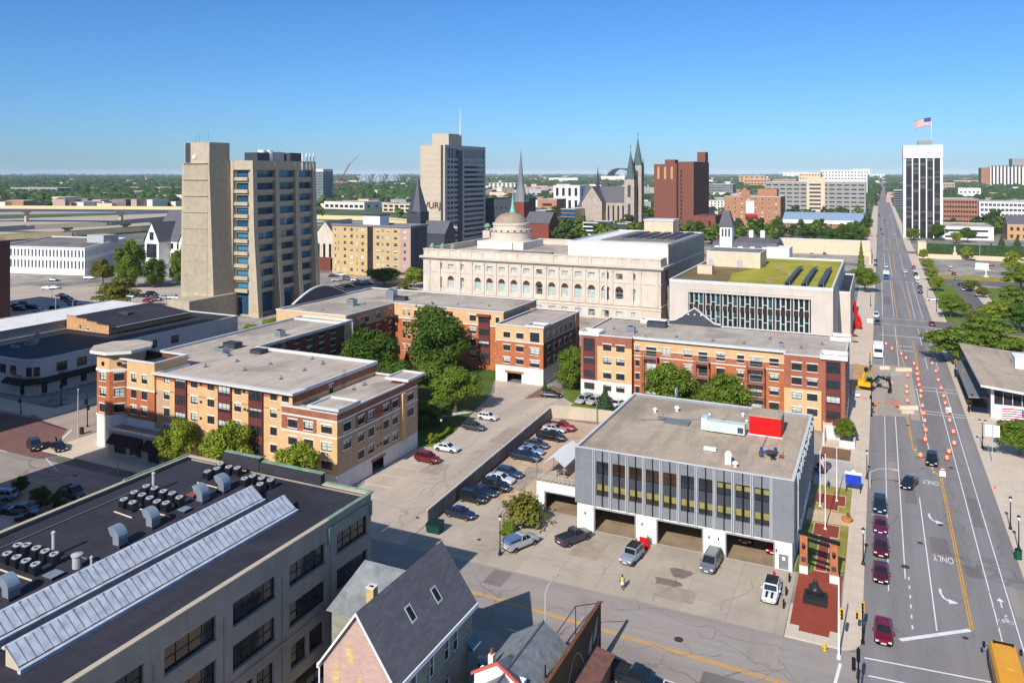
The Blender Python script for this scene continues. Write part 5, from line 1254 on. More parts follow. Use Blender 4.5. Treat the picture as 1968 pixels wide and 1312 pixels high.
# ---------------------------------------------------------------- flared concrete tower
def flared_tower():
 b=Bld('office_tower','beige concrete office tower with flared base, blue glass bands and a blank stair shaft','tower',-205,200)
 zt=54.4
 X0,X1,Y0,Y1=-207.0,-196.5,207.0,240.5
 zs=[50.9-4.35*i for i in range(10)]
 def col(name,xa,xb,ya,yb,fl,mat='tower_concrete'):
  m=MB();fx,fy=fl
  m.loft([[(xa,ya,zt),(xb,ya,zt),(xb,yb,zt),(xa,yb,zt)],[(xa+min(0,fx)*.22,ya+fy*.3,30),(xb+max(0,fx)*.22,ya+fy*.3,30),(xb+max(0,fx)*.22,yb,30),(xa+min(0,fx)*.22,yb,30)],[(xa+min(0,fx),ya+fy,0),(xb+max(0,fx),ya+fy,0),(xb+max(0,fx),yb,0),(xa+min(0,fx),yb,0)]][::-1])
  b.part(name,m,mat)
 cw=2.0;W=Y1-Y0
 ys=[Y0,Y0+(W-cw)*.355,Y0+(W-cw)*.69,Y1-cw]
 for i,y in enumerate(ys):col('column',X1-1.0,X1,y,y+cw,(2.8,0))
 col('column',X0,X0+1.6,Y0,Y0+1.4,(0,-.8))
 g=MB();gf=MB()
 b.face((X1-.8,Y0+1),(X1-.8,Y1-1),0,zt-.5,[(ys[i]+cw,ys[i+1],z-2.3,z+.05,'blue')for z in zs for i in range(3)]+[(ys[i]+cw,ys[i+1],1.0,8.0,'blueb')for i in range(3)],'tower_concrete',depth=.9)
 b.face((X0+.5,Y0+1.2),(X1-.8,Y0+1.2),0,zt-.5,[(X0+1.8,X1-3.0,z-2.3,z+.05,'blue')for z in zs]+[(X0+1.8,X1-3.0,0.5,8,'blueb')],'tower_concrete',depth=.9)
 b.face((X1-.8,Y1-1),(-222,Y1-1),0,zt-.5,(),'tower_concrete');b.face((-222,Y1-1),(-222,212),0,zt-.5,(),'tower_concrete')
 for z in zs:
  m=MB()
  for i in range(3):m.box(X1-.8,X1-.3,ys[i]+cw+.02,ys[i+1]-.02,z-3.5,z-2.35)
  m.box(X0+1.65,X1-2.8,Y0+.35,Y0+1.2,z-3.5,z-2.35)
  b.part('spandrel',m,'tower_concrete')
 m=MB();m.box(X0+.2,X1-.1,Y0+.1,Y1-.1,zt-3.2,zt);b.part('crown',m,'tower_concrete')
 b.done()
 b.roof(rect(-222,X1-.1,212,Y1-.1),zt-.4,'roof_grey')
 sx0,sx1,sy0,sy1=-219.9,-207.2,197.6,212.0
 m=MB();k=26
 def ribbed(xa,xb,y,z0,z1,n,d0,d1):
  for i in range(n):
   a,c=xa+(xb-xa)*i/n,xa+(xb-xa)*(i+.82)/n;e=xa+(xb-xa)*(i+1)/n
   m.face([(a,y-d0,z0),(c,y-d0,z0),(c,y-d1,z1),(a,y-d1,z1)]);m.face([(c,y-d0+.12,z0),(e,y-d0+.12,z0),(e,y-d1+.12,z1),(c,y-d1+.12,z1)])
   m.face([(c,y-d0,z0),(c,y-d0+.12,z0),(c,y-d1+.12,z1),(c,y-d1,z1)]);m.face([(e,y-d0+.12,z0),(e,y-d0,z0),(e,y-d1,z1),(e,y-d1+.12,z1)])
 ribbed(sx0+.8,sx1-.2,sy0,9,zt-1,k,.6,0)
 m.face([(sx0+.8,sy0-.6,0),(sx1-.2,sy0-.6,0),(sx1-.2,sy0-.6,9),(sx0+.8,sy0-.6,9)])
 for z in[zt-1-5.6*i for i in range(9)]:m.box(sx0+.8,sx1-.2,sy0-.56,sy0+.2,z-.08,z)
 m.loft([[(sx1-.2,sy0-.6,0),(sx1+2.2,sy0+.4,0),(sx1+2.2,sy1,0),(sx1-.2,sy1,0)],[(sx1-.2,sy0,zt-1),(sx1+.2,sy0,zt-1),(sx1+.2,sy1,zt-1),(sx1-.2,sy1,zt-1)]])
 m.loft([[(sx0-1.2,sy0+.6,0),(sx0+.8,sy0-.5,0),(sx0+.8,sy1,0),(sx0-1.2,sy1,0)],[(sx0+.2,sy0,zt-1),(sx0+.8,sy0,zt-1),(sx0+.8,sy1,zt-1),(sx0+.2,sy1,zt-1)]])
 m.box(sx0+.8,sx1-.2,sy0+.14,sy1,zt-1.1,zt-1);b.part('stair_shaft',m,'tower_concrete')
 m=MB();m.box(sx0+1.2,sx1+.1,sy0+.2,sy1-5,zt-1,zt+6.2);s=b.part('lift_house',m,'tower_concrete')
 m=MB();m.box(sx0+1.6,sx0+4.0,sy0+.1,sy0+.2,zt-.8,zt+6.1);q=b.part('louvre',m,'slate_dark');q.parent=s;q.location=(0,0,0)
 m=MB();m.box(-214.6,-213.2,sy0-.2,sy0+.2,zt+.6,zt+1.8);q=b.part('wall_unit',m,'white_paint');q.parent=s;q.location=(0,0,0)
 m=MB();m.box(-213.5,-203.6,186,sy0-.7,0,8.2);m.box(-206.8,-203.6,sy0-.69,206.5,0,8.2);b.part('annex',m,'tower_concrete')
 for i,(x0,x1,y0,y1,h,mt)in enumerate(((-206,-200,213,219,3.0,'slate_dark'),(-206,-201,222,228,3.4,'fin_grey'),(-204,-199,229,236,3.2,'slate_dark'))):b.box('rooftop_plant',x0,x1,y0,y1,zt-.4,zt+h,mt)
 for y in(203,206.3):m=MB();m.cyl((-202,y+14.5),1.5,zt-.4,zt+4.0,14);b.part('cooling_drum',m,'white_paint')
 for y in(232.5,235,237,239):
  m=MB();m.tube([(X1+.2,y,zt-3.5),(X1+.2,y,zt+1)],.08);m.box(X1+.05,X1+.45,y-.2,y+.2,zt,zt+3.2);m.box(X1+.05,X1+.35,y-.18,y+.18,zt-3.2,zt-.6);b.part('antenna_panel',m,'white_paint')
 for x,h in((-214,3),(-216,2),(-210,4)):m=MB();m.tube([(x,200,zt+6.1),(x,200,zt+6.1+h)],.06);b.part('mast',m,'steel_grey')
flared_tower()
# ---------------------------------------------------------------- limestone library with dome, and its modern wing with a green roof
def library():
 b=Bld('library','long pale limestone palace front with arched windows, balustrade and a low stone dome','library',-158,257)
 x0,x1,Y,Yb,zt=-158.3,-65.9,257.0,318,18.3
 ax=[-134.75+4.93*i for i in range(9)]+[-90.2+4.95*i for i in range(0)]
 ax=[-134.75+i*(49.4/10)for i in range(11)]
 W=[]
 for x in ax:W+=[(x-1.2,x+1.2,13.7,15.7,'pale'),(x-1.3,x+1.3,6.5,10.1,'pale'),(x-1.2,x+1.2,.6,3.0,'pale')]
 for c in(-146.2,-80.3):
  W+=[(c-1.2,c+1.2,13.7,15.7,'pale'),(c-1.4,c+1.4,6.6,10.1,'pale'),(c-1.2,c+1.2,1.2,2.8,'pale')]
  for d in(-4.5,4.9):W+=[(c+d-.8,c+d+.8,13.8,15.9,'pale'),(c+d-.8,c+d+.8,6.6,9.9,'pale'),(c+d-.8,c+d+.8,.8,2.9,'pale')]
 b.face((x0,Y),(x1,Y),0,zt,W,None,lambda x,z:'limestone' if z<17 else 'limestone_smooth',(),(17,),depth=.6)
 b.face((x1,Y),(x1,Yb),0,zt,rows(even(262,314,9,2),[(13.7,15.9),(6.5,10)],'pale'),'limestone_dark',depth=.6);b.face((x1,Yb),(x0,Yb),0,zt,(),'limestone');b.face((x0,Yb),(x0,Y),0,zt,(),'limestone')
 b.done()
 P4=rect(x0,x1,Y,Yb)
 m=MB();m.ring(P4,.55,.6,17.4,17.9);m.ring(P4,1.15,.6,17.9,18.6);m.ring(P4,.35,.6,5.0,5.4);m.ring(P4,.25,.6,3.9,4.2);m.ring(P4,.18,.6,12.6,12.85);b.part('cornice',m,'limestone_smooth')
 m=MB();m.ring(P4,-.1,.7,18.6,20.9);m.ring(P4,.12,.9,20.9,21.3)
 for i in range(20):x=x0+1+(x1-x0-3)*i/19;m.box(x,x+1.1,Y-.15,Y+.1,18.6,21.3)
 b.part('balustrade',m,'limestone')
 for x in[a+2.47 for a in ax[:-1]]+[-137.4,-82.9+0.05-0,-151,-142.3,-85,-75.7,-73.0,-155.6,-67.2]:
  m=MB();m.box(x-.42,x+.42,Y-.38,Y,5.45,16.3);m.box(x-.6,x+.6,Y-.5,Y,16.3,17.0);m.box(x-.55,x+.55,Y-.46,Y,5.4,5.9);b.part('pilaster',m,'limestone_smooth')
 am=plain('lunette',lin(74,48,40),var=.15)
 for x in ax+[-146.2,-80.3,-150.7,-141.3,-84.8,-75.4]:
  r=1.3 if x in ax or x in(-146.2,-80.3)else .85
  m=MB();m.face([(x+r*math.cos(R(t)),Y-.03,10.1+r*math.sin(R(t)))for t in range(0,181,15)]);o=b.part('lunette',m,am)
  m=MB();pts=[(x+(r+.0)*math.cos(R(t)),10.1+r*math.sin(R(t)))for t in range(0,181,15)];p2=[(x+(r+.4)*math.cos(R(t)),10.1+(r+.4)*math.sin(R(t)))for t in range(0,181,15)]
  for i in range(12):m.face([(pts[i][0],Y-.14,pts[i][1]),(p2[i][0],Y-.14,p2[i][1]),(p2[i+1][0],Y-.14,p2[i+1][1]),(pts[i+1][0],Y-.14,pts[i+1][1])][::-1])
  q=b.part('arch',m,'limestone_smooth');q.parent=o;q.location=(0,0,0)
 b.roof(rect(x0+.7,x1-.7,Y+.9,Yb-.7),18.8,'roof_gravel')
 m=MB();m.box(-101.8,-65.5,264.5,325,18.9,25.2);m.box(-93.0,-91.6,264.2,264.5,18.9,22.3);b.part('attic',m,['station_white'])
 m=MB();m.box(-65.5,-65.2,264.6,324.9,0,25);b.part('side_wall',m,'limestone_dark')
 m=MB();m.box(-93,-66.5,275,322,25.2,25.6);b.part('roof',m,'roof_grey')
 for i in range(5):m=MB();m.box(-88+i*4.4,-85.5+i*4.4,285,318,25.6,26.1);b.part('skylight',m,'slate_dark')
 b.box('stair_house',-88,-76,316,326,25.2,30.4,'tan_wall');b.box('stair_house_cap',-88.3,-75.7,315.7,326.3,30.42,31.0,'coping')
 b.box('plant_house',-104,-97,276,282,18.9,23.4,'brick_warm')
 m=MB();m.ring(rect(-101.8,-65.5,264.5,325),.1,.4,25.2,25.7);b.part('coping',m,'coping')
 m=MB();m.box(-134,-112,264,276,18.9,19.9);b.part('flat_roof',m,'roof_grey')
 cx,cy=-141.5,300.0
 m=MB();m.box(cx-10.5,cx+10.5,cy-10.5,cy+10.5,18.8,21.8);b.part('dome_base',m,'concrete_white')
 b.box('dome_base',cx+2,cx+6,cy-11.6,cy-10.55,18.9,21.6,'concrete_white')
 m=MB();m.lathe((cx,cy),[(9.2,21.8),(9.2,22.4),(8.5,22.5),(8.5,25.4),(8.9,25.6),(8.9,26.5),(7.5,26.7),(7.5,28.0),(7.8,28.2),(7.8,29.0),(6.9,29.2)],40);b.part('drum',m,'limestone')
 m=MB();m.lathe((cx,cy),[(6.9,29.2),(6.6,30.2),(5.7,31.5),(4.3,32.5),(2.6,33.1),(.9,33.4)],40);b.part('dome',m,plain('dome_stone',lin(156,138,118),var=.18),True)
 for i in range(20):
  a=2*math.pi*i/20;m=MB();m.box(cx+8.85*math.cos(a)-.35,cx+8.85*math.cos(a)+.35,cy+8.85*math.sin(a)-.35,cy+8.85*math.sin(a)+.35,25.8,26.3);b.part('dentil',m,'slate_dark')
 for x in(-155,-150.5,-146):m=MB();m.lathe((x,258.2),[(.9,21.3),(1.0,22.4),(.4,23.1),(.05,23.4)],8);b.part('finial',m,'copper_green')
 x,y=at(937,452,21);m=MB();m.box(x-1.8,x+1.8,y-1.5,y+1.5,18.8,23.2);b.part('chimney',m,'limestone')
 m=MB();m.lathe((x,y),[(.5,23.2),(.9,23.8),(.5,24.5),(1.6,25.0),(1.4,25.9),(.4,26.6)],10);b.part('finial',m,'copper_green')
 c=Bld('library_wing','plain stone modern block with a grid of tall teal windows and a planted green roof','building',-54.8,225.5)
 X0,X1,Y0,Y1,z1=-55.3,-11.2,225.5,302,19.2
 bay=(-16.7+49.9)/7;W=[]
 for i in range(7):
  a=-49.9+i*bay
  for k in range(3):W.append((a+.25+k*1.36,a+.25+k*1.36+1.24,6.0,15.75,'tealb' if k==1 else 'teal'))
 c.face((X0,Y0),(X1,Y0),0,z1,[(-49.9,-16.7,5.8,15.85,'hole')],'limestone_smooth',depth=.9)
 c.face((-49.95,Y0+.88),(-16.65,Y0+.88),5.7,15.9,W,'dark_bronze',depth=.3)
 c.face((X1,Y0),(X1,Y1),0,z1,(),'limestone_smooth');c.face((X1,Y1),(X0,Y1),0,z1,(),'limestone_smooth');c.face((X0,Y1),(X0,Y0),0,z1,(),'limestone_smooth')
 c.block(X1+.02,-7.8,253.7,300,0,14.5,'limestone_smooth',only=(0,1,2))
 c.done()
 m=MB()
 for i in range(7):
  a=-49.9+i*bay
  for k in range(4):m.box(a+.14+k*1.36,a+.25+k*1.36,Y0+.35,Y0+.88,5.85,15.8)
 c.part('fin',m,'white_trim')
 m=MB();m.box(-49.9,-16.7,Y0+.8,Y0+.89,10.6,11.6)
 m=MB()
 for i in range(7):a=-49.9+i*bay;m.box(a+.3,a+4.2,Y0+.82,Y0+.87,10.9,12.3)
 c.part('spandrel',m,'dark_bronze')
 m=MB();m.box(-50.4,-16.1,Y0-.12,Y0-.002,16.6,16.75);m.box(-16.3,-16.1,Y0-.12,Y0-.002,5.0,16.58);c.part('frame',m,'limestone_smooth')
 m=MB();m.box(X0+.5,X1-.7,Y0+.6,Y1-.6,z1-1,z1-.6);c.part('planted_roof',m,plain('sedum',lin(158,152,46),var=.26,scale=.12,fine=2,rough=.95))
 m=MB();m.prism([(X0+.5,Y0+.6),(-40,Y0+.7),(-40,Y0+12),(-42,Y0+26),(-34,Y0+52),(X0+.5,Y0+52)],z1-.59,z1-.57);c.part('bare_patch',m,plain('sedum_brown',lin(122,106,62),var=.3,scale=.1,fine=2))
 m=MB();m.ring(rect(X0,X1,Y0,Y1),.05,.5,z1-.7,z1+.12);c.part('coping',m,'coping')
 m=MB();pth=[(-28,234),(-30.5,240),(-24.5,252),(-26,262),(-31,272),(-30,280)]
 for(xa,ya),(xb,yb)in zip(pth,pth[1:]):seg(m,xa,ya,xb,yb,1.1,z1-.55)
 fixup(m);c.part('roof_path',m,plain('roof_path',lin(190,150,110),var=.1))
 for i,x in enumerate((-23.4,-18.9,-14.6)):
  t=thing('solar_rack',('left','middle','right')[i]+' long tilted rack of dark panels on the green roof','solar panels',(x,232,z1-.6),0,'panel racks on the green roof')
  m=MB();m.loft([[(x-.9,y,z1-.1),(x+.9,y,z1+.75),(x+.9,y,z1+.83),(x-.9,y,z1-.02)]for y in(229.5,272)]);m.build('panel',M['slate_dark'],t)
  m=MB()
  for k in range(12):
   y=229.7+k*3.8;m.box(x+.75,x+.83,y,y+.1,z1-.57,z1+.7);m.box(x-.85,x-.77,y,y+.1,z1-.57,z1-.1);m.face([(x-.9,y,z1-.015),(x+.9,y,z1+.835),(x+.9,y+.12,z1+.835),(x-.9,y+.12,z1-.015)])
  m.build('rack',M['fin_grey'],t)
 m=MB();m.box(-53,-35.5,268,284,z1-.55,z1+4.2);c.part('penthouse',m,'tan_wall');m=MB();m.box(-53,-35.5,268,284,z1+4.21,z1+4.4);c.part('roof',m,'roof_grey')
 m=MB();m.ring(rect(-53,-35.5,268,284),.08,.3,z1+4.2,z1+4.55);c.part('coping',m,'coping')
 for x in(-51.6,-42):c.box('louvre_door',x-.9,x+.9,267.9,267.99,z1-.2,z1+1.9,'fin_grey')
 c.box('vent_house',-51.5,-47,246,250,z1-.55,z1+2.0,'tan_wall')
 m=MB();m.box(X1+.03,-8.1,254,299.7,14.0,14.1);c.part('roof',m,'roof_black');m=MB();m.ring(rect(X1+.02,-7.8,253.7,300),.02,.3,14.2,14.7);c.part('coping',m,'coping')
library()
# ---------------------------------------------------------------- the other buildings of the middle distance
def simple(name,label,cat,rc,h,mat,wins=None,roof='roof_grey',style='office',z0=0,cornice=None,side=True,limit=100,coping='coping'):
 """a block with storeys of windows on the two faces that can be seen: wins = (n_front, n_side, storeys, width, lo, hi)"""
 x0,x1,y0,y1=rc;b=Bld(name,label,cat,x0,y0,limit=limit)
 f=s=()
 if wins:
  nf,ns,k,w,lo,hi=wins;st=storeys(z0+.2,k,(h-z0-.6)/k,lo,hi)
  f=rows(even(x0+.8,x1-.8,nf,w),st,style);s=rows(even(y0+.8,y1-.8,ns,w),st,style)if ns else()
 b.block(x0,x1,y0,y1,z0,h,mat,front=f,right=s);b.done()
 b.roof(rect(x0,x1,y0,y1),h-.25,roof);b.coping(rect(x0,x1,y0,y1),h-.1,h+.35,coping,.2,.5)
 return b
def gable(b,x0,x1,y0,y1,z,h,along,mat,wall):
 m=MB()
 if along=='x':
  yc=(y0+y1)/2;m.face([(x0-.5,y0-.5,z),(x1+.5,y0-.5,z),(x1+.5,yc,z+h),(x0-.5,yc,z+h)]);m.face([(x1+.5,y1+.5,z),(x0-.5,y1+.5,z),(x0-.5,yc,z+h),(x1+.5,yc,z+h)])
  w=MB();w.face([(x1,y0,z),(x1,y1,z),(x1,yc,z+h)]);w.face([(x0,y1,z),(x0,y0,z),(x0,yc,z+h)])
 else:
  xc=(x0+x1)/2;m.face([(x1+.5,y0-.5,z),(x1+.5,y1+.5,z),(xc,y1+.5,z+h),(xc,y0-.5,z+h)]);m.face([(x0-.5,y1+.5,z),(x0-.5,y0-.5,z),(xc,y0-.5,z+h),(xc,y1+.5,z+h)])
  w=MB();w.face([(x0,y0,z),(x1,y0,z),(xc,y0,z+h)]);w.face([(x1,y1,z),(x0,y1,z),(xc,y1,z+h)])
 b.part('roof',m,mat);b.part('gable',w,wall)
def spire(b,x,y,w,z0,z1,z2,wall,roof,name='spire'):
 b.box('belfry',x-w/2,x+w/2,y-w/2,y+w/2,z0,z1,wall)
 m=MB();m.cyl((x,y),w*.66,z1+.01,z2,8,0,.05);b.part(name,m,roof)
 m=MB()
 for sx in(-1,1):
  for sy in(-1,1):m.cyl((x+sx*w*.42,y+sy*w*.42),w*.12,z1,z1+w*.8,6,0,.02)
 b.part('pinnacle',m,roof)
 m=MB()
 m.box(x-w*.12,x+w*.12,y-w/2-.08,y-w/2-.02,z1-w*1.1,z1-w*.2);m.box(x+w/2+.02,x+w/2+.08,y-w*.12,y+w*.12,z1-w*1.1,z1-w*.2);b.part('louvre',m,'slate_dark')
b=Bld('apartment_building','seven storey yellow brick flats with a dark bay and grey end wall','building',-247,316)
st=storeys(.6,7,3.3,.9,2.6)
Y=316;xa,xb=-247.7,-207.9
b.face((xa,Y),(xb,Y),0,24.2,rows([(-246.5,-245.5),(-244.5,-243.8),(-241,-239.3),(-237,-235.2),(-233.2,-232.4),(-230.4,-228.6),(-221.4,-219.6),(-218,-217.2),(-215.6,-213.8),(-211.4,-209.2)],st,'brickwin')+rows([(-226.2,-223.6)],storeys(.6,7,3.3,.3,2.9),'office'),None,lambda x,z:'dark_bronze' if-226.6<x<-223.2 else 'brick_yellow',(-226.6,-223.2),())
b.face((xb,Y),(xb+5.6,Y+1),0,24.2,rows([(-206,-204.6)],st,'brickwin'),'brick_pink');b.face((xb+5.6,Y+1),(xb+5.6,Y+16),0,24.2,rows([(Y+5,Y+6.2)],st,'office'),'slate_dark');b.face((xb+5.6,Y+16),(xa,Y+16),0,24.2,(),'brick_yellow');b.face((xa,Y+16),(xa,Y),0,24.2,(),'brick_yellow')
b.done();pf=[(xa,Y),(xb,Y),(xb+5.6,Y+1),(xb+5.6,Y+16),(xa,Y+16)]
b.roof(pf,24.2,'steel_grey');b.coping(pf,24.0,24.9,'steel_grey',.5,.5);b.box('plant_house',-232,-222,320,328,24.2,29,'station_white');b.box('plant_cap',-232.3,-221.7,319.7,328.3,29.02,29.5,'coping_dark')
b=Bld('church','small cream stone church front with tall narrow windows beside the yellow flats','church',-268,330)
b.block(-272,-255,330,352,0,15,'limestone',front=rows([(-268.6,-267),(-264.8,-263.2),(-261,-259.4)],[(6,13)],'office'));b.done();gable(b,-272,-255,330,352,15,10,'y','shingle_dark',M['limestone']);b.box('porch',-270,-256,325,330,0,6,'brick_dark')
p=at(812,470);X0=p[0];Yt=452
b=Bld('office_tower','slim tan office tower with dark window bands, a blank lettered end and a roof mast','tower',-262,Yt)
xl,xr,yf,yb,zt=onY(808,Yt),onY(855,Yt),Yt,0,zat(onY(855,Yt),Yt,279)
yb=onX(933,xr)
k=17;pitch=(zt-10)/k
for i in range(1):pass
W=[]
seg_y=[(yf+2+(yb-yf)*a,yf+2+(yb-yf)*c)for a,c in((.02,.085),(.1,.165),(.18,.27))]+[(yf+2+(yb-yf)*.42,yb-2.5)]
for j in range(k+1):
 z0_,z1_=5+pitch*j,5+pitch*j+pitch*.5
 if j==k:z0_,z1_=zt-6.5,zt-2
 W+=[(a,c,z0_,z1_,'smoke')for a,c in seg_y]
b.face((xl,yf),(xr,yf),0,zt,(),'concrete_tan');b.face((xr,yf),(xr,yb),0,zt,W,'fin_grey',depth=.5)
b.face((xr,yb),(xl,yb),0,zt,(),'concrete_grey');b.face((xl,yb),(xl,yf),0,zt,(),'concrete_tan');b.done()
b.roof(rect(xl,xr,yf,yb),zt-.4,'roof_grey');b.coping(rect(xl,xr,yf,yb),zt-.2,zt+.3,'concrete_tan',.1,.5)
m=MB();m.box(xr+.05,xr+.4,yf+(yb-yf)*.3,yf+(yb-yf)*.4,0,zt-3);b.part('glass_strip',m,'slate_dark')
m=MB();m.box(xr-3.0,xr-1.2,yf-.3,yf-.01,0,zt);b.part('end_strip',m,'coping_dark');m=MB();m.box(xr-1.0,xr+.3,yf-.5,yf-.02,0,zt);b.part('end_pier',m,'concrete_tan')
for i in range(15):z=8+(zt-10)*i/15;m=MB();m.box(xl+.2,xr-3.2,yf-.03,yf-.005,z,z+.15);b.part('joint',m,'concrete_grey')
cx=(xl+xr)/2;b.box('penthouse',cx-4,cx+9,yf+6,yf+24,zt-.4,zt+8,'concrete_tan');m=MB();m.tube([(cx+9,yf+22,zt+7),(cx+9,yf+22,zt+26)],[.35,.12]);b.part('mast',m,'white_paint')
text('lettering','WURJ',6.2,((xl+xr)/2-1.4,yf-.3,zat(xl,yf,400)),(R(90),0,0),M['dark_bronze'],b.t,.15)
simple('office_block','plain dark slab block right behind the tan tower','building',(onY(930,520),onY(988,520),520,560),zat(onY(960,520),520,383),'slate_dark',(6,0,4,1.6,.8,2.2),coping='coping_dark')
b=Bld('church','dark grey church spire standing in front of the tan tower','church',-231,380)
x,y=onY(803,384),384;b.box('nave',x-4,x+20,y-4,y+8,0,16,'slate_dark');b.box('belfry',x-4.6,x+4.6,y-4.6,y+4.6,16.02,28,'slate_dark');m=MB();m.cyl((x,y),5.8,28.01,zat(x,y,340),8,0,.05);b.part('spire',m,'slate_dark')
b2=0;gable(b,x-4,x+20,y-4,y+8,16,7,'x','shingle_dark',M['slate_dark'])
Yf=631;xa,xb=onY(1257,Yf),onY(1312,Yf);ye=onX(1345,xb);zt=zat(xa,Yf,316)
b=Bld('office_tower','tall windowless red brown brick tower block with a stepped top','tower',xa,Yf)
xm=xa+(xb-xa)*.78
b.block(xa,xm,Yf,Yf+50,0,zt,'brick_tower');b.block(xm+.5,xb+8,Yf+4,ye,0,zt+2,'brick_tower',front=[(xm+2.5,xm+3.7,z,z+2.2,'office')for z in[6+3.4*i for i in range(14)]],right=());b.done()
b.box('recess',xm-.2,xm+.5,Yf+1,Yf+40,0,zt+1,'brick_brown');b.roof(rect(xa,xm,Yf,Yf+50),zt+.2,'roof_grey');b.roof(rect(xm+.5,xb+8,Yf+4,ye),zt+2.2,'roof_grey')
m=MB()
for t in(.2,.5,.8):m.box(xa+(xm-xa)*t-.9,xa+(xm-xa)*t+.9,Yf-.12,Yf-.01,zt-12,zt-2)
b.part('arched_panel',m,'brick_buff');b.box('stair_house',xb+1,xb+8,ye-16,ye-4,zt+2.25,zt+11,'brick_tower');b.box('plant_house',xa+6,xm-4,Yf+12,Yf+24,zt+.25,zt+4,'brick_tower')
b.box('annex',xa-6,xb+22,Yf-6,Yf-.2,0,12,'brick_tower');b.box('annex',xb+8.2,xb+26,Yf+.5,Yf+30,0,16,'brick_tower')
b=Bld('church','gothic stone church with two tall green grey spires and a steep slate nave','church',-258,700)
Yc=690;xs=onY(1222,Yc);zl=zat(xs,Yc,335)
for px,top,base in((1212,288,345),(1226,265,318)):
 x=onY(px,Yc+(0 if px<1220 else 12));yy=Yc+(0 if px<1220 else 12);zb,zt_=zat(x,yy,base),zat(x,yy,top)
 b.box('tower',x-4.6,x+4.6,yy-4.6,yy+4.6,0,zb,'limestone_dark');m=MB();m.cyl((x,yy),4.6,zb+.01,zt_,8,0,.08);b.part('spire',m,plain('slate_green',lin(84,98,98),var=.2))
 for sx in(-1,1):
  for sy in(-1,1):m=MB();m.cyl((x+sx*3.8,yy+sy*3.8),.8,zb,zb+7,6,0,.03);b.part('pinnacle',m,MATS['slate_green'])
 m=MB();m.tube([(x,yy,zt_-.5),(x,yy,zt_+5)],.18);m.box(x-1.2,x+1.2,yy-.15,yy+.15,zt_+2.8,zt_+3.2);b.part('cross',m,MATS['slate_green'])
 for q in((x-1.4,x+1.4,yy-4.7,yy-4.61,zb-16,zb-5),(x-1.2,x+1.2,yy-4.7,yy-4.61,zb-34,zb-22),(x+4.61,x+4.7,yy-1.4,yy+1.4,zb-16,zb-5)):b.box('louvre',*q,'slate_dark')
xn0,xn1=onY(1122,Yc+5),onY(1204,Yc+5);zn=zat(xn0,Yc,388);hh=zat(xn0,Yc,358)-zn
b.box('nave',xn0,xn1,Yc+2,Yc+24,0,zn,'limestone_dark');gable(b,xn0,xn1,Yc+2,Yc+24,zn,hh,'x','shingle_dark',M['limestone_dark'])
gx0,gx1=onY(1120,Yc-6),onY(1158,Yc-6);b.box('transept',gx0,gx1,Yc-8,Yc+30,0,zn,'limestone_dark');gable(b,gx0,gx1,Yc-8,Yc+30,zn,hh,'y','shingle_dark',M['limestone_dark'])
x=onY(1149,Yc+12);m=MB();m.cyl((x,Yc+12),2.2,zn+hh-4,zat(x,Yc+12,320),8,0,.05);b.part('fleche',m,'coping_dark')
for i in range(9):x=xn0+(xn1-xn0)*(i+.5)/9;m=MB();m.box(x-.8,x+.8,Yc+1.9,Yc+1.98,6,zn-3);b.part('window',m,'glass_dark')
b=Bld('church','red brick church tower with a slim grey needle spire behind the dome','church',-250,500)
x,y=onY(1001,520),520;zb=zat(x,y,388);b.box('tower',x-4.6,x+4.6,y-4.6,y+4.6,0,zb,plain('red_stone',lin(124,62,54),var=.2))
m=MB();m.cyl((x,y),5.6,zb+.02,zat(x,y,352),8,0,2.2);m.cyl((x,y),2.3,zat(x,y,352),zat(x,y,286),8,0,.08);b.part('spire',m,'steel_grey')
for sx in(-1,1):
 for sy in(-1,1):m=MB();m.cyl((x+sx*4,y+sy*4),1.0,zb+.03,zb+11,6,0,.03);b.part('pinnacle',m,'steel_grey')
b.box('nave',x+4.7,x+24,y-5,y+14,0,14,MATS['red_stone']);gable(b,x+4.7,x+24,y-5,y+14,14,8,'x','shingle_dark',MATS['red_stone'])
b=Bld('church','thin bright green copper spire just left of the red church tower','church',-230,430)
x,y=onY(985,440),440;b.box('tower',x-2,x+2,y-2,y+2,0,zat(x,y,408),'limestone');m=MB();m.cyl((x,y),1.7,zat(x,y,408)+.02,zat(x,y,392),8,0,.7);m.cyl((x,y),.7,zat(x,y,392),zat(x,y,373),8,0,.06);b.part('spire',m,plain('copper_bright',lin(120,196,176),var=.2))
def px_block(name,label,cat,pxl,pxr,pyb,pyt,mat,wins=None,depth=25,**k):
 """a block whose base line and eaves were read off the photo, standing on the ground at its true distance"""
 X,Yd=at((pxl+pxr)/2,pyb);Yd=round(Yd,1);x0,x1=onY(pxl,Yd),onY(pxr,Yd);h=zat((x0+x1)/2,Yd,pyt)
 return simple(name,label,cat,(x0,x1,Yd,Yd+depth),h,mat,wins,**k),(x0,x1,Yd,Yd+depth,h)
b,q=px_block('hotel','eight storey orange brick hotel with a red awning and stepped gable','hotel',1392,1500,437,378,'brick_hotel',(8,5,7,1.8,.9,2.6),40,style='brickwin',roof='brick_warm')
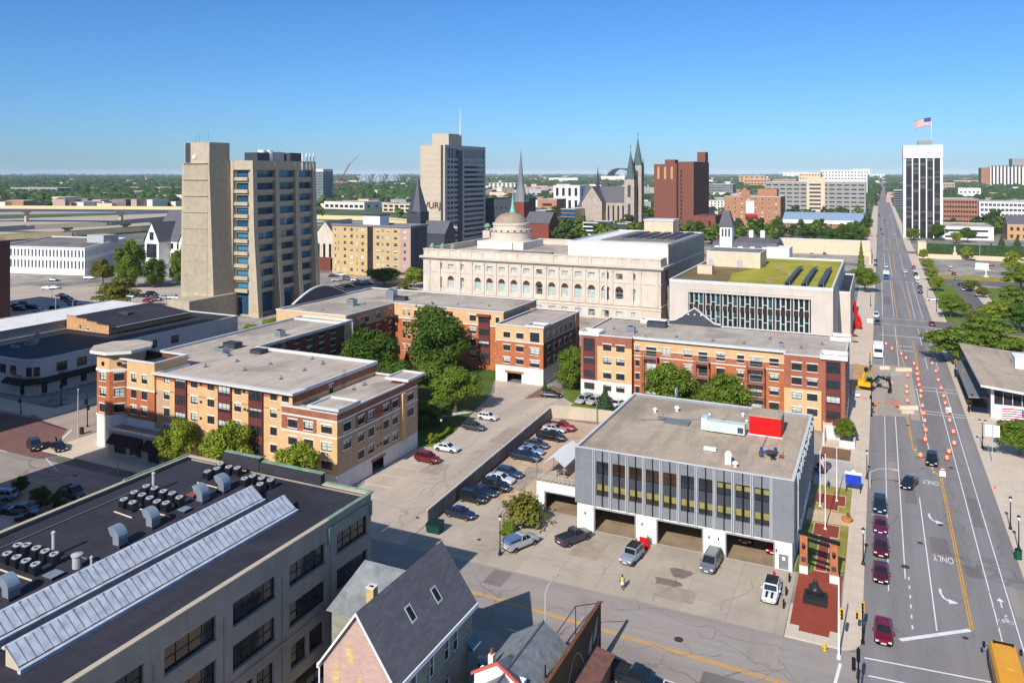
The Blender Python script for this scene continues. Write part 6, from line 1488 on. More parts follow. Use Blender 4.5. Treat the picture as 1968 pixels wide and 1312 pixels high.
xm=q[0]+(q[1]-q[0])*.46;m=MB();m.box(xm-8,xm-6,q[2]-.3,q[2]+2,q[4],q[4]+6);m.box(xm-5.9,xm-3,q[2]-.3,q[2]+2,q[4],q[4]+8);m.box(xm-2.9,xm,q[2]-.3,q[2]+2,q[4],q[4]+6);m.box(xm+6,q[1]-4,q[2]+8,q[2]+22,q[4]+.1,q[4]+7);b.part('gable',m,'brick_hotel');m=MB();m.box(xm-4,xm+7,q[2]-2,q[2]-.05,9.5,12.2);b.part('awning',m,plain('crimson',lin(176,24,54)));m=MB();m.box(xm-3.4,xm+4,q[2]-.25,q[2]-.02,13,q[4]-4);b.part('pale_panel',m,'white_base')
b,q=px_block('drill_hall','long brick hall with a pale blue metal roof beside the main street','hall',1505,1658,450,424,'brick_warm',(9,0,1,2.2,3,9),36,style='office2')
m=MB();m.box(q[0]-.3,q[1]+.3,q[2]-.4,q[2]-.02,q[4]-2.5,q[4]+.4);b.part('frieze',m,'white_paint');gable(b,q[0],q[1],q[2],q[3],q[4]+.4,5.5,'x',plain('roof_blue',lin(140,158,178),var=.1,rough=.5),M['white_paint'])
t=thing('retaining_wall','long tan retaining wall below the brick hall','wall',(-52,508,0));m=MB();m.box(-56,-5,520,521,0,8.6);m.box(-5,-4,470,521,0,7);m.build('wall',M['tan_wall'],t);m=MB();m.box(-56.2,-4.8,519.8,521.2,8.62,9.2);m.build('coping',M['coping'],t)
t=thing('retaining_wall','tan wall with a stone pier below the ivy bank right of the street','wall',(22,532,0));m=MB();m.box(23,90,520,521,0,2.6);m.box(20.5,25,519,532,0,9.5);m.build('wall',M['tan_wall'],t)
Yg=1000
b,q=px_block('parking_garage','wide grey multi storey parking garage with a tan stair tower','garage',1470,1664,407,350,'concrete_grey',(14,4,7,6.2,1.1,2.7),60,roof='concrete_grey',style='void')
xs=q[0]+(q[1]-q[0])*.47;b.box('stair_tower',xs-5,xs+17,q[2]-2,q[2]-.1,0,q[4]+6,'tan_wall');m=MB()
for i in range(7):m.box(xs-2,xs+12,q[2]-2.2,q[2]-2.01,3.5+i*(q[4]-3)/7,6+i*(q[4]-3)/7)
b.part('opening',m,'slate_dark')
px_block('apartment_building','white many windowed block rising behind the parking garage','building',1578,1667,382,327,'station_white',(14,6,9,3.4,1.2,3.4),60,style='office')
px_block('apartment_building','tan block with a white top floor behind the left part of the garage','building',1535,1577,384,332,'tan_wall',(7,2,8,3,1.2,3.2),50)
px_block('apartment_building','blue glass fronted block close to the vanishing point of the street','building',1718,1738,398,366,'slate_panel',(6,6,7,2.6,.8,2.8),50)
b,q=px_block('office_tower','tall black glass tower framed in white piers with a rooftop flag','tower',1737,1811,457,280,'station_white',None,26)
x0,x1,y0,y1,h=q;hb=h-9.6
n=5;W=(x1-x0-2.2)/n
for i in range(n):
 a=x0+1.4+i*W
 for j in range(17):
  z0_,z1_=4.2+(hb-4.4)*j/17,4.2+(hb-4.4)*(j+1)/17-.25
  m=MB();m.box(a+.25,a+W-.55,y0-.25,y0-.05,z0_,z1_);b.part('window',m,'glass_smoke')
m=MB();m.box(x0+1.2,x1-1,y0-.12,y0-.02,0,hb);b.part('curtain_wall',m,'black_paint')
for i in range(n+1):a=x0+1.1+i*W;m=MB();m.box(a-.35,a+.4,y0-1.1,y0-.3,0,hb);b.part('pier',m,'white_paint')
m=MB();m.box(x0-.3,x1+.3,y0-1.15,y0-.03,hb,h+.3);b.part('parapet_band',m,'white_paint')
m=MB();m.box(x0-.35,x0-.1,y0-1.2,y1,0,h);m.box(x1+.1,x1+.35,y0-1.2,y1,0,h);b.part('side_pier',m,'white_paint')
text('lettering','Jackson\nConsultants',2.6,((x0+x1)/2-1.4,y0-1.25,h-3.4),(R(90),0,0),plain('sign_grey',lin(140,140,140)),b.t,.05,'LEFT')
m=MB();m.ring([((x0+x1)/2-5+2.3*math.cos(2*math.pi*i/14),2.3*math.sin(2*math.pi*i/14))for i in range(14)],.15,.25,0,.05);m.v=[(x,y0-1.2-z,h-4.4+y)for x,y,z in m.v];b.part('emblem',m,'concrete_grey')
m=MB();m.cyl((0,0),2.6,0,.4,18);m.v=[(x0-.4-z,y0+5+x,h-7+y)for x,y,z in m.v];b.part('side_emblem',m,'red_paint')
b.box('penthouse',x0+10,x0+20,y0+8,y0+18,h,h+4.2,'concrete_grey')
xp=onY(1790,y0+10);zf=zat(xp,y0+10,226)
t=thing('flagpole','flagpole with a flying stars and stripes on top of the white tower','flagpole',(xp,y0+10,h));m=MB();m.tube([(xp,y0+10,h-.2),(xp,y0+10,zf)],.14);m.build('pole',M['white_paint'],t)
def flag_mesh(m,o,ux,uy,w,h,ripple=.4,droop=.25,star=True):
 """stars and stripes as a waving sheet; o = hoist top, u = fly direction"""
 nx,ny=16,13
 def pt(i,j):
  s=i/nx;t_=j/ny;r=ripple*math.sin(s*7)*s
  return(o[0]+ux*w*s-uy*r,o[1]+uy*w*s+ux*r,o[2]-h*t_-droop*h*s*s)
 for i in range(nx):
  for j in range(ny):
   c=2 if(i<nx*.42 and j<7)else(0 if j%2==0 else 1)
   m.face([pt(i,j),pt(i,j+1),pt(i+1,j+1),pt(i+1,j)],c)
 if star:
  for a in range(6):
   for c in range(5):
    s,t_=(.6+a)/6*.42,(.6+c)/5*.5;i0,j0=s*nx,t_*ny;q=[]
    for k in range(10):
     rr=(.16 if k%2==0 else .07)*1.6;q.append((i0+rr*math.sin(k*.628)*nx/w*h/10,j0-rr*math.cos(k*.628)))
    for sg in(-1,1):
     v=[Vector(pt(*z))+Vector((-uy,ux,0))*.02*sg for z in q];m.face([tuple(z)for z in v],1)
flag_m=[plain('flag_red',lin(176,30,44),var=.08),M['white_paint'],plain('flag_blue',lin(46,62,130),var=.08)]
m=MB();flag_mesh(m,(xp,y0+10,zf),-.93,-.3,13,6.2,.8,.55);m.build('flag',flag_m,t)
b,q=px_block('office_block','six storey brick office block right of the black tower','building',1806,1880,430,383,'brick_warm',(13,0,5,1.7,1.2,3.4),40,style='office')
b,q=px_block('office_block','white gridded office block at the right edge of the picture','building',1882,1990,428,388,'station_white',(13,0,4,3.0,.8,3.6),40,style='office2')
b,q=px_block('showroom','low white flat roofed building with black window bands behind the ivy bank','building',1806,1910,461,436,'station_white',(1,0,2,28,1.2,2.8),50,style='office',roof='roof_tan')
b,q=px_block('house','small tan stone house with a dark hipped roof at the right edge','house',1936,1990,462,432,'brick_buff',(4,0,2,1.8,1.4,4),22,style='office');gable(b,q[0],q[1],q[2],q[3],q[4]+.4,6,'x','shingle_dark',M['brick_buff'])
b,q=px_block('hospital','broad white ribbed slab with an orange end on the right horizon','building',1903,2010,364,321,'concrete_white',(15,0,1,4.5,8,74),80,style='office');b.box('orange_end',q[0]-24,q[0]-.5,q[2]+4,q[3],0,q[4]-2,'brick_warm');b.box('penthouse',q[0]+60,q[0]+100,q[2]+10,q[3],q[4]-.2,q[4]+26,'concrete_grey')
px_block('villa','white and grey gabled villa block behind the brick office','house',1842,1885,392,362,'white_paint',(5,0,3,2.6,1,4),30,style='office')
b=Bld('mansion','white mansard mansion with a slate tower and chimneys behind the green roof','house',-60,390)
Ym=400;xa,xb=onY(1362,Ym),onY(1500,Ym)
b.block(xa,xb,Ym,Ym+26,0,9.2,'station_white',front=rows(even(xa,xb,10,1.4),[(1,3.6),(5.4,8)],'office'));b.done()
m=MB();m.loft([[(xa-.5,Ym-.5,9.2),(xb+.5,Ym-.5,9.2),(xb+.5,Ym+26.5,9.2),(xa-.5,Ym+26.5,9.2)],[(xa+2,Ym+2,15.5),(xb-2,Ym+2,15.5),(xb-2,Ym+24,15.5),(xa+2,Ym+24,15.5)],[(xa+9,Ym+11,17.5),(xb-9,Ym+11,17.5),(xb-9,Ym+15,17.5),(xa+9,Ym+15,17.5)]]);b.part('roof',m,'shingle_dark')
for i in range(5):x=xa+(xb-xa)*(i+.7)/6;m=MB();m.box(x-1.1,x+1.1,Ym-.2,Ym+2,10.6,13.6);m.box(x-.6,x+.6,Ym-.26,Ym-.21,11,13);b.part('dormer',m,'white_paint')
x=onY(1397,Ym+2);zb,z2=zat(x,Ym+2,435),zat(x,Ym+2,405);b.box('tower',x-3,x+3,Ym-1,Ym+5,9.3,zb,'white_paint');m=MB();m.loft([[(x-3.6,Ym-1.6,zb),(x+3.6,Ym-1.6,zb),(x+3.6,Ym+5.6,zb),(x-3.6,Ym+5.6,zb)],[(x-1.5,Ym+.5,z2),(x+1.5,Ym+.5,z2),(x+1.5,Ym+3.5,z2),(x-1.5,Ym+3.5,z2)]]);b.part('tower_roof',m,'shingle_dark')
m=MB()
for d in(-1.6,0,1.6):m.box(x+d-.45,x+d+.45,Ym-1.08,Ym-1.01,zb-5,zb-1)
b.part('louvre',m,'slate_dark')
for px in(1444,1466):x=onY(px,Ym+12);b.box('chimney',x-1,x+1,Ym+11,Ym+13.5,15,21,'white_paint')
x=onY(1492,Ym+4);b.box('wing',x-4,x+7,Ym-6,Ym+10,0,14,'white_paint')
b=Bld('office_block','low white office block behind a screen of tall narrow arches','building',-391,249)
A,B_,C_=Vector((-402,247)),Vector((-352,257.5)),Vector((-386,308));D=A+(C_-B_)
pf=[tuple(A),tuple(B_),tuple(C_),tuple(D)]
for i in range(4):
 p,q=pf[i],pf[(i+1)%4];L=math.dist(p,q);n=int(L/2.05)if i<2 else 0;u=(Vector(q)-Vector(p))/L;W=[]
 for k in range(n):
  s=(k+.5)*L/n
  for z0_,z1_ in((3.0,6.9),(8.6,12.2)):W.append((p[0]+u.x*(s-.5),p[0]+u.x*(s+.5),z0_,z1_,'office')if abs(u.x)>=abs(u.y)else(p[1]+u.y*(s-.5),p[1]+u.y*(s+.5),z0_,z1_,'office'))
 b.face(p,q,0,13.2,W,'station_white',depth=.8)
b.done();b.roof(pf,13.0,'roof_grey');b.coping(pf,13.0,13.6,'coping',.3,.6);b.box('plant_house',-385,-372,283,292,13,17,'fin_grey')
b=Bld('school','white and black gabled building with steep dark roofs left of the beige tower','building',-330,285)
b.block(-345,-285,290,315,0,15,'station_white',front=rows(even(-344,-286,14,1.8),[(1,4),(6,9),(11,14)],'office'));b.done();gable(b,-345,-285,290,315,15,15,'x','shingle_dark',M['station_white'])
for x in(-336,-312,-296):b.box('gable_bay',x-5,x+5,283,289.9,0,15,'station_white');gable(b,x-5,x+5,283,297,15,10,'y','shingle_dark',M['white_paint']);b.box('window',x-3.5,x+3.5,282.8,282.98,7,14,'glass_dark');b.box('window',x-1.4,x+1.4,282.8,282.98,16,20,'glass_dark')
px_block('office_block','white flat roofed block with tall dark windows above the brown roofs','building',1064,1114,405,357,'station_white',(4,2,2,4,3,14),40,style='office')
px_block('office_block','small orange brick block with two dark slots right of the red spire','building',1033,1070,415,383,'brick_hotel',(1,0,2,12,2,5),30)
b,q=px_block('school','brown brick gabled school with steep roofs in front of the twin spired church','building',1106,1152,437,407,'brick_hotel',(6,3,3,2,1,4),26);gable(b,q[0],q[1],q[2],q[3],q[4]+.4,9,'x','shingle_dark',M['brick_hotel']);xm=(q[0]+q[1])/2;b.box('gable_bay',xm-4,xm+4,q[2]-1,q[2]-.05,0,q[4]+5,'brick_hotel');gable(b,xm-4,xm+4,q[2]-1,q[2]+6,q[4]+5,5,'y','shingle_dark',M['brick_hotel'])
px_block('office_block','teal glass fronted block beside the gabled school','building',1078,1105,440,402,'tan_wall',(1,0,5,14,.4,3.6),26,style='blue')
px_block('office_block','red brick row left of the teal glass block','building',1018,1048,432,405,'brick_tower',(5,0,2,1.6,1.4,4),22)
px_block('office_block','grey framed block in front of the twin spired church','building',1120,1160,452,428,'white_paint',(8,4,3,3,.8,3),26,style='office')
px_block('office_block','small dark grey block behind the white attic','building',1186,1206,455,430,'slate_dark',None,20)
px_block('house','cream walk up flats left of the orange brick hotel','house',1348,1380,440,406,'tan_wall',(4,2,3,1.8,1.2,3.4),24,style='office')
px_block('house','pale villa row behind the cream flats','house',1350,1392,402,386,'concrete_white',(6,2,3,2,1,3.2),24,style='office')
px_block('office_block','long pale green glass block on the skyline right of the brown tower','building',1360,1408,378,354,'slate_panel',(8,2,5,6,1.2,4),50,style='office2')
px_block('office_block','tan brick block with a flat top on the skyline above the hotel','building',1430,1480,366,344,'brick_buff',(8,2,4,6,1.2,4),50)
px_block('office_block','brown brick block above the left end of the garage','building',1485,1530,372,345,'brick_hotel',(7,2,5,4,1.2,4),50)
px_block('house','pink brick house row left of the hospital slab','house',1812,1835,375,352,'brick_pink',(4,0,4,3,1.2,4),40)
b,q=px_block('office_tower','slim teal glass tower beside the beige tower','tower',606,621,395,330,'slate_panel',(2,2,12,7,.6,3.4),24,style='teal');b.box('penthouse',q[0],q[1],q[2],q[3],q[4]+.4,q[4]+4,'coping')
t=thing('crane','red lattice crawler crane leaning over the valley','crane',(*at(641,372),0))
x,y=at(641,372);zc=lambda px,py:(onY(px,y),y,zat(onY(px,y),y,py))
m=MB();p0,p1,p2=(x,y,2),zc(672,315),zc(688,300)
for d in(-1.3,1.3):m.tube([(p0[0]+d,y-1.3,p0[2]),(p1[0]+d,y,p1[2])],.35,4);m.tube([(p0[0]+d,y+1.3,p0[2]),(p1[0]+d,y+.6,p1[2])],.35,4);m.tube([(p1[0]+d*.6,y,p1[2]),(p2[0]+d*.4,y,p2[2])],.3,4)
for k in range(16):
 f0,f1=k/16,(k+1)/16;L=lambda f,d:(p0[0]+(p1[0]-p0[0])*f+d,y-1.2,p0[2]+(p1[2]-p0[2])*f);m.tube([L(f0,-1.3 if k%2 else 1.3),L(f1,1.3 if k%2 else-1.3)],.25,4)
m.build('boom',plain('crane_red',lin(150,50,60),var=.1),t)
m=MB();m.box(x-5,x+4,y-3,y+3,.8,4);m.box(x-4,x+4,y-3.6,y-2.6,0,1);m.box(x-4,x+4,y+2.6,y+3.6,0,1);m.build('crawler',MATS['crane_red'],t)
for i,px in enumerate((703,730,757)):
 X,Yd=at(px,352.5);t=thing('conservatory_dome',('left','middle','right')[i]+' of three glass domes among far trees','dome',(X,Yd,0),0,'glass domes among the far trees')
 r=36;m=MB();m.lathe((X,Yd),[(r,0),(r*.97,14),(r*.8,30),(r*.5,42),(r*.2,47),(.5,48)],20);m.build('glazing',plain('dome_glass',lin(112,126,132),rough=.4),t)
 m=MB()
 for k in range(10):
  a=k*.628;pth=[(r*f*math.cos(a)*1.01+X,r*f*math.sin(a)*1.01+Yd,z)for f,z in((1,0),(.97,14),(.8,30),(.5,42),(.2,47.4))];m.tube(pth,.7,4)
 m.build('rib',M['white_paint'],t)
X,Yd=at(1188,350.5);t=thing('stadium','distant stadium with a dark arched roof and pale fan shaped wall','stadium',(X,Yd,0))
w=onY(1222,Yd)-onY(1155,Yd);zt=zat(X,Yd,326)
m=MB();m.box(X-w/2,X+w/2,Yd,Yd+150,0,(zt+20)*.38);m.build('wall',M['concrete_white'],t)
m=MB();n=16
for i in range(n):
 a0,a1=math.pi*i/n,math.pi*(i+1)/n;f=lambda a,k:(X+w*.02-w*.36*math.cos(a)*k,(zt-8)*.38+(zt-(zt-8)*.38+4)*math.sin(a)*k+4)
 (xa,za),(xb,zb)=f(a0,1),f(a1,1);(xc,zc_),(xd,zd)=f(a0,.9),f(a1,.9);m.face([(xa,Yd+2,za),(xb,Yd+2,zb),(xd,Yd+2,zd),(xc,Yd+2,zc_)][::-1]);m.face([(xa,Yd+2,za),(xa,Yd+140,za),(xb,Yd+140,zb),(xb,Yd+2,zb)])
m.build('arched_roof',M['slate_dark'],t)
m=MB();m.face([(X+w*.05,Yd+1.5,10),(X+w*.34,Yd+1.5,10),(X+w*.3,Yd+1.5,zt*.62),(X+w*.16,Yd+1.5,zt*.92),(X+w*.05,Yd+1.5,zt*.6)]);m.build('fan_panel',M['fin_grey'],t)
def viaduct(label,pts,w,z,th,step,col):
 t=thing('viaduct',label,'viaduct',(*pts[0],0))
 m=MB();e=MB();pr=MB()
 for(xa,ya),(xb,yb)in zip(pts,pts[1:]):
  d=Vector((xb-xa,yb-ya));L=d.length;d/=L;n=Vector((-d.y,d.x))*w/2
  Q=[(xa-n.x,ya-n.y),(xb-n.x,yb-n.y),(xb+n.x,yb+n.y),(xa+n.x,ya+n.y)]
  m.prism(Q,z-th,z)
  for s in(-1,1):
   k=n*s*.97;e.loft([[(p[0]+k.x-n.x*.04,p[1]+k.y-n.y*.04,z-1.3),(p[0]+k.x+n.x*.04,p[1]+k.y+n.y*.04,z-1.3),(p[0]+k.x+n.x*.02,p[1]+k.y+n.y*.02,z+1.3),(p[0]+k.x-n.x*.02,p[1]+k.y-n.y*.02,z+1.3)]for p in((xa,ya),(xb,yb))])
  for i in range(int(L/step)):
   c=Vector((xa,ya))+d*(i+.5)*step;pr.box(c.x-1.5,c.x+1.5,c.y-1.5,c.y+1.5,0,z-th-1.6);pr.box(c.x-4.5,c.x+4.5,c.y-1.6,c.y+1.6,z-th-1.6,z-th)
 m.build('deck',plain('deck_steel',lin(62,76,96),var=.1),t);e.build('barrier',M[col],t);pr.build('pier',M['concrete_tan'],t)
yel=plain('viaduct_cream',lin(212,188,140),var=.08);M['viaduct_cream']=yel
V=lambda px,py,z:at(px,py,z)
viaduct('nearer elevated road with a cream barrier curving behind the white arched office',[V(-260,472,12),V(0,456,12),V(130,449,12),V(260,440,12),V(420,428,12)],14,12,2.2,40,'viaduct_cream')
viaduct('far elevated road with a straight cream barrier and dark steel beam',[V(-200,402,15),V(0,398,15),V(180,399,15),V(350,400,15),V(600,402,15)],16,15,4,60,'viaduct_cream')
viaduct('elevated road with blue beams running behind the yellow flats',[V(420,415,13),V(612,417,13),V(720,420,13),V(800,428,13),V(860,440,13)],14,13,2.2,40,'viaduct_cream')
viaduct('wide pale elevated road beyond the nearer one',[V(-100,446,9),V(60,436,9),V(200,430,9),V(360,416,9)],12,9,1.5,50,'concrete_tan')
# ---------------------------------------------------------------- trees: tapered trunk and limbs, crown of leaf-sized faces in clumps
LEAF={'deep':foliage('leaf_deep',lin(70,102,30)),'mid':foliage('leaf_mid',lin(96,124,40)),'light':foliage('leaf_light',lin(122,144,44)),'olive':foliage('leaf_olive',lin(104,112,46)),'fir':foliage('leaf_fir',lin(48,78,40),.1),'far':foliage('leaf_far',lin(58,84,38),.15)}
bark=plain('bark',lin(96,80,66),var=.25,scale=3,fine=9)
def leafquad(v,f,p,n,s,rnd):
 a=n.cross(Vector((rnd.uniform(-1,1),rnd.uniform(-1,1),rnd.uniform(-1,1))))
 if a.length<1e-3:a=Vector((1,0,0))
 a.normalize();b=n.cross(a);k=len(v);w=s*rnd.uniform(.6,1.2);h=s*rnd.uniform(.5,.9)
 v+=[tuple(p-a*w-b*h*.3),tuple(p-b*h),tuple(p+a*w+b*h*.2),tuple(p+b*h)];f.append((k,k+1,k+2,k+3))
def crown_round(seed,n=5200,flat=1.0,clumps=26,leaf=.034,spread=.9,droop=0,z0=.28):
 """a crown about one unit high and one wide (radius .5), z from z0 to 1"""
 rnd=random.Random(seed);v=[];f=[];cs=[]
 for i in range(clumps):
  u=rnd.random();a=rnd.uniform(0,2*math.pi);zz=z0+.08+(1-z0-.16)*(i+.5)/clumps
  t=(zz-z0)/(1-z0);prof=math.sin(math.pi*min(1,(.12+t*.88))**.85)**.6
  rr=.5*prof*spread*(rnd.uniform(.35,.9)if i%4 else rnd.uniform(0,.3))
  cs.append((Vector((rr*math.cos(a),rr*math.sin(a),zz)),rnd.uniform(.09,.19)*(1 if t<.8 else .8)))
 tot=sum(r**2 for _,r in cs)
 for c,r in cs:
  for _ in range(int(n*r*r/tot)):
   d=Vector((rnd.gauss(0,1),rnd.gauss(0,1),rnd.gauss(.25,1)*flat));d.normalize()
   q=c+Vector((d.x*r,d.y*r,d.z*r*.8*flat))*rnd.uniform(.55,1.08);q.z-=droop*math.hypot(q.x,q.y)
   nn=(d+Vector((rnd.uniform(-.6,.6),rnd.uniform(-.6,.6),rnd.uniform(-.2,.8)))).normalized();leafquad(v,f,q,nn,leaf*rnd.uniform(.7,1.25),rnd)
 return v,f
def crown_cone(seed,n=3600,leaf=.03,z0=.06,rad=.36):
 rnd=random.Random(seed);v=[];f=[]
 for _ in range(n):
  t=rnd.random()**1.5;z=z0+(1-z0)*t;lay=.82+.18*math.sin(z*60+rnd.uniform(-1,1));a=rnd.uniform(0,2*math.pi)
  r=rad*(1-t)*lay*rnd.uniform(.7,1.05)*(1+.12*math.sin(a*5+z*20));d=Vector((math.cos(a),math.sin(a),.45)).normalized()
  leafquad(v,f,Vector((r*math.cos(a),r*math.sin(a),z)),(d+Vector((rnd.uniform(-.5,.5),rnd.uniform(-.5,.5),rnd.uniform(-.3,.5)))).normalized(),leaf*(1.2-.5*t),rnd)
 return v,f
def crown_spray(seed,n=3000,leaf=.04):
 rnd=random.Random(seed);v=[];f=[]
 for b_ in range(110):
  a=rnd.uniform(0,2*math.pi);e=rnd.uniform(.15,1.45);L=rnd.uniform(.4,.62)
  for k in range(n//110):
   t=rnd.uniform(.3,1);d=Vector((math.cos(a)*math.cos(e),math.sin(a)*math.cos(e),math.sin(e)-.25*t));p=Vector((0,0,.18))+d*L*t
   p+=Vector((rnd.gauss(0,.03),rnd.gauss(0,.03),rnd.gauss(0,.03)));p.z=max(p.z*1.15,.03);leafquad(v,f,p,(d+Vector((rnd.uniform(-.5,.5),rnd.uniform(-.5,.5),.5))).normalized(),leaf,rnd)
 return v,f
def as_mesh(name,vf,m):
 me=bpy.data.meshes.new(name);me.from_pydata(vf[0],[],vf[1]);me.materials.append(m);me.update();return me
def trunk_mesh(seed,top=.62,limbs=6,r=.022):
 rnd=random.Random(seed);m=MB();p=[(0,0,-.01),(rnd.uniform(-.01,.01),rnd.uniform(-.01,.01),top*.45),(rnd.uniform(-.03,.03),rnd.uniform(-.03,.03),top),(0,0,.9)]
 m.tube(p,[r*1.25,r,r*.6,r*.2],7)
 for i in range(limbs):
  a=i*2*math.pi/limbs+rnd.uniform(-.4,.4);z=top*rnd.uniform(.38,.85);L=rnd.uniform(.2,.34)
  m.tube([(0,0,z),(math.cos(a)*L*.5,math.sin(a)*L*.5,z+.1),(math.cos(a)*L,math.sin(a)*L,z+.22)],[r*.55,r*.35,r*.12],5)
 return m.mesh('trunk',bark)
random.seed(11)
CROWN={}
for i in range(3):CROWN['round',i]=crown_round(100+i,9500,clumps=46,leaf=.026)
for i in range(3):CROWN['tall',i]=crown_round(200+i,15000,clumps=70,leaf=.0205,z0=.1)
for i in range(3):CROWN['airy',i]=crown_round(300+i,6500,flat=.6,clumps=44,leaf=.025,spread=1.05,droop=.2,z0=.3)
for i in range(2):CROWN['cone',i]=crown_cone(400+i)
for i in range(2):CROWN['bush',i]=crown_round(500+i,3200,clumps=20,leaf=.042,z0=.02)
for i in range(1):CROWN['spray',i]=crown_spray(600+i)
for i in range(3):CROWN['small',i]=crown_round(700+i,900,clumps=12,leaf=.07,z0=.15)
_tm={}
TRUNKS={k:trunk_mesh(i,t,n)for i,(k,t,n)in enumerate((('round',.55,6),('tall',.5,7),('airy',.5,7),('cone',.9,0),('bush',.3,4),('spray',.3,5),('small',.4,3)))}
_tn={}
def tree(px,py,h,w,shape,leaf,label,name=None,cat=None,group=None,xy=None,rot=None):
 i=_tn.get(shape,0);_tn[shape]=i+1;nv=sum(1 for k in CROWN if k[0]==shape);key=(shape,i%nv,leaf)
 if key not in _tm:_tm[key]=as_mesh('crown',CROWN[key[:2]],LEAF[leaf])
 x,y=xy if xy else at(px,py)
 name=name or{'cone':'conifer','bush':'shrub','spray':'shrub'}.get(shape,'deciduous_tree');cat=cat or{'conifer':'tree','shrub':'shrub'}.get(name,'tree')
 t=thing(name,label,cat,(x,y,0),rot if rot is not None else i*2.4,group);t.scale=(w,w,h)
 child('trunk',TRUNKS[shape],t);child('crown',_tm[key],t)
 return t
tree(862,715,17.0,17.5,'tall','deep','biggest dark green courtyard tree in front of the orange brick wing',xy=(-100.5,168))
tree(725,700,13.5,15.5,'tall','deep','broad courtyard tree against the shaded brick wing',xy=(-108.5,152))
tree(672,700,10.5,10,'round','deep','lower courtyard tree at the left end of the clump',xy=(-108.0,136.5))
tree(780,760,9.5,12,'round','deep','rounded courtyard tree behind the low corner tower',xy=(-94.0,142))
tree(830,770,8.5,11,'round','mid','courtyard tree in the middle of the clump above the pale path',xy=(-89.5,150))
tree(905,830,9.5,11.5,'round','mid','bushy tree beside the lane above the white hatchback',xy=(-80.2,143))
tree(800,840,5.5,8,'bush','deep','low dark shrub mass in the shade of the corner tower',xy=(-82.5,132))
tree(790,755,7,7,'cone','fir','small dark conifer between the two big courtyard trees',xy=(-103.5,160.5))
tree(870,800,4.2,6.5,'bush','mid','low green bush under the courtyard trees beside the lane',xy=(-80.4,135.2))
tree(815,860,2.0,2.2,'bush','light','little pale bush on the shaded lawn beside the low east block',xy=(-75.2,124.6))
for i,(y,lab)in enumerate(((126.4,'near stretch of clipped hedge along the lane'),(130.4,'far stretch of clipped hedge along the lane'))):
 m=MB();v,f=CROWN['bush',0];o=thing('hedge',lab,'hedge',(-75.0,y,0));o.scale=(1.8,4.6,1.3);child('foliage',as_mesh('foliage',CROWN['bush',i],LEAF['light']),o)
tree(1087,755,9.6,9.5,'tall','mid','bright green tree between the two orange brick blocks',xy=(-64.4,171))
tree(1288,770,11.5,12,'tall','mid','left of two big trees before the balconies behind the station',xy=(-38.6,157.5))
tree(1402,775,11.2,11.5,'tall','mid','right of two big trees before the balconies behind the station',xy=(-27.0,155.5))
tree(1345,770,6.5,5,'round','mid','small tree between the two big trees before the balconies',xy=(-33.2,161))
tree(1176,772,5.4,5.5,'cone','fir','small green conifer by the parked cars under the white brick base',xy=(-52.3,157.5))
tree(1014,738,3.0,2.2,'cone','fir','tiny conifer on the soil bed beside the ramp garage',xy=(-69.3,165.2))
tree(1005,1022,6.4,6.6,'spray','olive','feathery spreading shrub at the corner of the garage wing',xy=(-45.7,101.4))
tree(982,1035,1.9,2.9,'bush','mid','low green bush at the foot of the feathery shrub',xy=(-46.5,97.4))
tree(1623,832,4.6,4.8,'round','mid','small round tree on the terrace beside the sidewalk',xy=(-5.7,157.6))
tree(370,880,8.6,7.8,'round','light','bright tree before the shop front awnings',xy=(-107.0,95.3))
tree(475,930,9.6,8.9,'round','light','bright tree in the middle before the cream brick front',xy=(-95.6,94.6))
tree(630,960,9.2,9.6,'round','light','bright tree beside the corner of the low east block',xy=(-79.6,93.0))
tree(320,680,8.6,7.5,'round','mid','left of two street trees behind the octagonal turret',xy=(-140.6,136))
tree(365,660,9.0,8,'round','mid','right of two street trees behind the octagonal turret',xy=(-143.0,150))
tree(180,740,9.0,9,'round','mid','street tree beside the corner shop left of the turret',xy=(-151.6,124))
tree(498,622,6.5,9.5,'round','light','low tree at the foot of the beige tower entrance',xy=(-165,183))
tree(465,636,5.5,6,'round','light','small tree left of the beige tower entrance',xy=(-168,176))
for i,(x,y,w)in enumerate(((-133.8,80.2,2.0),(-131.0,77.6,2.6),(-127.6,74.8,2.4))):tree(0,0,2.8,w*1.4,'bush' if i!=0 else 'round','deep',('leafy sapling nearest the street end of the shaded lot','round bush in the middle of three in the shaded lot','bush beside the black parapet line in the shaded lot')[i],xy=at((40,80,110)[i],(950,968,975)[i]))
for px,py,h,w,sh,lf,lab in((228,598,13,17,'airy','olive','spreading flat topped tree in the parking lot at left'),(198,548,12,11,'round','olive','tree at the street corner before the white arched office'),(250,552,21,15,'tall','mid','tall pale tree before the gabled school'),(296,552,13,12,'tall','deep','dark tree right of the tall pale one by the gabled school'),(342,548,16,9,'tall','mid','narrow tree touching the left edge of the beige tower'),(738,548,7.5,19,'round','deep','low spreading dark tree at the foot of the yellow flats'),(796,553,9,12,'round','light','bright green tree between the yellow flats and the library'),(778,560,5,8,'bush','olive','small grey green tree beside the library corner')):
 tree(px,py,h,w,sh,lf,lab)
for px,py,h,w,sh,lf,lab in((1655,535,19,7,'cone','mid','tall pointed tree on the left sidewalk by the library wing'),(1662,562,10.5,13,'round','mid','broad street tree below the pointed one at the library corner'),(1640,470,14,16,'round','deep','dark tree on the left of the street before the brick hall'),(1612,475,13,24,'round','deep','wide dark tree before the blue roofed hall'),(1655,465,12,14,'round','mid','tree closest to the street before the blue roofed hall'),(1555,478,7,14,'round','deep','low trees left of the wide dark tree by the hall'),(1685,700,0,0,'','','')):
 if sh:tree(px,py,h,w,sh,lf,lab)
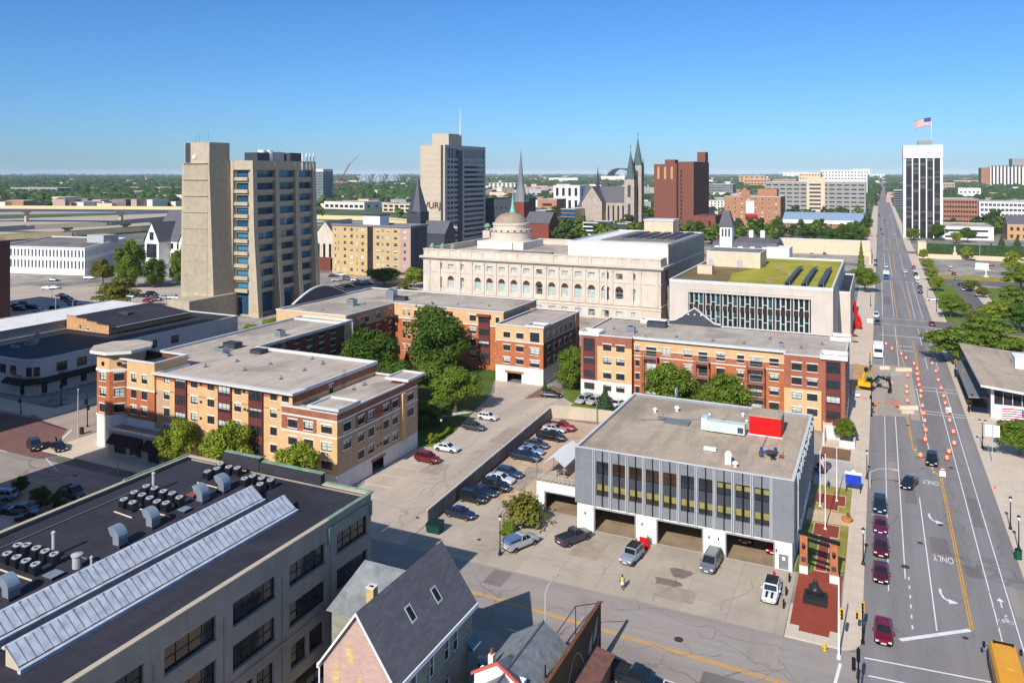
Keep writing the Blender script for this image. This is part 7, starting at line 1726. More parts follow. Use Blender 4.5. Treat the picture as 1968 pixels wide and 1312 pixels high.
for px,py,h,w,lf,lab in((1790,540,8.5,10,'light','first small tree beyond the corner on the park side'),(1800,560,8,10,'light','second small tree on the park side behind the flat crowned one'),(1782,520,8,9,'light','third small tree on the park side along the parked cars'),(1775,500,8,9,'light','farthest small tree in the park side row'),(1828,610,10.5,16,'mid','flat crowned tree at the park corner above the cross street'),(1832,700,13.5,20,'mid','large spreading tree over the right sidewalk before the pavilion'),(1905,690,15.5,24,'mid','broad dark tree behind the pavilion roof'),(1876,650,11,15,'olive','grey green tree behind the large spreading one'),(1920,625,11,17,'light','bright tree in the middle of the park'),(1950,610,15,17,'mid','tall bright tree at the right edge of the park'),(1945,530,16,15,'light','tall yellow green tree at the far right of the park'),(1962,560,15,18,'mid','dark tree at the right picture edge of the park'),(1866,560,6,11,'olive','small tree on the far lawn near the white monument'),(1887,572,5.5,8,'olive','low tree on the lawn right of the monument'),(1858,500,10,10,'light','bright tree before the ivy bank'),(1960,640,13,16,'deep','dark tree at the right edge behind the pavilion')):
 tree(px,py,h*.8,w*.74,'airy' if w>14 else 'round',lf,lab)
tree(1958,868,6.6,9.0,'round','mid','round tree at the right edge below the striped flag',xy=at(1962,880))
tree(1940,695,3.6,6,'bush','light','first yellow green bush behind the pavilion roof',xy=at(1925,690));tree(1955,690,4.4,7,'bush','light','tall yellow green bush by the pavilion at the right edge',xy=at(1958,685))
for px,py,h,w,lf,lab in((1802,462,12,14,'deep','dark round tree before the black and white tower'),(1756,462,9,12,'mid','small tree left of the black and white tower entrance'),(1860,466,11,13,'deep','dark tree before the low white showroom'),(1838,468,8,9,'light','small bright tree beside the showroom'),(1925,492,14,10,'fir','pointed dark tree on the ivy bank'),(1905,496,9,9,'fir','grey green tree on the ivy bank'),(1955,490,12,12,'fir','dark tree at the right end of the ivy bank')):
 tree(px,py,h,w,'cone' if lf=='fir' else 'round',lf,lab)
o=thing('ivy_bank','long dark green ivy covered bank right of the street','hedge',(62,530,0));m=MB();m.box(24,118,524,531.5,0,8.0);m.build('bank',M['hedge_leaf'],o)
rnd=random.Random(5);v=[];f=[]
for _ in range(4200):
 x=rnd.uniform(24,118);z=rnd.uniform(.2,8.4);leafquad(v,f,Vector((x-62,-6.1+rnd.uniform(-.3,.2),z)),Vector((rnd.uniform(-.6,.6),-1,rnd.uniform(-.2,.8))).normalized(),rnd.uniform(.25,.5),rnd)
child('foliage',as_mesh('foliage',(v,f),LEAF['fir']),o)
FAR=[]
rnd=random.Random(21)
spots=[]
for _ in range(4000):
 px=rnd.uniform(-150,2120);py=340+130*rnd.random()**1.7;spots.append((px,py))
def blocked(x,y):
 if-11<x<26 and y>100:return True
 for o in BOXES:
  if o[0]-3<x<o[1]+3 and o[2]-6<y<o[3]+3:return True
 return False
BOXES=[]
bpy.context.view_layer.update()
for o in COL.objects:
 if o.type=='MESH' and o.name.split('.')[0]in('wall','nave','tower','attic','dome_base','stair_shaft','deck'):
  bb=[o.matrix_world@Vector(c)for c in o.bound_box];X=[c.x for c in bb];Yy=[c.y for c in bb]
  if o.name.startswith('deck'):continue
  BOXES.append((min(X),max(X),min(Yy),max(Yy)))
spots.sort(key=lambda p:-p[1]);n=0
labs={'round':'round leafy tree among the distant streets','tall':'tall leafy tree among the distant streets','small':'small leafy tree among the distant streets'}
for px,py in spots:
 x,y=at(px,py);d=math.hypot(x,y)
 if n>=290 or d<420 or blocked(x,y):continue
 if(360>px and py>402)or(360<=px<870 and py>420):continue
 if 1770<px and py>455:continue
 if rnd.random()<.35:continue
 tree(0,0,rnd.uniform(9,15),rnd.uniform(11,18),'small',rnd.choice(('deep','mid','far','far')),'distant green street tree, one of the many beyond the library and the towers',group='scattered trees of the far streets',xy=(x,y));n+=1
def blob(v,f,x,y,r,h,rnd,seg_=7):
 k=len(v);prof=((.85,0),(1.0,.35),(.8,.75),(.4,1.0));
 for q,z in prof:
  for i in range(seg_):
   a=2*math.pi*i/seg_;rr=r*q*rnd.uniform(.75,1.25);v.append((x+rr*math.cos(a),y+rr*math.sin(a),h*z*rnd.uniform(.85,1.1)))
 for j in range(3):
  for i in range(seg_):
   i2=(i+1)%seg_;f.append((k+j*seg_+i,k+j*seg_+i2,k+(j+1)*seg_+i2,k+(j+1)*seg_+i))
 f.append(tuple(k+3*seg_+i for i in range(seg_)))
v=[];f=[];rnd=random.Random(31)
for _ in range(15000):
 px=rnd.uniform(-250,2250);py=333.9+62*rnd.random()**2.2
 x,y=at(px,py);d=math.hypot(x,y)
 if d<900 or d>16000 or blocked(x,y):continue
 if math.sin(x*.004+1.3)+math.sin(y*.0031+x*.0017)<-.5 and d<5000:continue
 s=1+d/2600;blob(v,f,x,y,rnd.uniform(5,10)*s,rnd.uniform(8,15)*(1+d/9000),rnd)
me=as_mesh('far_woods',(v,f),foliage('leaf_wood',lin(54,80,40),.1,.5));o=bpy.data.objects.new('far_woods',me);COL.objects.link(o);tag(o,'far woods and tree filled suburbs merging to the horizon','woodland',kind='stuff')
v=MB();rnd=random.Random(41);mats=[M['concrete_white'],M['brick_hotel'],M['roof_grey'],M['concrete_grey'],M['brick_pink'],M['tan_wall']]
for _ in range(2600):
 px=rnd.uniform(-250,2250);py=337+62*rnd.random()**1.6;x,y=at(px,py);d=math.hypot(x,y)
 if d<900 or d>9000 or blocked(x,y):continue
 s=1+d/4000;w,l,h=rnd.uniform(8,30)*s,rnd.uniform(8,24)*s,rnd.uniform(4,11)*(1+d/9000);v.box(x-w/2,x+w/2,y-l/2,y+l/2,0,h,rnd.randrange(6),2 if rnd.random()<.6 else 0)
tag(v.build('far_suburbs',mats),'far low roofs and walls of the suburbs scattered among trees','far buildings',kind='stuff')
for i,(pl_,pr_,pb,pt_,mt,lab,wn_)in enumerate(((20,110,378,361,'concrete_grey','long grey works block left of the far pink sheds',(8,2,3,6,1,4)),(100,240,382,373,'brick_pink','long pink brick shed in the valley at left',(14,2,1,8,3,8)),(240,330,372,360,'brick_hotel','orange brick block in the valley with stepped roofs',(8,2,3,6,1,4)),(60,200,396,386,'station_white','long white shed just above the far elevated road',(10,2,1,10,3,7)),(300,350,395,376,'concrete_white','pale flat block left of the beige tower shaft',(5,2,3,5,1,3)),(545+78,700,402,388,'concrete_white','pale low works beyond the blue beamed road',(8,2,1,6,2,6)),(735,800,408,392,'tan_wall','tan warehouse beyond the blue beamed road',(6,2,2,6,1,4)),(940,990,365,352,'concrete_white','white works on the skyline left of the needle spire',(6,2,3,8,1,6)),(985,1040,384,366,'fin_grey','grey low roofs right of the needle spire',(6,2,2,6,1,4)),(1055,1110,352,342,'station_white','pale line of sheds below the stadium',(6,2,1,12,3,8)),(1505,1560,342,331,'station_white','white blocks on the skyline above the garage',(6,2,3,12,2,9)),(1640,1672,341,325,'station_white','far white block just left of the street vanishing point',(4,2,4,14,2,9)),(1672,1700,343,335,'concrete_white','far white block at the end of the street',(4,2,2,14,2,9)),(1420,1470,352,338,'brick_buff','tan far block right of the brown tower',(5,2,3,10,2,8)),(1832,1892,357,347,'brick_pink','pinkish far houses left of the hospital',(6,2,2,8,2,6)),(560,604,372,362,'concrete_white','pale far block behind the beige tower',None))):
 px_block('warehouse' if pb>380 else 'works',lab,'building',pl_,pr_,pb,pt_,mt,wn_,40,style='office',roof=('roof_grey','roof_white','brick_warm')[i%3],limit=40)
# ---------------------------------------------------------------- vehicles (front along local +X, wheels on the ground)
tyre=plain('tyre',(0.015,0.015,0.016,1),rough=.9);rim_m=plain('rim',lin(170,172,176),rough=.3,metal=.7)
cglass=plain('car_glass',(0.012,0.015,0.018,1),rough=.05,spec=.8);lampw=plain('lamp_clear',lin(226,226,220),rough=.15);lampr=plain('lamp_red',lin(150,14,16),rough=.25)
trimk=plain('car_trim',(0.02,0.02,0.02,1),rough=.6);plate=plain('plate',lin(220,220,214))
KINDS={'sedan':(4.75,1.82,1.45,.92,.88,.98,-1.75,1.05,-.95,.25,.22),'suv':(4.7,1.88,1.72,1.05,1.05,1.05,-2.25,1.15,-1.95,.35,.26),'wagon':(4.7,1.82,1.5,.93,.9,.95,-2.2,1.05,-1.85,.3,.22),'minivan':(5.0,1.95,1.75,1.02,.98,1.02,-2.4,1.55,-2.1,.7,.22),'pickup':(5.6,1.95,1.85,1.12,1.12,1.12,-.55,1.35,-.35,.55,.32),'jeep':(4.3,1.85,1.82,1.1,1.08,1.1,-2.0,.65,-1.95,.45,.35),'hatch':(4.1,1.76,1.5,.93,.9,.95,-1.95,.95,-1.5,.25,.2),'coupe':(4.5,1.8,1.32,.86,.82,.9,-1.6,.85,-.85,.05,.2)}
def car_mesh_parts(kind):
 L,W,H,belt,hood,boot,c0,c1,r0,r1,gc=KINDS[kind];hw=W/2;h=L/2
 body=MB()
 st=[(-h,.72,boot-.12,.9),(-h+.12,.97,boot-.02,.98),(-h+.5,1,boot,1),(c0,1,belt,1),((c0+c1)/2,1.0,belt,1),(c1,1,belt-.01,1),(c1+.15,1,hood+.01,1),(h-.75,.98,hood-.04,.98),(h-.18,.9,hood-.17,.92),(h,.74,hood-.32,.8)]
 secs=[]
 for x,k,zt,k2 in st:
  w=hw*k;b=gc+(.12 if abs(x)>h-.2 else 0)
  secs.append([(x,-w*.9,b),(x,-w,b+.22),(x,-w,zt-.2),(x,-w*.92,zt-.03),(x,-w*.55,zt+.015),(x,w*.55,zt+.015),(x,w*.92,zt-.03),(x,w,zt-.2),(x,w,b+.22),(x,w*.9,b)][::-1])
 body.loft(secs)
 bw,rw=hw*.9,hw*.72;zb=belt-.02
 if kind=='jeep':rw=hw*.84
 if kind in('minivan','suv'):rw=hw*.78
 A=[(c0,-bw,zb),(c1,-bw,zb),(c1,bw,zb),(c0,bw,zb)];B_=[(r0,-rw,H-.06),(r1,-rw,H-.05),(r1,rw,H-.05),(r0,rw,H-.06)]
 mid=(r0+r1)/2;Bt=[(r0+.12,-rw*.86,H),(r1-.1,-rw*.86,H),(r1-.1,rw*.86,H),(r0+.12,rw*.86,H)]
 body.loft([A,B_,Bt])
 if kind=='pickup':
  body.box(-h+.12,c0-.06,-hw*.82,hw*.82,boot+.004,boot+.02,1)
  for s in(-1,1):body.box(-h+.08,c0-.02,s*hw*.9-.05,s*hw*.9+.05,boot-.05,boot+.12,0)
  body.box(-h+.02,-h+.1,-hw*.9,hw*.9,boot-.1,boot+.12,0)
 body.box(-h*.82,h*.82,-hw*.93,hw*.93,gc-.03,gc+.1,1)
 body.box(h-.06,h+.015,-hw*.5,hw*.5,gc+.28,hood-.42,1);body.box(h-.02,h+.03,-.26,.26,gc+.2,gc+.32,2);body.box(-h-.03,-h+.03,-.26,.26,boot-.45,boot-.32,2)
 body.box(-h-.02,-h+.1,-hw*.8,hw*.8,gc+.12,gc+.24,1)
 for s in(-1,1):body.box(c1-.45,c1-.25,s*(hw+.1)-.09,s*(hw+.1)+.09,belt-.02,belt+.14,0)
 if kind in('suv','minivan','wagon'):
  for s in(-1,1):body.tube([(r0+.25,s*rw*.88,H+.04),(r1-.2,s*rw*.88,H+.04)],.025,4,1)
 for s in(-1,1):
  for x in(h*.6,-h*.6):
   k=len(body.v);r=.43;n=10
   body.face([(x+r*math.cos(math.pi*i/n),s*(hw+.006),.33+r*math.sin(math.pi*i/n))for i in range(n+1)][::(1 if s<0 else-1)],1)
 gl=MB()
 def lerp(a,b,t):return tuple(a[i]+(b[i]-a[i])*t for i in range(3))
 def quad(a,b,c,d,s0,s1,t0,t1,push):
  q=[]
  for s,t in((s0,t0),(s1,t0),(s1,t1),(s0,t1)):q.append(Vector(lerp(lerp(a,b,s),lerp(d,c,s),t)))
  n=(q[1]-q[0]).cross(q[3]-q[0]);n.normalize();gl.face([tuple(v+n*push)for v in q])
 quad(A[1],A[2],B_[2],B_[1],.06,.94,.08,.92,.012);quad(A[3],A[0],B_[0],B_[3],.08,.92,.12,.88,.012)
 cuts=[(.06,.47),(.52,.92)]if kind in('sedan','pickup','jeep')else([(.1,.9)]if kind=='coupe' else[(.04,.3),(.34,.62),(.66,.94)])
 for s0,s1 in cuts:quad(A[0],A[1],B_[1],B_[0],s0,s1,.12,.88,.012);quad(A[2],A[3],B_[3],B_[2],1-s1,1-s0,.12,.88,.012)
 return body,gl
_wh=None
def wheel_meshes():
 global _wh
 if _wh:return _wh
 t=MB();pr=[(.2,-.1),(.31,-.11),(.335,-.06),(.335,.06),(.31,.11),(.2,.1)]
 n=16
 for(ra,ya),(rb,yb)in zip(pr,pr[1:]):
  for i in range(n):
   a,c=2*math.pi*i/n,2*math.pi*(i+1)/n
   t.face([(ra*math.cos(a),ya,ra*math.sin(a)),(ra*math.cos(c),ya,ra*math.sin(c)),(rb*math.cos(c),yb,rb*math.sin(c)),(rb*math.cos(a),yb,rb*math.sin(a))])
 r=MB()
 for s in(-1,1):r.face([(.2*math.cos(2*math.pi*i/12),s*.085,.2*math.sin(2*math.pi*i/12))for i in range(12)][::s])
 _wh=(t.mesh('tyre',tyre),r.mesh('rim',rim_m));return _wh
_cars={}
def car_proto(kind,roof=None):
 if kind in _cars:return _cars[kind]
 L,W,H,belt,hood,boot,c0,c1,r0,r1,gc=KINDS[kind];hw=W/2;h=L/2
 body,gl=car_mesh_parts(kind)
 hl=MB();hl.box(h-.3,h-.06,-.16,.16,0,.13);tl=MB();tl.box(-h-.01,-h+.14,-.13,.13,0,.2)
 _cars[kind]=(body.mesh('body',[M['paint'],trimk,plate]),gl.mesh('window',cglass),hl.mesh('headlight',lampw),tl.mesh('taillight',lampr));return _cars[kind]
def car(kind,px,py,head,rgb,label,name=None,cat=None,group=None,xy=None,z=.02):
 """heading: degrees from the street axis, 0 = away from the camera, 90 = to the right"""
 L,W,H,belt,hood,boot,c0,c1,r0,r1,gc=KINDS[kind];hw=W/2;h=L/2
 x,y=xy if xy else at(px,py);b,g,hl,tl=car_proto(kind)
 nm=name or{'suv':'suv','pickup':'pickup_truck','minivan':'minivan','jeep':'off_road_car'}.get(kind,'parked_car');ct=cat or{'pickup':'pickup truck','minivan':'minivan','suv':'suv'}.get(kind,'car')
 t=thing(nm,label,ct,(x,y,z),R(90-head),group)
 o=child('body',b,t);o.color=lin(*rgb);child('window',g,t)
 wt,wr=wheel_meshes()
 for sx in(.6,-.6):
  for s in(-1,1):
   w=child('wheel',wt,t,(h*sx,s*(hw-.09),.335));child('rim',wr,w)
 for s in(-1,1):child('headlight',hl,t,(.02,s*hw*.68,hood-.32));child('taillight',tl,t,(0,s*hw*.72,boot-.34))
 return t
E90,S180,W270=90,180,270
BLK,NAVY,MAR,RED,WHT,SIL,GRY,DGRY,BLUE,LBL=(22,23,26),(24,40,66),(88,18,40),(150,18,28),(226,228,228),(176,178,180),(112,114,118),(62,64,70),(40,62,96),(128,152,178)
for k,px,py,c,lab in(('pickup',1079,826,RED,'dark red pickup at the far end of the row along the fence wall'),('sedan',1066,829,SIL,'silver car half hidden between the red and the black pickups'),('pickup',1059,845,BLK,'black pickup third from the far end of the row along the fence wall'),('sedan',1031,859,DGRY,'dark grey car beside the black pickup in the fence row'),('sedan',1022,871,LBL,'light blue sedan in the fence row'),('pickup',1009,883,NAVY,'navy pickup nearest to the light blue sedan in the fence row'),('wagon',979,915,BLUE,'long blue wagon with silver flanks after the gap in the fence row'),('sedan',962,926,WHT,'white sedan beside the blue wagon'),('suv',953,941,BLK,'black car with a pale roof edge in front of the white sedan'),('sedan',928,951,NAVY,'dark blue sedan beside the black car in the fence row'),('suv',908,963,BLK,'dark suv second from the near end of the fence row'),('sedan',885,993,NAVY,'navy sedan parked alone nearest the green dumpster')):
 car(k,px,py,E90+2,c,lab)
k=car('pickup',1001,1050,24,SIL,'silver grey pickup with a blue cap beside the feathery shrub');car('pickup',1103,1040,26,DGRY,'charcoal pickup before the first station bay, tail to the camera')
m=MB();m.loft([[(a,-.86,1.24),(a,-.7,z),(a,.7,z),(a,.86,1.24)][::-1]for a,z in((-2.72,1.72),(-.62,1.8))]);o=child('cap',m.mesh('cap',M['paint']),k);o.color=lin(96,124,160);m=MB();[m.box(-2.4,-.8,s*.83-.02,s*.83+.02,1.36,1.62)for s in(-1,1)];child('cap_window',m.mesh('cap_window',cglass),k)
k1=car('jeep',1214,1077,188,(150,160,172),'silver off road car with a black roof before the station');car('minivan',1367,1088,184,GRY,'grey minivan before the middle station bay');k2=car('jeep',1482,1148,181,(232,232,230),'white off road car with black bonnet stripes beside the brick plaza')
m=MB();m.box(-1.8,.3,-.7,.7,1.8,1.85);me=m.mesh('roof_panel',M['black_paint']);child('roof_panel',me,k1);child('roof_panel',me,k2)
for s in(-.3,.3):m=MB();m.loft([[(a,s-.13,z),(a,s+.13,z),(a,s+.13,z+.02),(a,s-.13,z+.02)]for a,z in((.85,1.1),(1.35,1.065),(1.95,.93))]);child('bonnet_stripe',m.mesh('bonnet_stripe',M['black_paint']),k2)
car('sedan',0,0,182,RED,'bright red car inside the right station bay, on the left',xy=(-16.3,110.6),z=.03);car('sedan',0,0,182,(170,24,24),'red car inside the right station bay, on the right',xy=(-12.6,109.2),z=.03)
car('sedan',859,866,E90,WHT,'white sedan on the lane beside the red suv');car('suv',822,887,E90+4,(120,14,26),'red suv on the lane beside the low east block');car('hatch',938,806,E90,WHT,'white hatchback on the lane below the bushy tree');car('wagon',911,825,E90,DGRY,'dark grey wagon on the lane between two white cars')
car('sedan',1060,763,78,BLK,'black sedan by the soil bed at the ramp garage')
for k,px,c,py,lab in(('minivan',1124,SIL,773,'silver car first of the row under the white brick base'),('suv',1143,(186,180,172),776,'beige car second of the row under the white brick base'),('hatch',1163,(44,36,60),778,'dark purple car beside the small conifer'),('sedan',1186,WHT,781,'white car half behind the station roof edge')):car(k,px,py,196,c,lab)
car('coupe',1115,796,E90,WHT,'white two door car behind the concrete end wall')
car('suv',67,862,112,(40,46,46),'black suv waiting on the red paved crossing');car('sedan',113,864,110,BLK,'black sedan behind the waiting suv at the crossing')
for k,px,py,c,lab in(('suv',2,960,LBL,'pale blue suv cut by the left picture edge in the shaded lot'),('sedan',40,985,GRY,'grey sedan in the shaded lot behind the black roof parapet'),('sedan',62,1000,DGRY,'dark sedan partly hidden by the black roof parapet'),('sedan',-14,985,NAVY,'dark car at the left picture edge in the shaded lot')):car(k,px,py,248,c,lab)
car('pickup',142,955,100,(30,38,44),'dark pickup in the shade of the warehouse on the cross street')
for k,px,py,c,lab in(('sedan',1698,1222,(120,10,40),'crimson sedan alone at the kerb near the stop line'),('sedan',1693,1108,MAR,'maroon car first of the kerb row behind the gap'),('suv',1693,1060,MAR,'maroon suv second of the kerb row'),('sedan',1692,1016,(110,20,60),'maroon car with a bright bumper third of the kerb row'),('suv',1691,978,(24,44,60),'dark blue suv at the far end of the kerb row')):car(k,px,py,S180,c,lab)
car('sedan',1747,934,196,(20,28,38),'dark car changing lanes beside the word on the road');car('suv',1791,890,184,(18,24,26),'black car driving towards the camera between the traffic barrels')
car('minivan',1684,609,S180,WHT,'white van at the kerb before the library wing');car('sedan',1686,622,S180,(30,46,76),'dark blue car behind the white van before the library wing')
car('sedan',1683,512,S180,NAVY,'navy car at the kerb beside the bus');car('sedan',1683,503,S180,(40,56,84),'blue car parked behind the navy one far up the street');car('sedan',1740,524,0,WHT,'white car driving away on the right side of the street');car('suv',1703,514,S180,WHT,'white car right behind the bus')
for i,(px,py,c,lab)in enumerate(((1769,563,NAVY,'navy car nearest in the far right kerb row'),(1768,554,DGRY,'grey car second in the far right kerb row'),(1764,543,WHT,'white car third in the far right kerb row'),(1762,537,WHT,'white suv fourth in the far right kerb row'),(1760,529,BLK,'black car in the middle of the far right kerb row'),(1758,523,WHT,'white car fifth from the near end of the far right kerb row'),(1756,516,MAR,'maroon car last of the far right kerb row'))):car('suv' if i%3==0 else 'sedan',px,py,0,c,lab)
car('sedan',1791,625,0,(130,26,40),'dark red car at the right kerb half under the spreading tree');car('sedan',1792,578,80,WHT,'white car at the corner of the cross street by the park')
for i,(px,py,c,lab)in enumerate(((1826,514,WHT,'white car first of the row on the park drive'),(1827,520,SIL,'silver car second of the row on the park drive'),(1833,528,RED,'red car on the park drive'),(1838,538,LBL,'pale blue car on the park drive'),(1845,549,NAVY,'navy car on the park drive'),(1851,558,SIL,'last pale car of the row on the park drive'))):car('sedan',px,py,0,c,lab)
car('sedan',1903,511,E90,(150,24,50),'red car parked below the ivy bank');car('sedan',1866,500,E90,BLK,'black car below the bright tree before the ivy bank')
for px,py,c,lab in((1693,442,NAVY,'blue car far up the street in the left lane'),(1696,452,DGRY,'grey car a little nearer in the left lane'),(1688,413,BLK,'black car far up the street near the garage'),(1690,416,NAVY,'dark car far up the street near the garage'),(1686,455,LBL,'pale blue car at the far left kerb'),(1720,452,WHT,'white car at the far right kerb'),(1700,425,BLK,'dark car in the middle far up the street')):car('sedan',px,py,S180,c,lab)
car('pickup',0,0,98,(24,34,44),'dark blue pickup cut by the bottom edge beside the painted wall',xy=(-21.6,74.4));car('sedan',0,0,96,(92,20,46),'crimson car roof cut by the bottom edge',xy=(-16.2,73.6));car('sedan',905,1296,30,BLK,'black car with pale roof rails beside the grey house')
def small_car_mesh(kind):
 body,gl=car_mesh_parts(kind);k=len(body.v);body.v+=gl.v;body.f+=[tuple(k+i for i in q)for q in gl.f];body.m+=[3]*len(gl.f)
 L,W=KINDS[kind][:2]
 for sx in(.6,-.6):
  for s in(-1,1):body.box(L/2*sx-.3,L/2*sx+.3,s*(W/2-.09)-.1,s*(W/2-.09)+.1,.02,.6,1)
 return body.mesh('parked_car',[M['paint'],trimk,plate,cglass])
SM={k:small_car_mesh(k)for k in('sedan','suv','minivan')}
rnd=random.Random(3)
COLN={'black':BLK,'navy':NAVY,'grey':GRY,'silver':SIL,'white':WHT,'dark red':RED,'pale blue':LBL}
def lot(pts,head,where,grp):
 for i,q in enumerate(pts):
  px,py,cn=q;k=('sedan','suv','sedan','minivan')[i%4];x,y=at(px,py);o=bpy.data.objects.new('parked_car',SM[k]);COL.objects.link(o)
  o.location=(x,y,.02);o.rotation_euler=(0,0,R(90-head));o.color=lin(*COLN[cn]);same=[j for j in range(len(pts))if pts[j][2]==cn]
  order='' if len(same)==1 else ' '+('first','second','third','fourth','fifth','sixth','seventh','eighth')[same.index(i)]+' such from the left'
  tag(o,f'{cn} car {where}{order}','car',grp)
lot([(32,590,'navy'),(38,597,'black'),(46,585,'grey'),(62,594,'black'),(78,600,'white')],70,'at the shaded left end of the left lot','cars in the shaded end of the left lot')
lot([(95,604,'navy'),(108,596,'black'),(118,602,'grey'),(132,604,'silver'),(146,606,'white'),(160,603,'black'),(175,606,'white')],70,'in the front row of the left lot','cars in the front row of the left lot')
lot([(118,570,'navy'),(128,576,'black'),(135,580,'grey'),(142,586,'silver'),(160,590,'pale blue'),(176,592,'navy'),(190,588,'dark red')],75,'in the middle row of the left lot','cars in the middle row of the left lot')
lot([(92,556,'white'),(106,555,'silver'),(104,540,'navy'),(172,536,'white')],60,'at the back of the left lot','cars at the back of the left lot')
lot([(248,572,'white'),(262,570,'black'),(276,571,'navy'),(292,568,'black'),(285,580,'dark red'),(300,578,'grey'),(318,574,'silver'),(334,574,'white'),(238,592,'black'),(262,590,'grey'),(200,598,'white'),(212,600,'black')],80,'in the right half of the left lot','cars in the right half of the left lot')
lot([(640,532,'navy'),(656,530,'white'),(648,540,'silver'),(668,538,'grey'),(684,540,'white'),(690,548,'navy'),(672,552,'black'),(706,546,'pale blue'),(648,556,'black'),(722,556,'white')],60,'in the lot before the yellow flats','cars in the lot before the yellow flats')
lot([(1470,488,'white'),(1484,486,'black'),(1500,486,'grey'),(1560,487,'silver'),(1585,488,'navy'),(1604,487,'white'),(1622,487,'dark red'),(1636,488,'white')],0,'in the row below the tan retaining wall','cars below the tan retaining wall')
lot([(245,432,'white'),(160,436,'white'),(100,437,'dark red'),(70,438,'black')],90,'on the pale elevated road','vehicles on the pale elevated road')if False else None
def school_bus():
 t=thing('school_bus','yellow school bus with a dark bonnet at the bottom right edge','bus',(11.2,88.0,0),R(90))
 yb=plain('bus_yellow',lin(228,158,40),var=.06,rough=.4);m=MB()
 m.loft([[(x,-1.25*k,.6),(x,-1.25*k,2.5),(x,-1.05*k,2.95),(x,-.6*k,3.1),(x,.6*k,3.1),(x,1.05*k,2.95),(x,1.25*k,2.5),(x,1.25*k,.6)][::-1]for x,k in((-5.6,.97),(-5.4,1),(3.6,1),(3.9,.97))]);child('body',m.mesh('body',yb),t)
 m=MB();m.loft([[(x,-1.1*k,.55),(x,-1.1*k,z),(x,1.1*k,z),(x,1.1*k,.55)][::-1]for x,k,z in((3.9,1,1.75),(5.0,.95,1.6),(5.5,.8,1.3))]);child('bonnet',m.mesh('bonnet',M['black_paint']),t)
 m=MB();m.box(3.7,3.98,-1.1,1.1,1.75,2.75);child('windscreen',m.mesh('windscreen',cglass),t)
 for s in(-1,1):
  m=MB()
  for i in range(9):m.box(-5.0+i*.95,-4.2+i*.95,s*1.26-.02,s*1.26+.02,1.75,2.45)
  child('window',m.mesh('window',cglass),t);m=MB();m.box(-5.4,3.6,s*1.26-.02,s*1.26+.02,1.2,1.32);m.box(-5.4,3.6,s*1.26-.02,s*1.26+.02,.8,.88);child('stripe',m.mesh('stripe',M['black_paint']),t)
  m=MB();m.tube([(3.8,s*1.2,2.4),(4.3,s*1.6,2.2)],.03);m.box(4.2,4.35,s*1.6-.12,s*1.6+.12,1.9,2.5);child('mirror',m.mesh('mirror',M['black_paint']),t)
 for x in(3.9+.6,-3.2):
  for s in(-1,1):w=child('wheel',wheel_meshes()[0],t,(x,s*1.08,.5));w.scale=(1.5,1.3,1.5);r=child('rim',wheel_meshes()[1],w)
 m=MB();m.box(-1.0,-.4,-.3,.3,3.1,3.17);child('roof_hatch',m.mesh('roof_hatch',yb),t)
 m=MB();m.box(3.3,3.7,-.9,.9,3.0,3.16);child('light_bar',m.mesh('light_bar',M['black_paint']),t)
school_bus()
def big_van(name,label,cat,px,py,L,W,H,col,front,head=180):
 x,y=at(px,py);t=thing(name,label,cat,(x,y,0),R(90-head));m=MB();m.box(-L/2,L/2-1.8,-W/2,W/2,.55,H);child('box',m.mesh('box',col),t)
 m=MB();m.loft([[(a,-W/2*.96,.5),(a,-W/2*.96,z),(a,W/2*.96,z),(a,W/2*.96,.5)][::-1]for a,z in((L/2-1.78,H*.8),(L/2-.9,H*.78),(L/2-.4,H*.48),(L/2,H*.42))]);child('cab',m.mesh('cab',front),t)
 m=MB();m.face([(L/2-.86,-W*.42,H*.75),(L/2-.38,-W*.42,H*.5),(L/2-.38,W*.42,H*.5),(L/2-.86,W*.42,H*.75)][::-1]);m.v=[(a+.02,b_,c+.02)for a,b_,c in m.v];m.f=[q[::-1]for q in m.f];child('windscreen',m.mesh('windscreen',cglass),t)
 for a in(L/2-1.1,-L/2+1.2):
  for s in(-1,1):w=child('wheel',wheel_meshes()[0],t,(a,s*(W/2-.15),.42));w.scale=(1.25,1.2,1.25);child('rim',wheel_meshes()[1],w)
big_van('box_truck','white box truck with a pale roof parked at the edge of the road works','truck',1688,684,7.5,2.4,3.4,M['white_paint'],M['white_paint'])
big_van('city_bus','white and blue bus far up the street in the left lane','bus',1703,535,11,2.6,3.2,M['white_paint'],plain('bus_blue',lin(46,84,140)))
# ---------------------------------------------------------------- walls, tent, lamps, signals, signs
t=thing('fence_wall','long grey slatted fence wall between the lane and the station lot','fence',(-58.5,96,0))
A,B_=Vector((-58.2,95.6)),Vector((-60.9,148));d=(B_-A).normalized();nn=Vector((-d.y,d.x));L=(B_-A).length
m=MB()
for i in range(24):
 p,q=A+d*L*i/24,A+d*(L*(i+1)/24-.06);h=2.0+.05*(i%2);m.loft([[(p.x,p.y,0),(p.x,p.y,h),(p.x-nn.x*.15,p.y-nn.y*.15,h),(p.x-nn.x*.15,p.y-nn.y*.15,0)],[(q.x,q.y,0),(q.x,q.y,h),(q.x-nn.x*.15,q.y-nn.y*.15,h),(q.x-nn.x*.15,q.y-nn.y*.15,0)]])
m.build('panel',plain('fence_grey',lin(112,108,106),var=.2,streak=.4),t)
m=MB();p,q=A,B_;m.loft([[(v.x+.05,v.y,2.06),(v.x+.05,v.y,2.16),(v.x-.2,v.y,2.16),(v.x-.2,v.y,2.06)]for v in(p,q)]);m.build('coping',M['coping'],t)
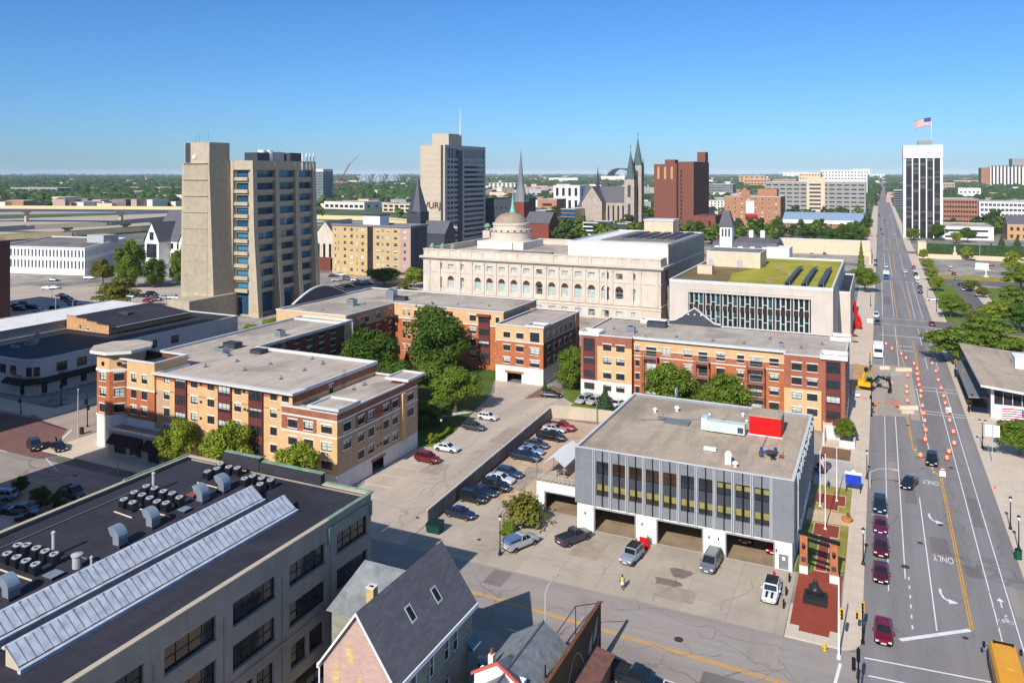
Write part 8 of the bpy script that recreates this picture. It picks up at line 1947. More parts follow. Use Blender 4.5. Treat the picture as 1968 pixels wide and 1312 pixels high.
t=thing('end_wall','pale concrete wall closing the far end of the station lot','wall',(-55,148.5,0));m=MB();m.loft([[(x,y,0),(x,y,2.5),(x,y+.3,2.5),(x,y+.3,0)]for x,y in((-61,148.2),(-57.5,149.4),(-40,150.4))]);m.build('wall',M['concrete_tan'],t)
x,y=at(836,1022);t=thing('dumpster','dark green dumpster with a sloped lid at the end of the fence wall','dumpster',(x,y,0),R(3))
m=MB();gm=plain('dumpster_green',lin(10,62,50),var=.12);m.loft([[(-.95,-.7,.15),(.95,-.7,.15),(.95,.7,.15),(-.95,.7,.15)],[(-1.05,-.8,1.2),(1.05,-.8,1.2),(1.05,.8,1.5),(-1.05,.8,1.5)]]);child('bin',m.mesh('bin',gm),t)
m=MB();m.loft([[(-1.08,-.84,1.22),(1.08,-.84,1.22),(1.08,.82,1.52),(-1.08,.82,1.52)],[(-1.08,-.84,1.28),(1.08,-.84,1.28),(1.08,.82,1.6),(-1.08,.82,1.6)]]);child('lid',m.mesh('lid',M['awning_green']),t)
for sx in(-.7,.7):
 for sy in(-.5,.5):m=MB();m.cyl((sx,sy),.1,0,.16,8);child('caster',m.mesh('caster',M['black_paint']),t)
t=thing('canopy_tent','white gabled canopy tent on the terrace beside the station','tent',(-42.6,112,4.1));xa,xb,ya,yb=-46.0,-42.7,109.2,117.4;xc=(xa+xb)/2;ze,zr=6.1,7.3
m=MB();m.face([(xb+.15,ya-.1,ze),(xb+.15,yb,ze),(xc,yb,zr),(xc,ya-.1,zr)]);m.face([(xa-.15,yb,ze),(xa-.15,ya-.1,ze),(xc,ya-.1,zr),(xc,yb,zr)]);m.face([(xb,yb,ze),(xa,yb,ze),(xc,yb,zr)])
m.face([(xb+.15,ya-.1,ze-.25),(xb+.15,yb,ze-.25),(xb+.15,yb,ze),(xb+.15,ya-.1,ze)]);m.build('canopy',M['white_paint'],t)
m=MB()
for y in(ya,(ya+yb)/2,yb):
 for x in(xa,xb):m.tube([(x,y,4.1),(x,y,ze)],.05)
m.tube([(xa,ya,ze),(xc,ya,zr),(xb,ya,ze)],.05);m.build('frame',M['fin_grey'],t)
x,y=-41.2,113;t=thing('covered_grill','dark covered grill on the terrace beside the tent','grill',(x+1.4,y,4.1));m=MB();m.loft([[(x+.9,y-.6,4.1),(x+1.9,y-.6,4.1),(x+1.9,y+.6,4.1),(x+.9,y+.6,4.1)],[(x+1,y-.5,5.1),(x+1.8,y-.5,5.1),(x+1.8,y+.5,5.1),(x+1,y+.5,5.1)],[(x+1.2,y-.3,5.35),(x+1.6,y-.3,5.35),(x+1.6,y+.3,5.35),(x+1.2,y+.3,5.35)]]);m.build('cover',M['slate_dark'],t)
t=thing('patio_table','low table with chairs under the canopy tent','table',(-43.4,110.6,4.1));m=MB();m.box(-44.3,-42.5,110.1,111.1,4.8,4.86);m.build('table_top',M['brown_metal'],t)
for sx in(-44.2,-42.6):
 for sy in(110.2,111):m=MB();m.box(sx-.04,sx+.04,sy-.04,sy+.04,4.1,4.8);m.build('leg',M['black_paint'],t)
def post_lamp(px,py,h,label,arms=1,xy=None,grp='black lamp posts with acorn heads'):
 x,y=xy if xy else at(px,py);t=thing('street_lamp',label,'street lamp',(x,y,0),0,grp);m=MB();m.lathe((x,y),[(.24,0),(.24,.3),(.15,.5),(.08,.9),(.06,h-.6)],10);m.build('pole',M['black_paint'],t)
 heads=[(x,y)]if arms==1 else[(x-.45,y),(x+.45,y)]
 if arms==2:m=MB();m.tube([(x-.45,y,h-.7),(x,y,h-.5),(x+.45,y,h-.7)],.04);m.build('crossarm',M['black_paint'],t)
 for hx,hy in heads:
  m=MB();m.lathe((hx,hy),[(.06,h-.62),(.16,h-.55),(.24,h-.25),(.2,h-.1)],10);l=m.build('globe',plain('lamp_globe',lin(206,210,212),rough=.3),t);m=MB();m.lathe((hx,hy),[(.26,h-.1),(.2,h+.02),(.05,h+.1),(.03,h+.22)],10);m.build('cap',M['black_paint'],t)
post_lamp(961,1066,5.1,'tall black lamp post on the apron corner by the feathery shrub');post_lamp(1659,1086,4.7,'black lamp post on the sidewalk beside the maroon cars');post_lamp(1666,921,4.7,'black lamp post on the sidewalk right of the blue sign')
post_lamp(282,888,3.2,'short lamp post before the maroon awnings');post_lamp(1958,1058,4.6,'lamp post with a green base box on the right sidewalk');post_lamp(1942,1018,4.6,'lamp post with a notice on the right sidewalk behind the nearer one');post_lamp(1888,862,5.2,'lamp post with banners on the right sidewalk near the pavilion',2)
post_lamp(1782,578,5,'lamp post at the far corner of the park');post_lamp(1803,560,5,'lamp post among the small park trees');post_lamp(848,838,3.4,'slim lamp post on the shaded lawn');post_lamp(1440,490,5,'lamp post below the retaining wall, left');post_lamp(1660,482,6,'lamp post at the end of the retaining wall')
def cobra(x,y,h,dx,dy,label,mt='fin_grey',arm=2.4):
 t=thing('street_light',label,'street light',(x,y,0),0,'tall cobra head street lights');m=MB();m.tube([(x,y,0),(x,y,h*.5),(x,y,h-.8)],[.12,.1,.08],8);m.build('pole',M[mt],t)
 m=MB();m.tube([(x,y,h-.9),(x+dx*arm*.3,y+dy*arm*.3,h-.25),(x+dx*arm*.7,y+dy*arm*.7,h),(x+dx*arm,y+dy*arm,h+.02)],.045,6);m.build('bracket',M[mt],t)
 m=MB();ex,ey=x+dx*arm,y+dy*arm;m.loft([[(ex-.1*dy-.1*dx,ey+.1*dx-.1*dy,h-.06),(ex+.1*dy-.1*dx,ey-.1*dx-.1*dy,h-.06),(ex+.1*dy-.1*dx,ey-.1*dx-.1*dy,h+.1),(ex-.1*dy-.1*dx,ey+.1*dx-.1*dy,h+.1)],[(ex-.17*dy+.6*dx,ey+.17*dx+.6*dy,h-.04),(ex+.17*dy+.6*dx,ey-.17*dx+.6*dy,h-.04),(ex+.12*dy+.6*dx,ey-.12*dx+.6*dy,h+.1),(ex-.12*dy+.6*dx,ey+.12*dx+.6*dy,h+.1)]]);m.build('lamp_head',M['fin_grey'],t)
def cob_px(pxp,pyt,Y,*a,**k):x=onY(pxp,Y);cobra(x,Y,zat(x,Y,pyt),*a,**k)
cob_px(227,876,89.8,.9,.44,'pale street light standing behind the warehouse parapet');cob_px(1048,1122,72.6,.2,.98,'pale street light rising behind the shingle roof',arm=2.0)
cob_px(1847,664,234,-1,0,'street light on the right sidewalk beside the pavilion roof',arm=3);cob_px(522,912,92.2,-.95,-.3,'street light before the cream corner of the low east block',arm=1.6);cob_px(1672,896,137,1,.05,'street light arm reaching over the kerb row',arm=3.4)
cob_px(150,752,99.2,-.8,.6,'pale street light at the turret corner',arm=1.2);cob_px(140,575,160,.3,.95,'pale mast light beside the white roof',arm=.8);cob_px(107,566,175,.3,.95,'short pale mast in the shaded lot',arm=.4);cob_px(1883,452,500,-1,0,'tall grey pole before the ivy bank',arm=.6)
for px,pb,pt_,lab in((1032,960,884,'light pole in the station lot before the tent'),(1147,812,775,'light pole between the white cars and the end wall'),(185,560,542,'lot lamp beside the spreading tree'),(100,575,548,'lot lamp behind the middle row')):
 x,y=at(px,pb);t=thing('light_pole',lab,'light pole',(x,y,0));h=zat(x,y,pt_);m=MB();m.tube([(x,y,0),(x,y,h)],.08);m.build('pole',M['steel_grey'],t);m=MB();m.box(x-.3,x+.3,y-.2,y+.2,h,h+.18);m.build('lamp_head',M['steel_grey'],t)
ysig=plain('signal_yellow',lin(222,172,24),var=.08)
def signal(x,y,h,label,heads,mt='black_paint'):
 t=thing('traffic_signal',label,'traffic signal',(x,y,0));m=MB();m.tube([(x,y,0),(x,y,h)],[.11,.07],8);m.cyl((x,y),.2,0,.35,10);m.build('pole',M[mt],t)
 for dx,dy,z,n,hm in heads:
  m=MB();m.box(x+dx-.17,x+dx+.17,y+dy-.15,y+dy+.15,z,z+.36*n);m.box(x+min(dx,0),x+max(dx,0),y-.03,y+.03,z+.1,z+.16);o=m.build('signal_head',hm,t)
  m=MB()
  for k in range(n):m.cyl((0,0),.12,0,.22,8);m.v[-16:]=[(x+dx+a,y+dy-.15-c,z+.18+.36*k+b_)for a,b_,c in m.v[-16:]]
  q=m.build('visor',M['black_paint'],t);q.parent=o;q.location=(0,0,0)
x,y=at(1612,1265);signal(x,y,8.4,'tall pale signal mast at the plaza corner with one yellow head',[(.3,.0,4.2,3,ysig)],'white_paint')
x,y=at(1658,1236);signal(x,y,4.2,'short signal post with yellow heads at the street corner',[(0,.2,3.3,3,ysig),(-.55,0,2.6,2,ysig)])
x,y=onY(1652,84),79.5;signal(x,y,6.0,'black signal post cut by the bottom edge of the picture',[(0,-.2,4.8,3,M['black_paint']),(-.4,0,3.8,3,M['black_paint'])])
x,y=at(168,820);signal(x,y,6.6,'tall black signal post at the turret corner',[(-.35,0,4.4,3,M['black_paint']),(.3,0,3.4,2,M['black_paint'])])
x,y=at(117,778);signal(x,y,7.2,'tall black lamp and signal post before the corner shop',[(.3,-.1,3.6,3,M['black_paint']),(-.3,0,2.6,1,M['white_paint'])])
x,y=at(40,795);signal(x,y,3.4,'short black signal post at the shop corner',[(0,-.2,2.4,2,M['black_paint'])])
x,y=at(1836,725);signal(x,y,4.6,'signal post at the right kerb by the pavilion corner',[(0,-.2,3.4,3,ysig),(.5,0,2.6,2,M['black_paint'])]);x,y=at(1851,745);signal(x,y,4.4,'yellow headed signal post on the right sidewalk beside the shaded strip',[(0,-.2,3.2,3,ysig)])
x,y=at(1672,712);signal(x,y,4.6,'yellow signal post at the left corner of the road works',[(0,-.2,3.6,3,ysig)]);x,y=at(1675,800);signal(x,y,6.5,'black signal post with several heads before the excavator',[(.25,0,2.2,2,M['black_paint']),(-.2,0,3.6,2,M['black_paint'])])
x,y=at(1868,790);signal(x,y,3.6,'dark signal post at the near end of the shaded strip',[(0,-.2,2.6,3,M['black_paint']),(-.4,0,2.2,1,M['black_paint'])])
x,y=at(1673,590);signal(x,y,5,'signal post at the library corner with a small sign',[(0,-.2,3.4,3,ysig)]);x,y=at(1800,600);signal(x,y,5,'signal post at the park corner',[(0,-.2,3.4,3,M['black_paint'])])
x,y=at(1585,1252);t=thing('fire_hydrant','yellow fire hydrant on the corner sidewalk','hydrant',(x,y,.13));m=MB();m.lathe((x,y),[(.2,.13),(.2,.2),(.13,.24),(.13,.7),(.17,.74),(.14,.88),(.04,.95)],10);m.build('barrel',ysig,t);m=MB();m.box(x-.25,x+.25,y-.07,y+.07,.5,.62);m.build('outlet',ysig,t)
for px,py,lab in((1517,1117,'black bollard nearest the station corner'),(1511,1143,'black bollard between the white car and the plaza, middle'),(1506,1168,'black bollard nearest the street beside the plaza')):
 x,y=at(px,py);t=thing('bollard',lab,'bollard',(x,y,0),0,'black bollards beside the plaza');m=MB();m.lathe((x,y),[(.14,0),(.12,.1),(.11,.95),(.08,1.03)],10);m.build('post',M['black_paint'],t)
x,y=at(1238,1052);t=thing('dispenser','red dispenser cabinet with a hose between the station bays','dispenser',(x,y,0));m=MB();m.box(x-.55,x+.55,y-.35,y+.35,.15,1.5);m.build('cabinet',M['red_paint'],t);m=MB();m.box(x-.75,x+.75,y-.55,y+.55,0,.15);m.build('base',M['red_paint'],t);m=MB();m.box(x-.45,x+.45,y-.2,y+.3,1.5,1.75);m.build('top',M['white_paint'],t)
m=MB();m.tube([(x-.95,y-.3,0),(x-.95,y-.3,1.2)],.1);m.build('guard_post',M['red_paint'],t)
x,y=at(1487,1108);t=thing('fire_hydrant','small red hydrant behind the white off road car','hydrant',(x,y,0));m=MB();m.lathe((x,y),[(.16,0),(.12,.1),(.12,.6),(.15,.7),(.03,.85)],10);m.build('barrel',M['red_paint'],t)
x,y=at(1957,1075);t=thing('litter_bin','dark green litter bin on the right sidewalk','bin',(x,y,.13));m=MB();m.cyl((x,y),.42,.13,1.25,12);m.build('bin',plain('bin_green',lin(10,76,52)),t);m=MB();m.lathe((x,y),[(.45,1.26),(.4,1.36),(.2,1.42)],12);m.build('lid',M['black_paint'],t)
x,y=at(157,834);t=thing('litter_bin','dark litter bin at the foot of the pale street light','bin',(x,y,.13));m=MB();m.cyl((x,y),.4,.13,1.2,12);m.build('bin',M['dark_bronze'],t);m=MB();m.lathe((x,y),[(.43,1.21),(.35,1.3)],12);m.build('lid',M['black_paint'],t)
x,y=at(1628,1004);t=thing('flower_planter','round terracotta planter beside the garden path','planter',(x,y,.13));m=MB();m.lathe((x,y),[(.5,.13),(.75,.6),(.8,.75),(.7,.76)],14);m.build('pot',plain('clay',lin(196,128,74),var=.2),t);m=MB();m.cyl((x,y),.66,.6,.7,12);m.build('soil',soil,t);tree(0,0,1.4,1.0,'bush','olive','small plant in the terracotta planter','potted_plant','plant',xy=(x+.2,y+.3))
for px,py,h,fl,lab in((1576,974,8.2,1,'left flagpole with a limp striped flag in the garden'),(1586,1018,10.5,0,'middle flagpole on the near brick square'),(1608,964,8.2,0,'right flagpole on the far brick square')):
 x,y=at(px,py);t=thing('flagpole',lab,'flagpole',(x,y,.16),0,'white flagpoles in the garden');m=MB();m.tube([(x,y,.16),(x,y,h)],[.08,.045],8);m.lathe((x,y),[(.02,h),(.1,h+.08),(.02,h+.18)],8);m.cyl((x,y),.22,.16,.24,12);m.build('pole',M['white_paint'],t)
 if fl:m=MB();flag_mesh(m,(x+.06,y,h-.2),.5,.3,1.1,1.5,.3,1.0,False);m.build('flag',flag_m,t)
x,y=at(1640,948);t=thing('notice_sign','blue notice sign with a white top on two posts','sign',(x,y,.15));m=MB();m.box(x-1.15,x+1.15,y-.06,y+.06,1.5,2.95);m.build('panel',plain('sign_blue',lin(24,60,180)),t)
m=MB();m.box(x-1.2,x+1.2,y-.1,y+.1,2.96,3.35);m.cyl((0,0),.3,-.08,.08,14);m.v[-28:]=[(x+a,y+c,3.4+b_)for a,b_,c in m.v[-28:]];m.build('header',M['white_paint'],t);m=MB()
for s in(-1,1):m.box(x+s*1.0-.06,x+s*1.0+.06,y+.07,y+.19,.15,2.9)
m.build('post',M['black_paint'],t)
t=thing('memorial_gate','brick piers carrying black beams at the entrance of the memorial garden','gate',(-6.7,103.6,.13));px_=[(-8.55,104.2),(-5.0,103.2)]
for x,y in px_:
 m=MB();m.box(x-.5,x+.5,y-.5,y+.5,.13,1.1);m.build('plinth',M['white_base'],t);m=MB();m.box(x-.45,x+.45,y-.45,y+.45,1.1,4.8);o=m.build('pier',M['brick_orange'],t)
 m=MB();m.lathe((x,y-.55),[(.05,3.2),(.2,3.4),(.22,3.75),(.1,3.95)],10);q=m.build('lantern',M['black_paint'],t);q.parent=o;q.location=(0,0,0)
 m=MB();m.box(x-.28,x+.28,y-.48,y-.455,1.6,2.2);q=m.build('plaque',M['slate_dark'],t);q.parent=o;q.location=(0,0,0)
m=MB()
for z0_,z1_,o in((4.81,5.15,.7),(4.2,4.45,-.2),(2.0,2.15,-.2)):
 (xa,ya),(xb,yb)=px_;m.loft([[(x,y-.22,z0_),(x,y-.22,z1_),(x,y+.22,z1_),(x,y+.22,z0_)]for x,y in((xa-o,ya+o*.28),(xb+o,yb-o*.28))])
m.build('beam',M['black_paint'],t);m=MB()
for i in range(6):x=-8.0+i*.5;m.box(x-.04,x+.04,103.6-.05+(5-i)*.06,103.6+.05+(5-i)*.06,2.15,4.2)if i in(0,5)else m.box(x-.03,x+.03,103.55+(5-i)*.06,103.65+(5-i)*.06,4.45,4.8)
m.build('slat',M['black_paint'],t)
x,y=at(1567,1158);t=thing('memorial_statue','black memorial statue of folded figures on a dark stone block','statue',(x,y,.13));bm_=plain('granite',lin(44,44,46),var=.2,rough=.35)
m=MB();m.loft([[(x-1.3,y-.9,.13),(x+1.3,y-.9,.13),(x+1.3,y+.9,.13),(x-1.3,y+.9,.13)],[(x-1.3,y-.9,.8),(x+1.3,y-.9,.8),(x+1.2,y+.8,1.1),(x-1.2,y+.8,1.1)]]);m.build('plinth',bm_,t)
m=MB();m.loft([[(x-.95,y-.1,.95),(x+.95,y-.1,.95),(x+.8,y+.8,1.05),(x-.8,y+.8,1.05)],[(x-.75,y+.1,1.6),(x+.6,y+.1,1.5),(x+.55,y+.7,1.6),(x-.6,y+.7,1.7)],[(x-.35,y+.25,2.2),(x+.3,y+.25,2.1),(x+.25,y+.6,2.1),(x-.3,y+.6,2.2)]]);m.lathe((x-.05,y+.42),[(.1,2.1),(.22,2.25),(.24,2.42),(.12,2.6),(.02,2.64)],10);m.lathe((x-.55,y+.3),[(.1,1.6),(.2,1.72),(.2,1.9),(.05,2.04)],10);m.build('figure',bm_,t,smooth=True)
x,y=at(1196,1133);t=thing('person','person in a yellow top and white shorts walking across the apron','person',(x,y,.02),R(8));sk=plain('skin',lin(96,62,46));
J=[((0,0,.95),.15),((0,0,1.15),.15),((0,.01,1.38),.17),((0,.02,1.5),.07),((.1,0,.88),.1),((.11,-.16,.5),.07),((.11,-.08,.09),.05),((.11,-.2,.05),.045),((-.1,0,.88),.1),((-.11,.14,.5),.07),((-.11,.3,.12),.05),((-.11,.2,.06),.045),((.21,.0,1.42),.06),((.27,.1,1.16),.048),((.25,.02,.93),.038),((-.21,.0,1.42),.06),((-.27,-.1,1.16),.048),((-.24,-.22,.95),.038),((0,0,1.62),.095),((0,-.01,1.72),.09)]
me=bpy.data.meshes.new('body');me.from_pydata([j[0]for j in J],[(0,1),(1,2),(2,3),(0,4),(4,5),(5,6),(6,7),(0,8),(8,9),(9,10),(10,11),(2,12),(12,13),(13,14),(2,15),(15,16),(16,17),(3,18),(18,19)],[]);
o=child('body',me,t);md=o.modifiers.new('skin','SKIN')
for i,(_,r)in enumerate(J):me.skin_vertices[0].data[i].radius=(r,r)
me.skin_vertices[0].data[0].use_root=True;s=o.modifiers.new('sub','SUBSURF');s.levels=1;s.render_levels=1;me.materials.append(sk)
m=MB();m.lathe((0,0),[(.18,.98),(.19,1.2),(.21,1.4),(.12,1.52)],12);child('shirt',m.mesh('shirt',plain('shirt_yellow',lin(206,196,50)),smooth=True),t)
m=MB();m.lathe((0,0),[(.19,1.02),(.2,.9),(.19,.84)],12);m.lathe((.1,-.03),[(.12,.92),(.12,.58)],10);m.lathe((-.1,.03),[(.12,.92),(.12,.58)],10);child('shorts',m.mesh('shorts',plain('shorts_white',lin(214,210,206)),smooth=True),t)
m=MB();m.lathe((0,.01),[(.11,1.66),(.115,1.75),(.08,1.83),(.01,1.85)],10);child('hair',m.mesh('hair',M['black_paint'],smooth=True),t)
# ---- road works
orange=plain('barrel_orange',lin(236,96,34),var=.06)
def barrel(px,py,label,grp):
 x,y=at(px,py);t=thing('traffic_barrel',label,'traffic barrel',(x,y,0),0,grp);m=MB();m.lathe((x,y),[(.33,.08),(.3,.45),(.29,.75),(.24,1.0),(.1,1.04)],12);m.build('drum',orange,t)
 m=MB()
 for z in(.42,.72):m.cyl((x,y),.325-z*.03,z,z+.13,12,cap=False)
 m.build('band',M['white_paint'],t);m=MB();m.cyl((x,y),.42,0,.08,12);m.build('foot',M['black_paint'],t)
cw=lambda q:(1500+q[0]/4.205,640+(q[1]+17)/4.205)
left=[(1170,860),(1174,785),(1165,708),(1158,648),(1147,587),(1134,510),(1136,466),(1122,417),(1113,372),(1104,327),(1103,285),(1080,243),(1016,198),(977,163),(900,120),(853,82)]
right=[(1404,890),(1397,797),(1367,705),(1347,640),(1331,565),(1319,507),(1300,443),(1275,377),(1257,305),(1227,242),(1340,205)]
mid=[(1026,545),(1022,475),(1020,430),(1028,340)];near=[(1132,988),(1346,1010),(1362,957),(1310,1115)]
ordn=['first','second','third','fourth','fifth','sixth','seventh','eighth','ninth','tenth','eleventh','twelfth','thirteenth','fourteenth','fifteenth','sixteenth']
for ps,lab,grp in((left,'traffic barrel in the long line left of the open lane, {} from the camera','barrels left of the open lane'),(right,'traffic barrel in the line right of the open lane, {} from the camera','barrels right of the open lane'),(mid,'traffic barrel beside the bare works bed, {} from the camera','barrels beside the works bed')):
 for i,q in enumerate(ps):barrel(*cw(q),lab.format(ordn[i]),grp)
for q,lab in zip(near,('traffic barrel left of the black car on the street','traffic barrel nearest on the right of the black car','traffic barrel just behind the one right of the black car','traffic barrel with a white notice where the yellow line bends')):barrel(*cw(q),lab,'barrels around the black car')
def cone(px,py,lab):
 x,y=at(px,py);t=thing('traffic_cone',lab,'traffic cone',(x,y,0),0,'orange cones at the works');m=MB();m.cyl((x,y),.17,.05,.75,10,0,.04);m.build('cone',orange,t);m=MB();m.box(x-.22,x+.22,y-.22,y+.22,0,.05);m.build('base',M['black_paint'],t)
for q,lab in(((660,525),'left of two big cones before the excavator'),((690,527),'right of two big cones before the excavator'),((800,548),'cone on the bare ground, left of three'),((850,550),'cone on the bare ground, middle of three'),((905,552),'cone on the bare ground, right of three'),((1652,1390),'')):
 if lab:cone(*cw(q),lab)
cone(1912,940,'single cone on the right sidewalk')
def board(q,w,h,z,m_,lab,legs=True):
 x,y=at(*cw(q));t=thing('road_sign',lab,'sign',(x,y,0));m=MB();m.box(x-w/2,x+w/2,y-.04,y+.04,z,z+h);m.build('panel',m_,t);m=MB()
 for s in(-.35,.35):m.box(x+s*w-.04,x+s*w+.04,y+.05,y+.12,0,z+h)
 m.box(x-w/2,x+w/2,y-.4,y+.4,0,.05);m.build('stand',M['steel_grey'],t)
board((940,585),.7,.7,.4,orange,'orange works sign at the end of the near concrete barrier');board((765,575),.6,.5,.4,orange,'red and orange works sign on the bare ground');board((1357,640),1.0,1.0,.5,M['white_paint'],'white works sign in the right line of barrels');board((1310,1150),.9,.9,.2,M['white_paint'],'white notice at the bend of the yellow line');board((1410,195),1.0,.9,1.4,M['white_paint'],'white sign at the right kerb before the pavilion')
board((720,240),.5,.7,2.2,ysig,'small yellow sign at the left corner of the works');board((1450,330),.6,.6,1.6,ysig,'yellow sign on the right sidewalk');board((624,510),.9,.5,.5,M['white_paint'],'white striped barrier board before the excavator')
for i,(q,lab)in enumerate((((1484,380),'yellow bicycle rack board farthest along the right sidewalk'),((1516,455),'yellow board second along the right sidewalk'),((1535,520),'yellow board third along the right sidewalk'),((1528,560),'yellow board nearest along the right sidewalk'))):board(q,.9,.8,.3,ysig,lab)
def barrier(q0,q1,lab,mt):
 (xa,ya),(xb,yb)=at(*cw(q0)),at(*cw(q1));t=thing('concrete_barrier',lab,'barrier',(xa,ya,0),0,'concrete barriers across the works');d=Vector((xb-xa,yb-ya)).normalized();n=Vector((-d.y,d.x));m=MB()
 m.loft([[(x+n.x*o,y+n.y*o,z)for o,z in((.3,0),(.28,.2),(.12,.45),(.09,.85),(-.09,.85),(-.12,.45),(-.28,.2),(-.3,0))]for x,y in((xa,ya),(xb,yb))]);m.build('barrier',M[mt],t)
barrier((800,275),(880,275),'pale concrete barrier at the far left of the works','tan_wall');barrier((930,290),(1060,290),'pale concrete barrier at the far right of the works','tan_wall');barrier((880,320),(985,322),'grey concrete barrier in front of the far pair','concrete_grey');barrier((960,600),(1110,600),'pale concrete barrier at the near end of the works','tan_wall');barrier((975,630),(1075,632),'brown stained concrete barrier at the near end of the works','concrete_tan')
x,y=at(1668,748);t=thing('excavator','yellow excavator with a black arm digging at the edge of the street','excavator',(x,y,0),R(-12));t.scale=(.86,.86,.86);yx=plain('machine_yellow',lin(232,168,10),var=.08,rough=.45)
for s in(-1,1):
 m=MB();m.loft([[(-1.7,s*1.15-.28,.35),(-1.7,s*1.15+.28,.35),(-1.35,s*1.15+.28,0),(-1.35,s*1.15-.28,0)][::s],[(0,s*1.15-.28,.75),(0,s*1.15+.28,.75),(0,s*1.15+.28,0),(0,s*1.15-.28,0)][::s],[(1.7,s*1.15-.28,.4),(1.7,s*1.15+.28,.4),(1.35,s*1.15+.28,0),(1.35,s*1.15-.28,0)][::s]]);child('track',m.mesh('track',M['black_paint']),t)
m=MB();m.box(-2.2,.9,-1.3,1.3,.95,2.0);m.box(-2.2,-.6,-1.3,1.3,2.0,2.4);m.cyl((0,0),.7,.7,.95,14);child('house',m.mesh('house',yx),t)
m=MB();m.loft([[(-.5,.25,2.0),(1.1,.25,2.0),(1.1,1.3,2.0),(-.5,1.3,2.0)],[(-.4,.3,3.1),(.7,.3,3.1),(.7,1.25,3.1),(-.4,1.25,3.1)]]);c=child('cab',m.mesh('cab',cglass),t);m=MB();m.box(-.5,.8,.25,1.3,3.11,3.25);child('cab_roof',m.mesh('cab_roof',plain('cab_green',lin(40,140,96))),c)
m=MB();m.loft([[(px_,-.25-w,pz),(px_,-.25+w,pz),(px2,-.25+w,pz2),(px2,-.25-w,pz2)]for px_,pz,px2,pz2,w in((.8,1.4,.6,2.0,.28),(2.8,3.6,2.5,4.2,.26),(5.2,3.0,5.3,3.6,.22))]);child('boom',m.mesh('boom',M['black_paint']),t)
m=MB();m.loft([[(px_,-.25-w,pz),(px_,-.25+w,pz),(px2,-.25+w,pz2),(px2,-.25-w,pz2)]for px_,pz,px2,pz2,w in((4.9,3.8,5.6,3.5,.2),(5.3,2.0,5.9,1.9,.18),(5.4,.9,5.8,.8,.16))]);child('stick',m.mesh('stick',M['black_paint']),t)
m=MB();m.loft([[(5.1,-.8,1.0),(5.1,.3,1.0),(6.0,.3,1.0),(6.0,-.8,1.0)],[(5.0,-.8,.1),(5.0,.3,.1),(5.7,.3,.05),(5.7,-.8,.05)]]);child('bucket',m.mesh('bucket',M['black_paint']),t)
x,y=at(1659,742);t=thing('loader_arm','yellow machine arm standing up left of the excavator','machine',(x,y,0));m=MB();m.tube([(x,y,0),(x,y+.1,2.2),(x+.5,y,4.0)],[.35,.3,.22],8);m.box(x-.8,x+.8,y-.6,y+.6,0,.7);m.build('arm',yx,t);m=MB();m.box(x+.2,x+1.1,y-.5,y+.5,3.6,4.4);m.build('head',M['black_paint'],t)
x,y=at(1695,735);t=thing('rubble_pile','dark heap of broken paving and pipes beside the excavator arm','rubble',(x,y,0));m=MB();rnd=random.Random(9)
for i in range(40):a,b_=x+rnd.gauss(0,1.3),y+rnd.gauss(0,2.0);s=rnd.uniform(.15,.5);m.box(a-s,a+s,b_-s,b_+s,0,rnd.uniform(.15,.9),i%3)
m.build('rubble',[M['slate_dark'],M['brick_pink'],M['concrete_grey']],t)
x,y=-4.8,270;x,y=at(1646,632);t=thing('sculpture','tall bright red bent steel sculpture beside the library wing','sculpture',(x,y,0));m=MB()
pth=[(x-.3,y,0),(x-.2,y,2.6),(x+.7,y,3.4),(x,y,4.6),(x-.6,y,6.4),(x-.3,y,9.0)];m.tube(pth,[.8,.7,.75,.6,.7,.35],6);m.tube([(x+.7,y,3.4),(x+1.3,y,1.6),(x+.6,y,0)],[.6,.5,.5],6);m.build('steel',M['red_paint'],t);m=MB();m.box(x-1.6,x+1.8,y-1,y+1,0,.3);m.build('plinth',M['slate_dark'],t)
x,y=at(1652,662);t=thing('umbrella','dark red parasol beside the end of the orange brick block','umbrella',(x-1.5,y,0));m=MB();m.cyl((x-1.5,y),1.3,2.4,3.1,8,0,.05);m.build('canopy',plain('parasol_red',lin(140,40,48)),t);m=MB();m.tube([(x-1.5,y,0),(x-1.5,y,2.9)],.05);m.build('pole',M['steel_grey'],t)
x,y=at(1672,620);t=thing('kiosk','small white kiosk boxes on the sidewalk before the library wing','kiosk',(x,y,0));m=MB();m.box(x-.8,x-.1,y-.4,y+.4,.13,1.5);m.box(x+.1,x+.8,y-.4,y+.4,.13,1.5);m.build('box',M['white_paint'],t);m=MB();m.box(x-.85,x+.85,y-.45,y+.45,1.5,1.58);m.build('top',M['fin_grey'],t)
t=thing('terrace_wall','white terrace walls and planter below the small round tree','wall',(-7,157,0))
m=MB();m.box(-9.4,-6.6,158.5,158.8,.1,2.6);m.box(-6.6,-4.0,154.6,154.9,.1,1.3);m.box(-4.3,-4.0,154.9,160,.1,1.2);m.box(-9.4,-9.1,154,158.5,.1,2.4);m.build('wall',M['white_base'],t)
t=thing('gate_panel','peach coloured gate panel beside the white terrace wall','gate',(-9.0,162,0));m=MB();m.box(-9.6,-8.2,160.2,160.35,.1,2.6);m.build('panel',M['cream_render'],t);m=MB();m.box(-9.7,-9.6,160.15,160.4,.1,2.8);m.box(-8.2,-8.1,160.15,160.4,.1,2.8);m.build('post',M['white_base'],t)
x,y=at(1643,850);t=thing('umbrella','folded dark blue parasol on the terrace beside the sidewalk','umbrella',(x,y,0));m=MB();m.cyl((x,y),.7,1.2,3.0,8,0,.06);m.build('canopy',M['slate_dark'],t);m=MB();m.tube([(x,y,0),(x,y,3.1)],.04);m.build('pole',M['steel_grey'],t)
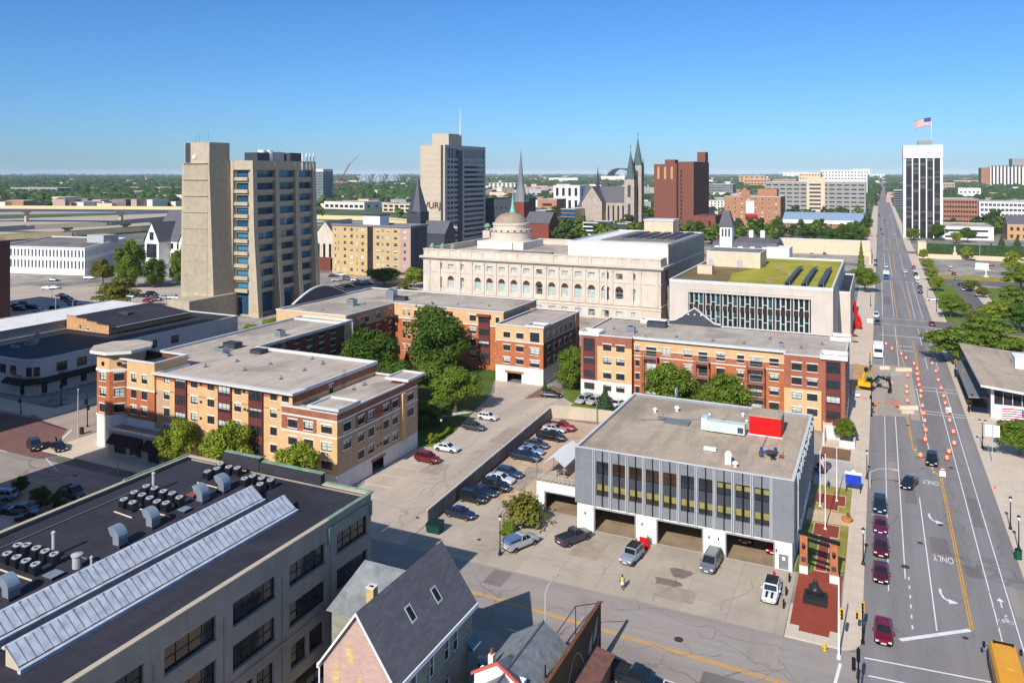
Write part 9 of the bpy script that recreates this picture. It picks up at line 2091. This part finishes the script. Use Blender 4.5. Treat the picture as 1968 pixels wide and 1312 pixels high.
car('sedan',1572,905,10,(30,50,80),'dark blue car parked behind the station beside the garden',xy=(-8.6,141.5),z=.14)
# ---- pavilion with a striped flag on the right
b=Bld('pavilion','glass fronted pavilion with a wide sloping tan roof and a lower blue grey side canopy','building',20,186)
Y0,Y1,X0,X1=186.0,224.0,20.6,52
b.face((X0,Y0),(X1,Y0),0,6.2,[(X0+.6+i*1.62,X0+.6+i*1.62+1.5,3.0,5.9-i*.06,'office')for i in range(18)],'station_white',depth=.3);b.face((X0,Y1),(X0,Y0),0,6.2,(),'slate_panel');b.face((X1,Y1),(X0,Y1),0,6,(),'slate_panel');b.done()
m=MB();ov=1.6
P_=[(18.6,Y0-2.2,7.2),(30,Y0-3.2,6.3),(54,Y0-2.5,7.4),(54,Y1+2,7.4),(30,Y1+2,6.3),(18.2,Y1+3,7.2)]
for i0,i1,i2,i3 in((0,1,4,5),(1,2,3,4)):
 q=[P_[i]for i in(i0,i1,i2,i3)];m.face(q);m.face([(x,y,z-.45)for x,y,z in q][::-1])
for i in range(6):p,q=P_[i],P_[(i+1)%6];m.face([(p[0],p[1],p[2]-.45),(q[0],q[1],q[2]-.45),q,p],1)
b.part('roof',m,['roof_tan','white_trim']);m=MB();m.loft([[(16.9,y,3.0),(20.5,y,3.2),(20.5,y,3.5),(16.9,y,3.3)]for y in(Y0+3,Y1)]);b.part('side_canopy',m,'slate_panel')
m=MB();m.box(17.4,20.5,Y0+3,Y1-2,0,.35);b.part('sunken_strip',m,plain('strip_dark',lin(34,50,70),rough=.2))  # smooth dark blue slab along the side of the pavilion
for x in[X0+.5+i*1.62 for i in range(18)]:m=MB();m.box(x-.06,x+.06,Y0-.1,Y0,.2,6.1);b.part('mullion',m,'fin_grey')
x,y=at(1950,682);b.box('plant_house',27.5,32,206,212,6.4,8.8,'white_paint')
xh,yh=22.5,181.5;x=onY(1968,yh+4);t=thing('hanging_flag','large stars and stripes hung in front of the pavilion','flag',(26,182,0));m=MB();zf=zat(24.5,181,786);flag_mesh(m,(27.9,181,zf),-1,0,6.0,3.0,.3,.05);m.build('cloth',flag_m,t);m=MB();m.tube([(28.0,181,0),(28.0,181,zf+.4)],.09);m.build('pole',M['white_paint'],t)
x,y=at(1907,890);t=thing('banner_post','slim post with two white banners on the right sidewalk','banner',(x,y,.13));m=MB();m.tube([(x,y,.13),(x,y,7.2)],.07);m.build('pole',M['fin_grey'],t);m=MB();m.box(x-1.1,x-.1,y-.02,y+.02,4.6,6.6);m.box(x+.1,x+1.1,y-.02,y+.02,4.6,6.6);m.build('banner',M['white_paint'],t)
x,y=at(1887,518);t=thing('monument','white stone slab monument on the far park lawn','monument',(x,y,0));m=MB();m.box(x-3,x+3,y-.6,y+.6,.2,3.4);m.build('slab',M['white_base'],t);m=MB();m.box(x-3.6,x+3.6,y-1.2,y+1.2,0,.2);m.build('base',M['concrete_white'],t)
x,y=at(1895,532);t=thing('fountain','small white figure fountain in front of the slab monument','fountain',(x,y,0));m=MB();m.lathe((x,y),[(1.2,0),(1.2,.5),(.4,.7),(.3,2.2),(.6,2.8),(.2,4.0),(.02,4.4)],10);m.build('figure',M['white_base'],t,smooth=True)
x,y=at(1835,498);t=thing('statue','pale statue on a pier at the foot of the ivy bank','statue',(x,y,0));m=MB();m.box(x-1,x+1,y-1,y+1,0,4);m.build('pedestal',M['tan_wall'],t);m=MB();m.lathe((x,y),[(.5,4),(.6,5),(.7,6.2),(.3,6.8),(.35,7.4),(.05,7.8)],8);m.build('figure',M['limestone'],t,smooth=True)
bike=thing('motor_scooter','black and white scooter on the right sidewalk','scooter',(*at(1862,792),.13));x,y=at(1862,792);m=MB();m.box(x-.2,x+.2,y-.7,y+.5,.45,.9);m.box(x-.15,x+.15,y+.4,y+.6,.5,1.35);m.build('body',M['black_paint'],bike);m=MB()
for d in(-.6,.65):m.cyl((0,0),.28,-.06,.06,10);m.v[-20:]=[(x+c,y+d+a,.41+b_)for a,b_,c in m.v[-20:]]
m.build('wheel',tyre,bike);m=MB();m.box(x-.4,x+.4,y+.42,y+.5,1.3,1.36);m.build('handlebar',M['white_paint'],bike)
for z,pts in((14.2,[(340,700),(395,705),(470,712),(540,728),(585,712),(620,700),(520,700),(360,688),(455,695),(600,690)]),(12.15,[(680,748),(640,770),(700,740)]),(14.55,[(620,596),(700,585),(830,582),(880,585),(940,588),(800,590)]),(14.0,[(1180,632),(1240,648),(1300,648),(1370,655),(1430,660),(1480,652),(1540,668),(1580,662)])):
 for i,(px,py)in enumerate(pts):
  x,y=at(px,py,z);t=thing('vent_pipe','short grey vent pipe standing on a gravel apartment roof','vent',(x,y,z),0,'vent pipes on the gravel apartment roofs')
  m=MB();m.cyl((x,y),.12+.05*(i%3),z,z+.5+.15*(i%2),8);m.build('pipe',M['steel_grey'],t);m=MB();m.cyl((x,y),.4,z,z+.06,8);m.build('flashing',M['slate_dark'],t)
for(xa,ya),(xb,yb),z,lab in(((-73,20),(-73,62),15.6,'long thin conduit along the western edge of the black roof'),((-66,47),(-62,47),15.6,'short conduit beside the middle condensers'),((-57.5,30),(-57.5,64),15.6,'thin conduit between the two long skylights'),((-34,120),(-22,126),11.2,'thin pipe across the back of the station roof'),((-15,112),(-15,121),11.2,'thin pipe running to the rooftop patio table'),((-70,14.2+180),(-70.01,14.2+180.5),0,'')):
 if lab:m=MB();m.tube([(xa,ya,z+.06),(xb,yb,z+.06)],.06,5);tag(m.build('conduit',M['steel_grey']),lab,'pipe')
HAZE=0.000035
# ---------------------------------------------------------------- haze
hz=MB();hz.box(-31000,31000,-31000,31000,-1.5,130)
hm=bpy.data.materials.new('haze_air');hm.use_nodes=True;hn=hm.node_tree;hn.nodes.remove(hn.nodes['Principled BSDF'])
pv=hn.nodes.new('ShaderNodeVolumePrincipled');pv.inputs['Color'].default_value=(.78,.9,1,1);pv.inputs['Density'].default_value=HAZE;pv.inputs['Anisotropy'].default_value=-.25
hn.links.new(pv.outputs[0],hn.nodes['Material Output'].inputs['Volume'])
tag(hz.build('haze',hm),'thin blue summer haze over the city','haze',kind='stuff')
